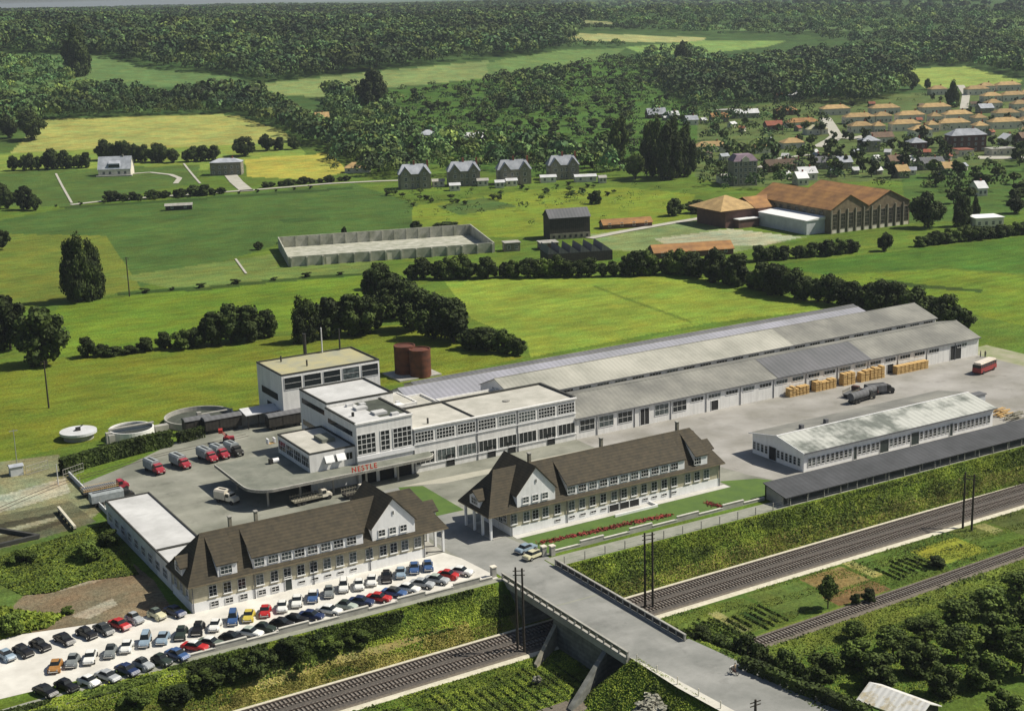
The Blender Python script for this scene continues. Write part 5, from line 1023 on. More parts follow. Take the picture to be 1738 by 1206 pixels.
def villa(px, py, wpx, label):
    wpx *= 1.18
    B = Bld('villa', px, py, R(-24), label, 'villa', 'row of four tall villas'); w_ = wpx/B.k; d = 9.5; h = 7.6; hr = 4.6
    B.part(MB().box(-w_/2, w_/2, -d/2, d/2, -1.5, h), 'wall', 'stone'); B.part(hip_roof(w_, d, h, hr, run=2.6), 'roof', 'greyslate')
    for x in (-w_*.28, w_*.30):
        B.part(MB().extr([(x-2.6, 0), (x+2.6, 0), (x+2.6, h+.2), (x, h+3.6), (x-2.6, h+.2)], 'Y', -d/2-1.0, -d/2+3), 'gable_wall', 'stone'); B.part(gable_roof(5.2, 5.6, h+.2, 3.4, axis='Y', x0=x, y0=-d/2+1.6), 'gable_roof', 'greyslate')
        for f_ in (1, 4.2): B.win(x, -d/2-1.01, f_, 1.5, 1.8)
        B.win(x, -d/2-1.01, 7.2, 1.0, 1.1)
    for x in (-1.2, 1.4):
        for f_ in (1, 4.2): B.win(x, -d/2-.01, f_, 1.1, 1.8)
    for x in (0, w_*.42): B.part(MB().box(x-.45, x+.45, -.5, .5, h+2.5, h+hr+1.6), 'chimney', 'redtile')
    for y in (-2.5, 1.5):
        for f_ in (1, 4.2): B.win(-w_/2-.01, y, f_, 1.1, 1.8, face=W_)
villa(704, 319, 46, 'tall grey villa with steep twin gabled pale roof, first of four from the left'); villa(787, 314, 46, 'tall grey villa with steep twin gabled pale roof, second of four from the left')
villa(872, 311, 48, 'tall grey villa with steep twin gabled pale roof, third of four from the left'); villa(955, 303, 44, 'tall grey villa with steep twin gabled pale roof, last of four, rightmost')
for k, (a, b_, wp, rf, lab) in enumerate(((744, 316, 20, 'concrete', 'flat shed between the first and second villas'), (772, 323, 17, 'zinc', 'small pale hut before the second villa'), (819, 315, 18, 'concrete', 'small hut between the second and third villas'), (848, 318, 15, 'zinc', 'small white roofed hut before the third villa'), (868, 315, 18, 'zinc', 'wider pale hut under the third villa'), (930, 309, 26, 'zinc', 'low white roofed hut before the fourth villa'), (993, 308, 36, 'zinc', 'white flat roofed cottage right of the fourth villa'), (1022, 310, 12, 'concrete', 'smallest hut right of the white flat roofed cottage'))):
    house(a, b_, wp, 5, 2.8, .9, lab, 'gable', 'housewall', rf, -24, 2, name='hut', cat='hut', chim=False)
# dark timber barn and ruins
B = Bld('barn', 962, 402, R(-17), 'tall dark timber barn with grey corrugated roof beside the lane', 'barn'); w_ = 70/B.k
B.part(MB().extr([(-5, -1), (5, -1), (5, 8.6), (0, 11.4), (-5, 8.6)], 'X', -w_/2, w_/2), 'wall', 'darkwood'); B.part(gable_roof(w_, 10, 8.6, 2.8), 'roof', 'asb3')
B.part(MB().box(-w_/2-.05, w_/2+.05, -5.2, -5.02, -1, 2.4), 'base_wall', 'stone')
for k in range(7): B.part(MB().box(-w_/2+1+k*w_/7.2, -w_/2+1.9+k*w_/7.2, -5.3, -5.21, .6, 1.7), 'opening', 'dark')
house(1062, 385, 86, 6, 1.9, 1.7, 'long low shed with orange tiled roof right of the dark barn', 'gable', 'darkbrick', 'orange', -17, 4, name='long_shed', cat='shed', chim=False)
house(1172, 432, 138, 9, 2.2, 2.2, 'long low shed with faded orange roof behind the hedge trees', 'gable', 'darkbrick', 'orange', -20, 5, name='long_shed', cat='shed', chim=False)
B = Bld('sawtooth_shed', 978, 440, R(-18), 'derelict dark sawtooth roofed shed behind the hedge', 'shed'); w_ = 112/B.k
B.part(MB().box(-w_/2, w_/2, -6, 6, -1, 3.6), 'wall', 'darkwood'); mb = MB(); n_ = 6
for k in range(n_): x = -w_/2+k*w_/n_; mb.extr([(x, 3.6), (x+w_/n_-.1, 3.6), (x+.4, 6.2)], 'Y', -6, 6)
B.part(mb, 'roof', 'asb3')
house(930, 422, 30, 6, 2.6, .4, 'low brick outbuilding left of the sawtooth shed', 'flat', 'darkbrick', 'concrete', -18, 2, name='shed', cat='shed')
house(868, 425, 26, 5, 3.2, .4, 'small grey block with a stub tower at the ruin end', 'flat', 'stone', 'concrete', -18, 2, name='shed', cat='shed')
# roofless ruin
LF, RF_, LB = P(490, 453), P(840, 428), P(460, 424); a_ = math.atan2(RF_[1]-LF[1], RF_[0]-LF[0]); Lx = float(np.linalg.norm((RF_-LF)[:2])); Ly = 42.0
t = thing('roofless_hall', tuple((LF[0], LF[1], 0)), 'long roofless grey hall, only walls and pale floor left, in the far meadow', 'ruin', None, a_)
def rw(name, x0, x1, y0, y1, z0, z1, m): put(MB().box(x0, x1, y0, y1, z0, z1).mesh(name, M[m] if isinstance(m, str) else m), name, t)
rw('wall', 0, Lx, 0, .4, 0, 3.7, 'oldconc'); rw('wall', 0, Lx, Ly, Ly+.4, 0, 4.6, 'oldconc')
for x in (0, Lx-.4): put(MB().extr([(.41, 0), (Ly-.01, 0), (Ly-.01, 4.6), (.41, 3.7)], 'X', x, x+.4).mesh('wall', M['oldconc']), 'wall', t)
rw('floor', .5, Lx-.5, .5, Ly-.1, 0, .35, 'oldconc')
for k in range(14): rw('buttress', 1+k*(Lx-2)/13-.25, 1+k*(Lx-2)/13+.25, -1.0, -.01, 0, 3.4, 'oldconc')
for k in (2.5, 6.6, 11.3): rw('doorway', k*Lx/14, k*Lx/14+1.7, -.06, -.01, 0, 2.6, 'housewall')
for k in range(16): rw('pilaster', 2+k*(Lx-4)/15-.2, 2+k*(Lx-4)/15+.2, Ly-.35, Ly-.01, .36, 4.4, 'oldconc')
# brick mill with orange roofs
o_ = P(1409.6, 397); t = thing('brick_mill', (o_[0], o_[1], 0), 'large brick mill with orange twin gabled roofs, arched bays and white lean-to', 'mill', None, R(-3))
def pm(mb, name, m): return put(mb.mesh(name, M[m] if isinstance(m, str) else m), name, t)
arch = mat('mill_brick', (.22, .17, .10), (.13, .10, .06), 2)
# two parallel halls whose gables face the valley
for k, (x0, x1, y1) in enumerate(((0, 18.5, 48), (18.6, 40, 42))):
    xc = (x0+x1)/2; pm(MB().extr([(x0, -1), (x1, -1), (x1, 9.5), (xc, 14.5), (x0, 9.5)], 'Y', 0, y1), 'wall', arch)
    pm(gable_roof(x1-x0, y1, 9.5, 5.0, oh=.5, axis='Y', x0=xc, y0=y1/2), 'roof', 'orange')
for k in range(10):
    x = 1.6+k*4.05; pm(MB().box(x-1.75, x-1.3, -.55, -.01, 0, 9.2), 'pilaster', 'stone'); put(win_mesh(2.2, 6.0, 3, 4, .1, 'glass', 'stone', .2, False), 'window', t, (x+.25, 0, 1.6), (0, 0, 0)); pm(MB().box(x-.9, x+1.4, -.12, -.01, -.4, 1.4), 'plinth_panel', 'housewall')
for k in range(8): put(win_mesh(2.4, 2.0, 3, 2, .1, 'glass', 'stone', .2, False), 'window', t, (0, 6+k*5, 6.2), (0, 0, W_))
pm(MB().box(-9, -.01, 3.5, 34, -1, 5.4), 'lean_to_wall', 'shadewall'); pm(MB().hexa([(-9.3, 3.2, 5.41), (-.02, 3.2, 5.41), (-.02, 34.2, 5.41), (-9.3, 34.2, 5.41), (-9.3, 3.2, 5.65), (-.02, 3.2, 6.6), (-.02, 34.2, 6.6), (-9.3, 34.2, 5.65)]), 'lean_to_roof', 'white2')
pm(MB().box(-24, -9.1, 36, 56, -1, 7.2), 'wall', 'darkbrick'); put(hip_roof(20, 22, 7.2, 4.6).mesh('roof', M['tan']), 'roof', t, (-17, 46, 0))
pm(MB().box(-9.0, -.01, 34.1, 52, -1, 7.0), 'wall', 'darkbrick'); pm(gable_roof(12, 17.9, 7.0, 3.6, oh=.1, axis='X', x0=-4.5, y0=43), 'roof', 'orange')
pm(MB().box(-20, -10, 32.5, 35.9, -1, 3.4), 'porch_wall', 'darkbrick'); pm(MB().box(-20.3, -9.7, 32.1, 35.95, 3.4, 3.7), 'porch_roof', 'white2')
# housing estate, upper right
c8 = lambda a, b_: (1138+a/2.872, b_/2.872)
EST = [(800, 553, 150), (1040, 550, 155), (1285, 545, 160), (915, 595, 160), (1165, 585, 145), (1395, 582, 150), (925, 640, 120), (1140, 630, 155), (1375, 625, 165), (1625, 620, 165), (1630, 575, 130), (1490, 455, 120), (1640, 435, 130), (1665, 485, 130), (1300, 455, 90), (1560, 490, 100), (1700, 530, 90), (1215, 660, 110), (1745, 563, 90), (1740, 612, 95), (1745, 662, 80), (1570, 525, 80), (1535, 440, 80), (1728, 478, 80), (1030, 590, 90), (1285, 592, 60), (1500, 600, 70), (1505, 640, 70), (1010, 640, 60), (1270, 635, 60)]
for a, b_, wd in EST:
    x, y = c8(a, b_+6); house(x, y, wd/2.872*.92, 8.5, 4.6, 2.6, 'tan hip roofed pale house in the rows of the upper right estate', 'hip', 'housewall', 'tan', -24, 4, 1, group='matching houses of the hillside estate')
for a, b_, wd, kd, wl, rf, fl, lab in [(640, 615, 170, 'hip', 'housewall', 'orange', 1, 'long orange hip roofed house at the left end of the estate'), (705, 650, 110, 'hip', 'housewall', 'mossroof', 1, 'house with mossy yellow roof beside the pale road fork'), (195, 735, 175, 'hip', 'housewall', 'tan', 1, 'long tan roofed house right of the tall poplars'),
    (440, 740, 90, 'hip', 'housewall', 'tan', 1, 'small tan roofed house left of the garden wall'), (592, 718, 115, 'hip', 'housewall', 'tan', 1, 'square tan roofed house with pale walls near the garden wall'), (560, 556, 112, 'hip', 'darkbrick', 'orange', 1, 'orange roofed cottage below the white roofed farm'), (500, 630, 85, 'gable', 'darkbrick', 'redtile', 1, 'red roofed cottage in the trees left of the estate'),
    (235, 590, 85, 'gable', 'stone', 'orange', 1, 'low orange roofed shed beside the white roofed sheds'), (365, 570, 125, 'gable', 'stone', 'zinc', 1, 'long white roofed shed on the wooded slope'), (270, 555, 100, 'flat', 'housewall', 'concrete', 1, 'pale flat house above the white roofed shed'), (605, 478, 90, 'gable', 'stone', 'zinc', 1, 'farm building with bright white roof up the slope'),
    (535, 478, 55, 'gable', 'stone', 'orange', 1, 'farm building with orange roof joined to the white roofed one'), (235, 305, 150, 'flat', 'housewall', 'housewall', 1, 'long pale villa alone among the high trees'), (1435, 735, 190, 'hip', 'darkbrick', 'greyslate', 3, 'big dark red brick mansion with pale slate roof'), (1640, 700, 62, 'gabley', 'housewall', 'white2', 1, 'little house with bright white gable roof at the right edge'),
    (1610, 750, 140, 'flat', 'housewall', 'concrete', 1, 'long low pale building by the paved square'), (1425, 755, 80, 'flat', 'housewall', 'redtile', 1, 'low kiosk with vivid red roof before the brick mansion'), (1195, 745, 80, 'hip', 'darkbrick', 'greyslate', 2, 'dark two storey house with grey hipped roof, centre of the village'), (965, 735, 92, 'hip', 'stone', 'greyslate', 2, 'dark house with pale mansard roof below the road fork'),
    (1025, 690, 110, 'gable', 'housewall', 'browntile', 1, 'pale house with brown zigzag roofs near the road fork'), (530, 830, 150, 'gable', 'browntile', 'browntile', 1, 'long brown roofed house left of the village cluster'), (610, 825, 70, 'gabley', 'housewall', 'browntile', 1, 'brown gabled house joined to the long brown roofed one'), (750, 815, 110, 'gable', 'stone', 'asb3', 1, 'dark grey roofed house in the village cluster'),
    (712, 800, 36, 'gabley', 'housewall', 'greyslate', 1, 'narrow pale gabled house in the village cluster'), (840, 815, 70, 'gable', 'stone', 'greyslate', 1, 'light grey roofed house in the village cluster'), (660, 870, 90, 'gable', 'housewall', 'zinc', 1, 'white roofed house low in the village cluster'), (632, 895, 55, 'gable', 'housewall', 'white2', 1, 'small bright white roof behind the mill'),
    (1155, 810, 70, 'gable', 'housewall', 'zinc', 1, 'pale roofed house before the dark central house'), (1085, 810, 60, 'gable', 'stone', 'browntile', 1, 'small brown roofed house in the village centre'), (1265, 820, 120, 'gable', 'stone', 'asb3', 1, 'long dark slate roofed farmhouse in the village'), (1120, 860, 60, 'gable', 'stone', 'tan', 1, 'little tan roofed shed in the gardens'), (1345, 845, 60, 'gable', 'stone', 'tan', 1, 'little brown shed at the village edge'),
    (1500, 945, 50, 'gable', 'housewall', 'zinc', 1, 'white roofed hut in the meadow right of the mill'), (1530, 1095, 150, 'flat', 'housewall', 'white2', 1, 'low white building behind the hedge, right of the dark trees'), (1720, 720, 60, 'gable', 'darkbrick', 'browntile', 2, 'dark brick house cut by the right edge'), (1530, 545, 70, 'gable', 'stone', 'greyslate', 1, 'grey roofed house amid the estate'), (12, 580, 50, 'gable', 'stone', 'zinc', 1, 'grey shed roof at the poplars'), (100, 603, 60, 'gable', 'housewall', 'greyslate', 1, 'pale small shed left of the orange one'), (290, 885, 120, 'flat', 'housewall', 'concrete', 1, 'low pale outbuilding under the mauve roofed tower house')]:
    x, y = c8(a, b_+4); B = house(x, y, wd/2.872*.95, 9, 3.0*fl+.6, 2.6 if fl < 3 else 3.4, lab, kd, wl, rf, -22, max(2, int(wd/35)), fl)
x, y = c8(350, 900); B = Bld('tower_house', x, y, R(-22), 'tall dark tower house with mauve mansard roof left of the village', 'house'); w_ = 118/2.872/B.k
B.part(MB().box(-w_/2, w_/2, -5, 5, -1, 12), 'wall', 'stone'); B.part(MB().hexa([(-w_/2-.3, -5.3, 12), (w_/2+.3, -5.3, 12), (w_/2+.3, 5.3, 12), (-w_/2-.3, 5.3, 12), (-w_/2+2, -3.4, 15), (w_/2-2, -3.4, 15), (w_/2-2, 3.4, 15), (-w_/2+2, 3.4, 15)]), 'roof', 'mauve')
B.part(MB().extr([(-1.8, 11.8), (1.8, 11.8), (1.8, 13.2), (0, 14.6), (-1.8, 13.2)], 'Y', -5.5, -3), 'dormer', 'housewall')
for f_ in range(4):
    for k in range(5): B.win(-w_/2+w_*(k+.5)/5, -5.01, 1+f_*2.9, 1.4, 1.9)
house(1113, 200, 32, 8, 3, 4, 'lone barn with pale grey roof above the poplars', 'gable', 'darkbrick', 'greyslate', -18, 2, name='barn', cat='barn'); house(1135, 204, 20, 5, 2.2, 1.2, 'low pale roofed lean shed beside the lone barn', 'gable', 'stone', 'zinc', -18, 1, name='shed', cat='shed', chim=False)
house(105, 12, 40, 20, 10, .3, 'flat topped block on the left skyline', 'flat', 'stone', 'concrete', -28, 4, 2)
hp = [(1210, 600), (1250, 640), (1330, 700), (620, 640), (300, 620), (350, 640), (480, 700), (560, 780), (700, 760), (900, 760), (1060, 760), (1250, 760), (1010, 850), (900, 850), (1180, 850), (1300, 870), (1420, 830), (800, 860), (560, 870), (1560, 660), (1690, 690), (1220, 530), (980, 520), (1480, 520), (160, 600), (180, 770), (260, 780), (1350, 780), (1380, 770), (1000, 790)]
for a, b_ in hp:
    x, y = c8(a, b_); house(x, y, random.uniform(8, 14), 4, 2.4, 1.3, 'tiny garden hut squeezed between the village houses', 'gable', random.choice(['housewall', 'stone']), random.choice(['zinc', 'browntile', 'greyslate', 'redtile']), random.uniform(-60, 20), 1, name='hut', cat='hut', group='garden huts of the village', chim=False)
# tin roofed shed at lower right
p0, p1 = P(1445, 1178, -2.5), P(1560, 1220, -2.5); t = thing('tin_roofed_shed', (146.0, 140.0, -5.8), 'shed with streaked white tin roof at the lower right', 'shed', None, 0)
rx = P(1477, 1156, -1.2); ry = P(1577, 1192, -1.2); ang = math.atan2(ry[1]-rx[1], ry[0]-rx[0]); ln_ = float(np.linalg.norm((ry-rx)[:2])); c = (rx+ry)/2
t.location = (c[0], c[1], -5.8); t.rotation_euler = (0, 0, ang)
tin = mat('streaked_tin', (.78, .77, .74), (.58, .50, .34), 1.3, rough=.5, stripes=('X', 1.1, .22), fac=(.36, .5))
put(MB().extr([(-2.9, 0), (2.9, 0), (2.9, 3.0), (0, 4.4), (-2.9, 3.0)], 'X', -ln_/2+.2, ln_/2-.2).mesh('wall', M['darkwood']), 'wall', t); put(gable_roof(ln_-.4, 5.8, 3.0, 1.4, oh=.35).mesh('roof', tin), 'roof', t)

# ------------------------------------------------------------------ vegetation
def quads(pos, nrm, size, asp=1.0):
    n = len(pos); nrm = nrm/np.maximum(np.linalg.norm(nrm, axis=1, keepdims=True), 1e-6); a = rng.normal(size=(n, 3)); u = np.cross(nrm, a); u /= np.maximum(np.linalg.norm(u, axis=1, keepdims=True), 1e-6); v = np.cross(nrm, u)
    s = np.asarray(size)[:, None]*.5; k = 1+.35*(rng.random((n, 4))-.5)
    P4 = np.stack([pos+(-u-v*asp)*s*k[:, :1], pos+(u-v*asp)*s*k[:, 1:2], pos+(u+v*asp)*s*k[:, 2:3], pos+(-u+v*asp)*s*k[:, 3:]], 1); return P4.reshape(-1, 3)
def qmesh(name, V, m):
    me = bpy.data.meshes.new(name); n = len(V); me.vertices.add(n); me.vertices.foreach_set('co', V.astype(np.float32).ravel()); nf = n//4
    me.loops.add(n); me.loops.foreach_set('vertex_index', np.arange(n, dtype=np.int32)); me.polygons.add(nf); me.polygons.foreach_set('loop_start', np.arange(0, n, 4, dtype=np.int32)); me.update(calc_edges=True); me.materials.append(m); return me
def tint(me, per):
    at = me.color_attributes.new('tint', 'FLOAT_COLOR', 'POINT'); at.data.foreach_set('color', np.concatenate([np.repeat(per, 4, axis=0), np.ones((len(per)*4, 1))], 1).astype(np.float32).ravel())
def tree_tints(x, y):
    n_ = len(x); v = .75+.35*np.sin(x/61+y/47)*np.sin(x/83-y/39+1); b_ = 1.2*v*rng.uniform(.55, 1.65, n_); k = rng.uniform(0, 1, n_)[:, None]
    return b_[:, None]*((1-k)*np.array([1.25, 1.0, .8])+k*np.array([.8, 1.0, 1.25]))
def sph(n):
    d = rng.normal(size=(n, 3)); return d/np.linalg.norm(d, axis=1, keepdims=True)
def crown(nb, nl, shape='round', base=.16, size=.06, seed=0):
    """leaf clumps over overlapping lobes; unit height, unit width"""
    bc = []; rr = []
    while len(bc) < nb:
        p = rng.uniform(-1, 1, 3)
        if shape == 'round' and np.linalg.norm(p) > 1: continue
        if shape == 'tall' and (p[0]**2+p[1]**2)**.5 > (1-.35*max(p[2], 0)): continue
        if shape == 'cone' and (p[0]**2+p[1]**2)**.5 > .95*(1-p[2])/2+.12: continue
        k = .33; bc.append((p[0]*k, p[1]*k, base+(1-base)*(.5+p[2]*.36))); rr.append(rng.uniform(.07, .17) if shape != 'cone' else .12)
    bc = np.array(bc); rr = np.array(rr); ix = rng.integers(0, nb, nl); d = sph(nl); d[:, 2] = d[:, 2]*.9+.12
    pos = bc[ix]+d*rr[ix][:, None]*rng.uniform(.55, 1.12, nl)[:, None]*np.array([1, 1, (1-base)*1.05]); nr_ = d+rng.normal(size=(nl, 3))*.45
    return quads(pos, nr_, rng.uniform(.6, 1.4, nl)*size)
TM = {}
def tree_protos():
    for nm, args, lf in (('broad', dict(nb=44, nl=9500, base=.04, size=.034), 'leafm'), ('broad2', dict(nb=40, nl=9500, base=.0, size=.035), 'leafd'), ('tall', dict(nb=50, nl=10000, shape='tall', base=-.04, size=.030), 'leafd'), ('cone', dict(nb=26, nl=3000, shape='cone', base=.06, size=.05), 'leafd'),
                         ('bush', dict(nb=28, nl=6500, base=-.12, size=.042), 'leafd'), ('bushy', dict(nb=26, nl=6500, base=-.1, size=.042), 'leafm'), ('open', dict(nb=26, nl=5500, base=.12, size=.034), 'leafm'), ('blossom', dict(nb=14, nl=1800, base=0, size=.07), 'leafw'), ('small', dict(nb=9, nl=420, base=.1, size=.11), 'leafm'), ('smalld', dict(nb=9, nl=420, base=.05, size=.11), 'leafd')):
        cm = qmesh('crown', crown(**args), M[lf]); mb = MB().bar((0, 0, -.05), (.01, .0, .5), .028, 7, .016)
        for k in range(4): a = k*1.6+.4; mb.bar((.005, 0, .25+.06*k), (.17*math.cos(a), .17*math.sin(a), .48+.05*k), .012, 5, .006)
        TM[nm] = (cm, mb.mesh('trunk', M['bark']))
tree_protos()
def tree(x, y, z, w_, h, kind, label, cat='tree', group=None, name='tree'):
    t = bpy.data.objects.new(name, None); COL.objects.link(t); t.location = (x, y, z); t.scale = (w_, w_*random.uniform(.9, 1.1), h); t.rotation_euler = (0, 0, random.uniform(0, 6.28)); tag(t, label, cat, group)
    c, s_ = TM[kind]; put(c, 'crown', t); put(s_, 'trunk', t); return t
def tpx(px, py, hpx, wpx, kind, label, cat='tree', group=None, name='tree', z=None):
    p = G(px, py) if z is None else P(px, py, z); k = ppm(p); return tree(p[0], p[1], p[2]-.1, wpx/k, hpx/k, kind, label, cat, group, name)
# single trees one can point at
for a, b_, h, w_, kd, lab in [(78, 618, 112, 118, 'bush', 'largest leafy tree at the left, telegraph pole at its foot'), (18, 592, 105, 95, 'bush', 'big dark tree cut by the left edge'), (132, 512, 128, 66, 'tall', 'tall dark twin tree in the left meadow, left half'), (160, 506, 112, 56, 'tall', 'tall dark twin tree in the left meadow, right half'),
    (1210, 476, 62, 56, 'broad2', 'big round dark tree in the hedge below the orange shed'), (519, 580, 88, 58, 'tall', 'upright dark tree behind the boiler house flue'), (133, 128, 95, 62, 'tall', 'massive dark tree alone in the upper left field'), (55, 238, 55, 60, 'broad2', 'round dark tree at the left corner of the pale field'), (17, 235, 45, 40, 'broad2', 'dark tree at the left edge beside the pale field'),
    (632, 190, 78, 66, 'broad2', 'big dark tree on the hillside above the villas'), (415, 265, 36, 50, 'broad2', 'round dark tree above the slate roofed house'), (1160, 118, 52, 34, 'broad2', 'tall dark tree by the upper green field'), (1616, 182, 50, 30, 'tall', 'dark tree standing amid the estate houses'), (1548, 152, 32, 32, 'broad2', 'dark tree at the lower edge of the upper yellow field'),
    (1574, 152, 20, 14, 'broad2', 'small tree at the lower edge of the upper yellow field'), (1108, 300, 112, 50, 'tall', 'very tall dark poplar group, left tree'), (1138, 305, 118, 56, 'tall', 'very tall dark poplar group, middle tree'), (1162, 300, 100, 48, 'tall', 'very tall dark poplar group, right tree'), (1052, 290, 96, 44, 'open', 'tall thin tree left of the poplar group'), (1078, 305, 50, 42, 'broad', 'bushy tree at the foot of the poplar group'),
    (1575, 386, 66, 72, 'broad2', 'broad dark tree right of the mill'), (1632, 384, 64, 40, 'tall', 'upright dark tree right of the mill'), (1655, 376, 50, 22, 'tall', 'slim dark tree beside the upright one'), (1501, 426, 36, 32, 'broad2', 'lone round tree in the meadow below the mill'), (1725, 362, 34, 40, 'broad2', 'dark tree at the right edge above the meadow'),
    (430, 215, 22, 20, 'small', 'x')]:
    if lab != 'x': tpx(a, b_, h, w_, kd, lab)
# dense group behind the boiler house
for a, b_, h, w_ in [(560, 572, 78, 60), (592, 568, 80, 60), (628, 566, 74, 62), (650, 520, 80, 60), (668, 540, 78, 70), (700, 560, 82, 74), (735, 575, 86, 74), (770, 580, 84, 66), (645, 490, 50, 44), (690, 520, 50, 60)]:
    tpx(a, b_, h, w_*1.35, random.choice(['bush', 'bush', 'broad2']), 'big dark tree in the dense clump between the two meadows', group='dark tree clump behind the boiler house')
for a, b_, h, w_ in [(150, 606, 38, 34), (172, 604, 22, 30), (195, 603, 18, 34), (222, 600, 16, 30), (248, 596, 26, 30), (280, 592, 32, 30), (310, 592, 34, 38), (335, 588, 36, 40), (360, 585, 62, 50), (392, 582, 72, 56), (420, 578, 66, 54), (448, 572, 50, 46), (800, 592, 38, 46), (825, 596, 44, 50), (855, 598, 42, 44), (880, 602, 32, 34)]:
    tpx(a, b_, h*1.05, w_*1.3, random.choice(['bush', 'bush', 'bushy']), 'bushy dark tree of the hedgerow crossing the lower meadow', group='hedgerow along the lower meadow')
def row(pts, step, h, w_, kinds, label, group, cat='tree', jy=3, name='tree', hv=.3):
    P3 = [G(*p) for p in pts]
    for a, c in zip(P3[:-1], P3[1:]):
        n_ = max(1, int(np.linalg.norm(c-a)/step))
        for k in range(n_):
            q = a+(c-a)*(k+random.uniform(-.25, .25))/n_; x, y = q[0]+random.uniform(-1, 1), q[1]+random.uniform(-1, 1); s_ = random.uniform(1-hv, 1+hv); tree(x, y, float(hz(x, y))-.1, w_*s_, h*s_, random.choice(kinds), label, cat, group, name)
row([(700, 474), (800, 472), (930, 470), (1060, 468), (1150, 464), (1200, 474)], 3.4, 7.5, 9.0, ['bush', 'bush', 'broad2', 'bushy'], 'tree of the thick hedge between the ruin and the bright meadow', 'thick hedge above the bright meadow')
row([(1215, 478), (1290, 492), (1350, 506), (1440, 520), (1500, 530)], 3.8, 9.0, 10.5, ['bush', 'bush', 'broad2'], 'dark tree in the line running behind the warehouses', 'tree line behind the warehouses')
row([(1500, 532), (1580, 548), (1640, 560), (1690, 566)], 4.2, 9, 11, ['bush', 'bush', 'broad2'], 'dark tree at the far end of the long warehouses', 'trees at the warehouse end')
row([(1280, 444), (1350, 438), (1440, 430), (1460, 424)], 3.4, 6, 8, ['bush', 'bushy'], 'bushy hedge tree below the mill', 'hedge below the mill')
row([(1560, 418), (1640, 408), (1760, 394)], 3.4, 5, 8, ['bush', 'bushy'], 'bushy hedge tree above the right hand meadow', 'hedge above the right meadow')
row([(25, 290), (160, 284)], 4.2, 11, 10, ['bush', 'broad2'], 'dark tree in the row left of the white house', 'tree row beside the white house')
row([(170, 272), (290, 276)], 4.2, 11, 10, ['bush', 'broad2'], 'dark tree in the row behind the white house', 'tree row behind the white house')
row([(300, 276), (375, 272)], 4.5, 9, 10, ['broad2', 'bush'], 'dark tree in the short row between the two houses', 'short tree row between the houses')
row([(455, 256), (520, 252)], 8, 11, 12, ['broad2', 'bush'], 'round dark tree at the right end of the pale field', 'trees right of the pale field')
row([(188, 342), (250, 338), (310, 334), (388, 328)], 3.4, 5, 8, ['bush'], 'clipped dark bush of the roadside hedge below the white house', 'roadside hedge below the houses', 'bush', name='bush')
row([(450, 318), (520, 312), (600, 306)], 3.6, 3.6, 6.5, ['bush'], 'dark bush of the hedge below the stone house', 'hedge below the stone house', 'bush', name='bush')
row([(-5, 352), (40, 356), (85, 360)], 7, 12, 11, ['broad2', 'bush'], 'dark tree at the left edge below the lane', 'trees at the left edge')
row([(-5, 425), (30, 418)], 6, 9, 10, ['bush'], 'bushy tree at the left edge of the middle meadow', 'bushes at the left edge')
row([(240, 497), (350, 488), (480, 474), (620, 463)], 9, 1.6, 4, ['smalld'], 'low bush along the ditch between the meadows', 'bushes along the ditch', 'bush', name='bush')
row([(105, 350), (300, 337), (560, 318)], 9, 1.8, 3, ['smalld'], 'low bush beside the pale lane', 'bushes beside the lane', 'bush', name='bush')
for a, b_, h, w_, lab in [(584, 402, 20, 12, 'narrow bush behind the roofless hall'), (438, 424, 16, 24, 'round bush left of the roofless hall'), (480, 412, 12, 20, 'bush at the back left corner of the roofless hall'), (1010, 346, 26, 34, 'round dark bush in the yellow meadow'), (705, 392, 20, 30, 'bush behind the middle of the roofless hall'), (760, 388, 14, 60, 'long low bush behind the roofless hall'), (1145, 366, 34, 40, 'dark tree above the lane near the mill'), (1180, 362, 26, 44, 'dark tree left of the mill')]:
    tpx(a, b_, h, w_, 'bush', lab, 'bush', name='bush')
# scattered village and garden trees, hillside orchard
def scatter(poly, n_, hh, ww, kinds, label, group, cat='tree', name='tree', mind=5.0):
    Q_ = np.array([G(*p)[:2] for p in poly]); x0, y0 = Q_.min(0); x1, y1 = Q_.max(0); out = []; tries = 0
    while len(out) < n_ and tries < n_*60:
        tries += 1; x, y = random.uniform(x0, x1), random.uniform(y0, y1); ins = False
        for i_ in range(len(Q_)):
            ax, ay = Q_[i_]; bx, by = Q_[(i_+1) % len(Q_)]
            if (ay > y) != (by > y) and x < (bx-ax)*(y-ay)/(by-ay)+ax: ins = not ins
        if not ins or any((x-a)**2+(y-c)**2 < mind**2 for a, c in out): continue
        out.append((x, y)); s_ = random.uniform(.7, 1.3); tree(x, y, float(hz(x, y))-.15, ww*s_, hh*s_, random.choice(kinds), label, cat, group, name)
scatter([(640, 170), (850, 135), (1050, 100), (1100, 120), (1080, 200), (1060, 290), (880, 280), (700, 230)], 190, 6.0, 8.5, ['small', 'small', 'smalld'], 'small fruit tree of the hillside orchard above the villas', 'hillside orchard trees', 'fruit tree', 'fruit_tree', 6)
scatter([(1100, 125), (1190, 130), (1200, 240), (1110, 200)], 26, 7, 8, ['small', 'smalld'], 'small tree on the grassy slope right of the orchard', 'trees on the right slope')
scatter([(640, 330), (1000, 312), (1060, 330), (940, 345), (700, 360)], 34, 2.6, 4, ['small', 'smalld'], 'low garden bush in the plots below the villas', 'garden bushes below the villas', 'bush', 'bush', 3)
scatter([(660, 255), (830, 250), (1040, 265), (1040, 285), (680, 290)], 30, 8, 8, ['broad2', 'broad'], 'dark garden tree behind the villas', 'trees behind the villas', mind=6)
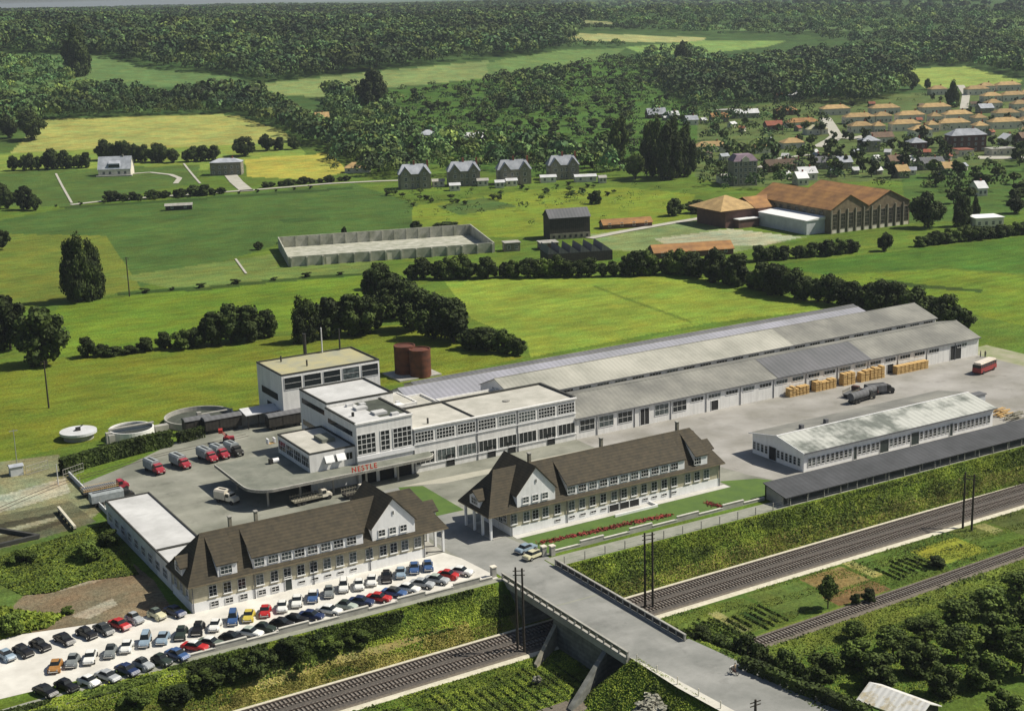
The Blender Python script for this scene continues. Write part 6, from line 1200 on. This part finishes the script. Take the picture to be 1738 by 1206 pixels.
scatter([(1190, 200), (1330, 175), (1400, 200), (1400, 300), (1300, 310), (1200, 300)], 34, 7, 7, ['small', 'smalld'], 'garden tree among the cottages left of the estate', 'trees among the left cottages', mind=6)
scatter([(1400, 235), (1738, 235), (1738, 290), (1600, 310), (1400, 300)], 46, 8, 8, ['smalld', 'smalld', 'small'], 'dark garden tree in the village', 'village trees', mind=6)
scatter([(1400, 175), (1738, 160), (1738, 225), (1440, 225)], 30, 5, 5, ['smalld'], 'small tree in the gardens of the estate', 'estate garden trees', mind=8)
scatter([(1540, 300), (1738, 290), (1738, 350), (1600, 350)], 14, 7, 9, ['small', 'smalld'], 'orchard tree in the meadow right of the mill', 'trees right of the mill', mind=9)
# near right: dark orchard beyond the branch track
for k, (a, b_, h, w_) in enumerate([(1400, 1150, 50, 90), (1455, 1128, 50, 100), (1515, 1110, 50, 100), (1570, 1088, 50, 100), (1625, 1062, 50, 100), (1680, 1040, 50, 100), (1730, 1015, 50, 90), (1490, 1160, 60, 110), (1560, 1140, 60, 110), (1625, 1118, 64, 110), (1690, 1095, 64, 110), (1740, 1075, 64, 100), (1600, 1175, 54, 90), (1670, 1160, 64, 110), (1735, 1140, 70, 110), (1450, 1082, 34, 60), (1705, 1215, 50, 90)]):
    tpx(a, b_, h, w_*.85, random.choice(['broad', 'open', 'bushy', 'open']), 'spreading fruit tree of the dark orchard at lower right', 'fruit tree', 'dark orchard at lower right', 'fruit_tree', z=-5.6)
for a, b_, h, w_, z, lab in [(1262, 1140, 78, 70, -4.5, 'tall dark bushy tree right of the road, nearest the branch track'), (1225, 1110, 40, 60, -4.5, 'dark bush right of the bridge end'), (1192, 1090, 34, 50, -4.5, 'smaller bush right of the bridge end'), (1330, 1160, 70, 60, -5, 'dark leafy tree behind the roadside hedge'), (1290, 1140, 60, 50, -5, 'dark tree between the roadside bushes'), (1360, 1165, 50, 40, -5, 'light leafed bush behind the roadside hedge'),
    (1405, 1030, 60, 46, -5.6, 'airy young tree in the allotments'), (1475, 1020, 26, 34, -5.6, 'dark bush beside the brown allotment bed'), (1452, 1024, 22, 26, -5.6, 'small bush left of the brown allotment bed'), (1590, 960, 20, 44, -5.6, 'dark bush in the allotments near the poles')]:
    tpx(a, b_, h, w_, 'open' if 'airy' in lab else 'bush', lab, 'bush' if 'bush' in lab else 'tree', name='bush' if 'bush' in lab else 'tree', z=z)
for a, b_, h, w_, kd, lab in [(440, 1140, 60, 90, 'bush', 'large dark bush on the bank below the car park'), (400, 1150, 50, 80, 'bush', 'dark bush left of the large one on the bank'), (500, 1110, 44, 80, 'bush', 'dark bush right of the large one on the bank'), (350, 1165, 40, 90, 'bushy', 'green bush on the bank, lower left'), (560, 1105, 34, 70, 'bushy', 'green bush on the bank above the dry grass'), (610, 1092, 34, 70, 'bushy', 'bright green bush on the bank toward the bridge'), (508, 1150, 36, 26, 'small', 'little tree standing alone in the dry grass'),
    (300, 1190, 40, 90, 'bush', 'dark bush at the bottom edge on the bank'), (230, 1200, 40, 90, 'bushy', 'green bush at the bottom edge under the gravel track')]:
    tpx(a, b_, h*.85, w_*.8, kd, lab, 'bush' if 'bush' in lab else 'tree', None, 'bush' if 'bush' in lab else 'tree')
tpx(912, 1160, 18, 22, 'blossom', 'small round bush full of white blossom below the bridge', 'bush', name='bush', z=-5.6)
for a, b_, w_ in ((1110, 1206, 70), (1160, 1210, 80), (1090, 1215, 60)): tpx(a, b_, 30, w_, 'blossom', 'white blossoming bush at the bottom edge left of the road', 'bush', 'white blossoming bushes', 'bush', z=-3.5)
for a, b_, h, w_, lab in [(150, 950, 36, 70, 'dark green bush in the bank beside the flat annex'), (185, 925, 30, 50, 'dark bush near the yard wall corner'), (20, 1075, 40, 60, 'pale bush at the left edge above the car park'), (115, 1040, 14, 30, 'little dark bush on the bare earth'), (40, 955, 26, 60, 'bush at the left end of the green bank')]: tpx(a, b_, h, w_, 'bushy', lab, 'bush', name='bush')
# clipped hedges as boxes of leaves
def hedge(label, pts, h, th, m='leafd', px=True, dens=26, z0=None):
    P3 = [G(*p) if px else np.array(p, float) for p in pts]; V = []
    for a, c in zip(P3[:-1], P3[1:]):
        L = float(np.linalg.norm((c-a)[:2])); n_ = int(L*dens*(h+th)); d = (c-a)/max(L, 1e-6); nn = np.array([-d[1], d[0], 0]); u = rng.random(n_)*L; s_ = rng.integers(0, 3, n_)
        side = np.where(s_ == 0, -1.0, np.where(s_ == 1, 1.0, rng.uniform(-1, 1, n_))); zz = np.where(s_ == 2, h, rng.random(n_)*h); pos = a+d*u[:, None]+nn*(side*th/2+rng.normal(size=n_)*.07)[:, None]; pos[:, 2] += zz+rng.normal(size=n_)*.08
        nr_ = np.where((s_ == 2)[:, None], np.array([0, 0, 1.]), nn*side[:, None])+rng.normal(size=(n_, 3))*.4; V.append(quads(pos, nr_, rng.uniform(.25, .5, n_)))
    o = bpy.data.objects.new('hedge', qmesh('hedge', np.concatenate(V), M[m])); COL.objects.link(o); return tag(o, label, 'hedge')
hedge('dark clipped hedge in front of the round treatment tanks', [(106, 806), (150, 792), (200, 778), (250, 765), (292, 756)], 3.4, 1.6, dens=60)
hedge('short dark hedge piece between the round tanks and the wagons', [(304, 752), (345, 741)], 2.4, 1.4)
a, b_ = P(1258, 1130, 0), P(1475, 1220, 0); a[2] = b_[2] = -.2; hedge('long dark clipped hedge beside the road below the bridge', [tuple(a), tuple(b_)], 1.7, 1.6, px=False)
# flower beds
def bed(label, pts, th):
    P3 = [G(*p) for p in pts]; V = []
    for a, c in zip(P3[:-1], P3[1:]):
        n_ = int(np.linalg.norm(c-a)*48); f_ = rng.random(n_)[:, None]; pos = a+(c-a)*f_+rng.normal(size=(n_, 3))*np.array([th, th, .05])+np.array([0, 0, .15]); V.append(quads(pos, np.array([0, 0, 1.])+rng.normal(size=(n_, 3))*.5, rng.uniform(.18, .34, n_)))
    o = bpy.data.objects.new('flower_bed', qmesh('flower_bed', np.concatenate(V), M['flower'])); COL.objects.link(o); tag(o, label, 'flower bed')
bed('long narrow bed of red flowers across the office lawn', [(915, 922), (1000, 904), (1060, 890), (1138, 874)], .42); bed('small round bed of red flowers at the right end of the lawn', [(1200, 852), (1212, 858), (1228, 860)], .5)
# tall grass and scrub on the railway banks: uncountable
def tufts(name, n_, fn, m, smin, smax, up=.35):
    x, y = fn(n_); z = hz(x, y); s_ = rng.uniform(smin, smax, len(x)); pos = np.stack([x, y, z+s_*up], 1); nr_ = rng.normal(size=(len(x), 3))*np.array([.8, .8, .35])+np.array([.15, -.35, .9])
    o = bpy.data.objects.new(name, qmesh(name, quads(pos, nr_, s_, 1.0), M[m])); COL.objects.link(o); return tag(o, kind='stuff')
def band(x0, x1, y0, y1, sk=.0165, patch=None, ex=None):
    def f(n_):
        x = rng.uniform(x0, x1, n_); y = rng.uniform(y0, y1, n_)+sk*(x-85)
        k = np.ones(n_, bool)
        if patch: v = np.sin(x*patch[0]+y*.9)+np.sin(x*patch[1]-y*1.3+2)+np.sin(x*.11)*.8; k &= v > patch[2]
        if ex: k &= ~((x > ex[0]) & (x < ex[1]))
        return x[k], y[k]
    return f
BR = (110.5, 124.8)
TAN = [G(*p)[:2] for p in [(420, 1160), (445, 1142), (520, 1122), (600, 1106), (690, 1082), (760, 1066), (700, 1092), (640, 1112), (560, 1130), (500, 1150), (440, 1172)]]
zone([(420, 1160), (445, 1142), (520, 1122), (600, 1106), (690, 1082), (760, 1066), (700, 1092), (640, 1112), (560, 1130), (500, 1150), (440, 1172)], (0.30, 0.26, 0.10)); at = ground.data.color_attributes['field_colour']; at.data.foreach_set('color', np.concatenate([tc.reshape(-1, 3), np.ones((nv, 1))], 1).ravel().astype(np.float32))
def notan(f):
    def g(n_):
        x, y = f(n_); ins = np.zeros(len(x), bool)
        for i_ in range(len(TAN)):
            ax, ay = TAN[i_]; bx, by = TAN[(i_+1) % len(TAN)]
            if ay != by: ins ^= ((ay > y) != (by > y)) & (x < (bx-ax)*(y-ay)/(by-ay)+ax)
        k = ~ins | (rng.random(len(x)) < .12); return x[k], y[k]
    return g
_band = band
def band(*a, **k): return notan(_band(*a, **k))
tufts('scrub', 60000, band(30, 112, 192.5, 196.9, 0, (.31, .17, -.2)), 'leafm', .12, .4)
tufts('scrub', 16000, band(30, 96, 193.5, 196.6, 0, (.23, .11, .1)), 'leafd', .2, .5)
tufts('scrub', 24000, band(124, 260, 193.0, 196.6, 0, (.19, .09, .1)), 'leafm', .1, .3)
tufts('dry_grass', 16000, band(30, 260, 190.6, 195.5, 0, (.37, .21, .6)), 'leafy', .08, .22)
tufts('grass_bank', 120000, band(30, 260, 190.6, 196.9, 0, None, BR), 'leafb', .09, .24)
tufts('scrub', 26000, band(30, 260, 190.6, 196.6, 0, (.31, .17, .9), BR), 'leafm', .12, .36)
tufts('scrub', 9000, band(30, 260, 191.2, 196.2, 0, (.43, .23, 1.5), BR), 'leafm', .2, .5)
tufts('dry_grass', 26000, band(30, 260, 189.9, 191.8, .0165, None, BR), 'leafy', .08, .22)
tufts('dry_grass', 26000, band(62, 103, 190.2, 192.8, 0, (.43, .23, -.6)), 'leafy', .1, .28)
tufts('grass_bank', 60000, band(60, 260, 166.5, 180.2, .0165, (.21, .13, -.4), (112, 124)), 'leafb', .07, .18)
tufts('scrub', 14000, band(60, 260, 167, 180, .0165, (.52, .33, 1.3), (112, 124)), 'leafm', .1, .3)
tufts('scrub', 20000, band(80, 113, 140, 180, 0, (.4, .27, .5)), 'leafm', .14, .36)
tufts('grass_bank', 60000, band(84, 114, 140, 180, 0), 'leafb', .09, .22)
tufts('grass_bank', 70000, band(124.8, 240, 132, 163, .03), 'leafb', .09, .22)
tufts('scrub', 20000, band(124.8, 240, 132, 162, .03, (.3, .2, .7)), 'leafm', .14, .4)
def pxfn(poly):
    Q_ = np.array([G(*p)[:2] for p in poly])
    def f(n_):
        lo, hi = Q_.min(0), Q_.max(0); x = rng.uniform(lo[0], hi[0], n_); y = rng.uniform(lo[1], hi[1], n_); ins = np.zeros(n_, bool)
        for i_ in range(len(Q_)):
            ax, ay = Q_[i_]; bx, by = Q_[(i_+1) % len(Q_)]
            if ay != by: ins ^= ((ay > y) != (by > y)) & (x < (bx-ax)*(y-ay)/(by-ay)+ax)
        return x[ins], y[ins]
    return f
GB = [(0, 945), (60, 925), (130, 905), (180, 885), (235, 975), (150, 985), (90, 1005), (40, 1010), (0, 990)]
tufts('scrub', 60000, pxfn(GB), 'leafb', .12, .34); tufts('scrub', 9000, pxfn(GB), 'leafm', .2, .5)
tufts('scrub', 3000, pxfn([(0, 1030), (40, 1040), (110, 1045), (80, 1065), (0, 1085)]), 'leafb', .3, .8)
# vegetable rows in the allotments
V = []
for x0, x1, y0, y1, ang_ in ((126, 140, 166.5, 178, 0), (133, 150, 167, 176, 0), (176, 186, 169, 178, 0), (88, 110, 163, 178, 0)):
    x = x0
    while x < x1:
        n_ = 120; yy = rng.uniform(y0+random.uniform(0, 3), y1-random.uniform(0, 4), n_); xx = x+rng.normal(size=n_)*.07; V.append(quads(np.stack([xx, yy, hz(xx, yy)+.2], 1), rng.normal(size=(n_, 3))+np.array([0, 0, .8]), rng.uniform(.18, .34, n_))); x += 1.6
o = bpy.data.objects.new('vegetable_rows', qmesh('vegetable_rows', np.concatenate(V), M['leafm'])); COL.objects.link(o); tag(o, kind='stuff')
# far woods: one mass each
def wood(poly, spacing, hmin, hmax, nl=84, name='wood', m='leaffar', keep=1.0, wd=1.0):
    Q_ = np.array([G(*p)[:2] for p in poly]); lo, hi = Q_.min(0), Q_.max(0); gx, gy = np.meshgrid(np.arange(lo[0], hi[0], spacing), np.arange(lo[1], hi[1], spacing)); x = (gx+rng.uniform(-.5, .5, gx.shape)*spacing).ravel(); y = (gy+rng.uniform(-.5, .5, gx.shape)*spacing).ravel(); ins = np.zeros(len(x), bool)
    for i_ in range(len(Q_)):
        ax, ay = Q_[i_]; bx, by = Q_[(i_+1) % len(Q_)]
        if ay != by: ins ^= ((ay > y) != (by > y)) & (x < (bx-ax)*(y-ay)/(by-ay)+ax)
    ins &= rng.random(len(x)) < keep*(1-.45*(np.sin(x/70+y/95)*np.sin(x/130-y/60+2) > .55))
    az = np.degrees(np.arctan2(x, y)-YAW); ins &= np.abs(az) < 24
    x, y = x[ins], y[ins]; n_ = len(x)
    if not n_: return
    H_ = rng.uniform(hmin*.75, hmax*1.2, n_)*(1+.15*np.sin(x/37+y/53)); W__ = H_*rng.uniform(.42, .6, n_)*wd; z = hz(x, y); ix = np.repeat(np.arange(n_), nl); d = sph(n_*nl); d[:, 2] = np.abs(d[:, 2])*1.0-.25
    pos = np.stack([x[ix]+d[:, 0]*W__[ix], y[ix]+d[:, 1]*W__[ix], z[ix]+H_[ix]*(.55+d[:, 2]*.48)], 1)*1.0; pos += rng.normal(size=pos.shape)*.35
    V = quads(pos, d+rng.normal(size=d.shape)*.4, rng.uniform(.16, .36, len(ix))*W__[ix]*.85)
    wm_ = qmesh(name, V, M[m]); tint(wm_, tree_tints(x, y)[ix]); o = bpy.data.objects.new(name, wm_); COL.objects.link(o); tag(o, kind='stuff'); return n_
cnt = 0
for poly, sp, a_, b_, kp in [
    ([(-80, 18), (430, 16), (900, 12), (1000, 30), (960, 82), (900, 96), (830, 100), (640, 121), (440, 141), (390, 128), (260, 116), (170, 93), (90, 93), (-80, 92)], 8.5, 10, 16, .97),
    ([(-80, 180), (60, 182), (150, 158), (240, 163), (420, 168), (470, 180), (540, 212), (590, 250), (680, 262), (690, 300), (640, 300), (560, 262), (480, 222), (400, 195), (300, 195), (70, 205), (40, 225), (-80, 240)], 7.5, 8, 13, .95),
    ([(540, 168), (600, 160), (650, 175), (700, 220), (690, 262), (590, 240)], 8, 7, 12, .85),
    ([(820, 140), (960, 125), (960, 175), (900, 200), (840, 190)], 9, 7, 11, .6),
    ([(1180, 108), (1400, 100), (1500, 98), (1545, 135), (1530, 158), (1470, 178), (1330, 172), (1180, 185), (1110, 135)], 8, 9, 14, .95),
    ([(1000, 20), (1340, 16), (1738, 22), (1830, 60), (1830, 110), (1740, 135), (1640, 111), (1510, 112), (1480, 84), (1340, 62), (1200, 60), (1040, 50), (960, 38)], 13, 7, 12, .55),
    ([(1500, 84), (1640, 60), (1740, 90), (1740, 132), (1640, 112), (1510, 116)], 9, 9, 14, .9),
    ([(960, 78), (1060, 78), (1060, 84), (960, 84)], 9, 5, 8, .6),
    ([(930, 48), (1200, 50), (1200, 53), (930, 51)], 9, 5, 8, .8),
    ([(1080, 92), (1200, 92), (1180, 140), (1090, 125)], 9, 8, 12, .55)]:
    cnt += wood(poly, sp, a_, b_, keep=kp) or 0
wood([(620, 165), (850, 132), (1060, 97), (1110, 120), (1190, 190), (1150, 250), (1060, 300), (880, 290), (640, 240)], 9.5, 4.0, 6.5, nl=40, name='orchard', keep=.50, wd=1.3)
wood([(1190, 180), (1400, 172), (1420, 225), (1300, 240), (1190, 245)], 11, 5, 8, nl=50, name='orchard', keep=.45)
wood([(1400, 235), (1800, 235), (1800, 300), (1600, 330), (1400, 310)], 12, 4, 7, nl=50, name='garden_greenery', keep=.24)
wood([(1400, 160), (1800, 150), (1800, 232), (1420, 228)], 13, 2.5, 4.5, nl=36, name='garden_greenery', keep=.28)
wood([(560, 240), (700, 225), (1060, 262), (1070, 296), (900, 300), (640, 305), (560, 290)], 9, 6, 11, nl=90, name='garden_greenery', keep=.42)
wood([(1180, 255), (1300, 250), (1400, 262), (1440, 305), (1300, 322), (1190, 330)], 9, 5, 9, nl=80, name='garden_greenery', keep=.40)
wood([(1530, 290), (1800, 285), (1800, 345), (1640, 360), (1540, 330)], 14, 6, 10, nl=80, name='garden_greenery', keep=.4)
wood([(800, 350), (1000, 335), (1180, 345), (1180, 362), (1010, 378), (840, 390), (740, 385)], 12, 1.5, 4, nl=40, name='garden_greenery', keep=.3)
wood([(640, 326), (1060, 310), (1180, 330), (1080, 350), (700, 372)], 7, 1.2, 2.6, nl=24, name='garden_greenery', keep=.4)
wood([(-60, 100), (120, 110), (130, 160), (60, 200), (-60, 230)], 10, 6, 10, nl=70, name='wood', keep=.6)
# ragged plateau skyline, kilometres away
n_ = 2600; az = np.radians(rng.uniform(-23, 23, n_))+YAW; rr = rng.uniform(2600, 6500, n_); x, y = rr*np.sin(az), rr*np.cos(az); H_ = rng.uniform(6, 13, n_); ix = np.repeat(np.arange(n_), 26); d = sph(n_*26); d[:, 2] = np.abs(d[:, 2])-.2
pos = np.stack([x[ix]+d[:, 0]*11, y[ix]+d[:, 1]*11, hz(x, y)[ix]+H_[ix]*(.5+d[:, 2]*.5)], 1)
wm_ = qmesh('wood', quads(pos, d, np.full(len(ix), 5.5)), M['leaffar']); tint(wm_, tree_tints(x, y)[ix]); o = bpy.data.objects.new('wood', wm_); COL.objects.link(o); tag(o, kind='stuff')

# ------------------------------------------------------------------ air
hm = bpy.data.materials.new('haze'); hm.use_nodes = True; n = hm.node_tree.nodes; n.remove(n['Principled BSDF']); pv = n.new('ShaderNodeVolumePrincipled'); pv.inputs['Color'].default_value = (0.80, 0.90, 1.0, 1); pv.inputs['Density'].default_value = 0.000060; pv.inputs['Anisotropy'].default_value = 0.2
hm.node_tree.links.new(pv.outputs[0], n['Material Output'].inputs['Volume'])
hz_ = MB().box(-17000, 17000, -17000, 17000, -8, 128).build('haze', hm); tag(hz_, kind='stuff')
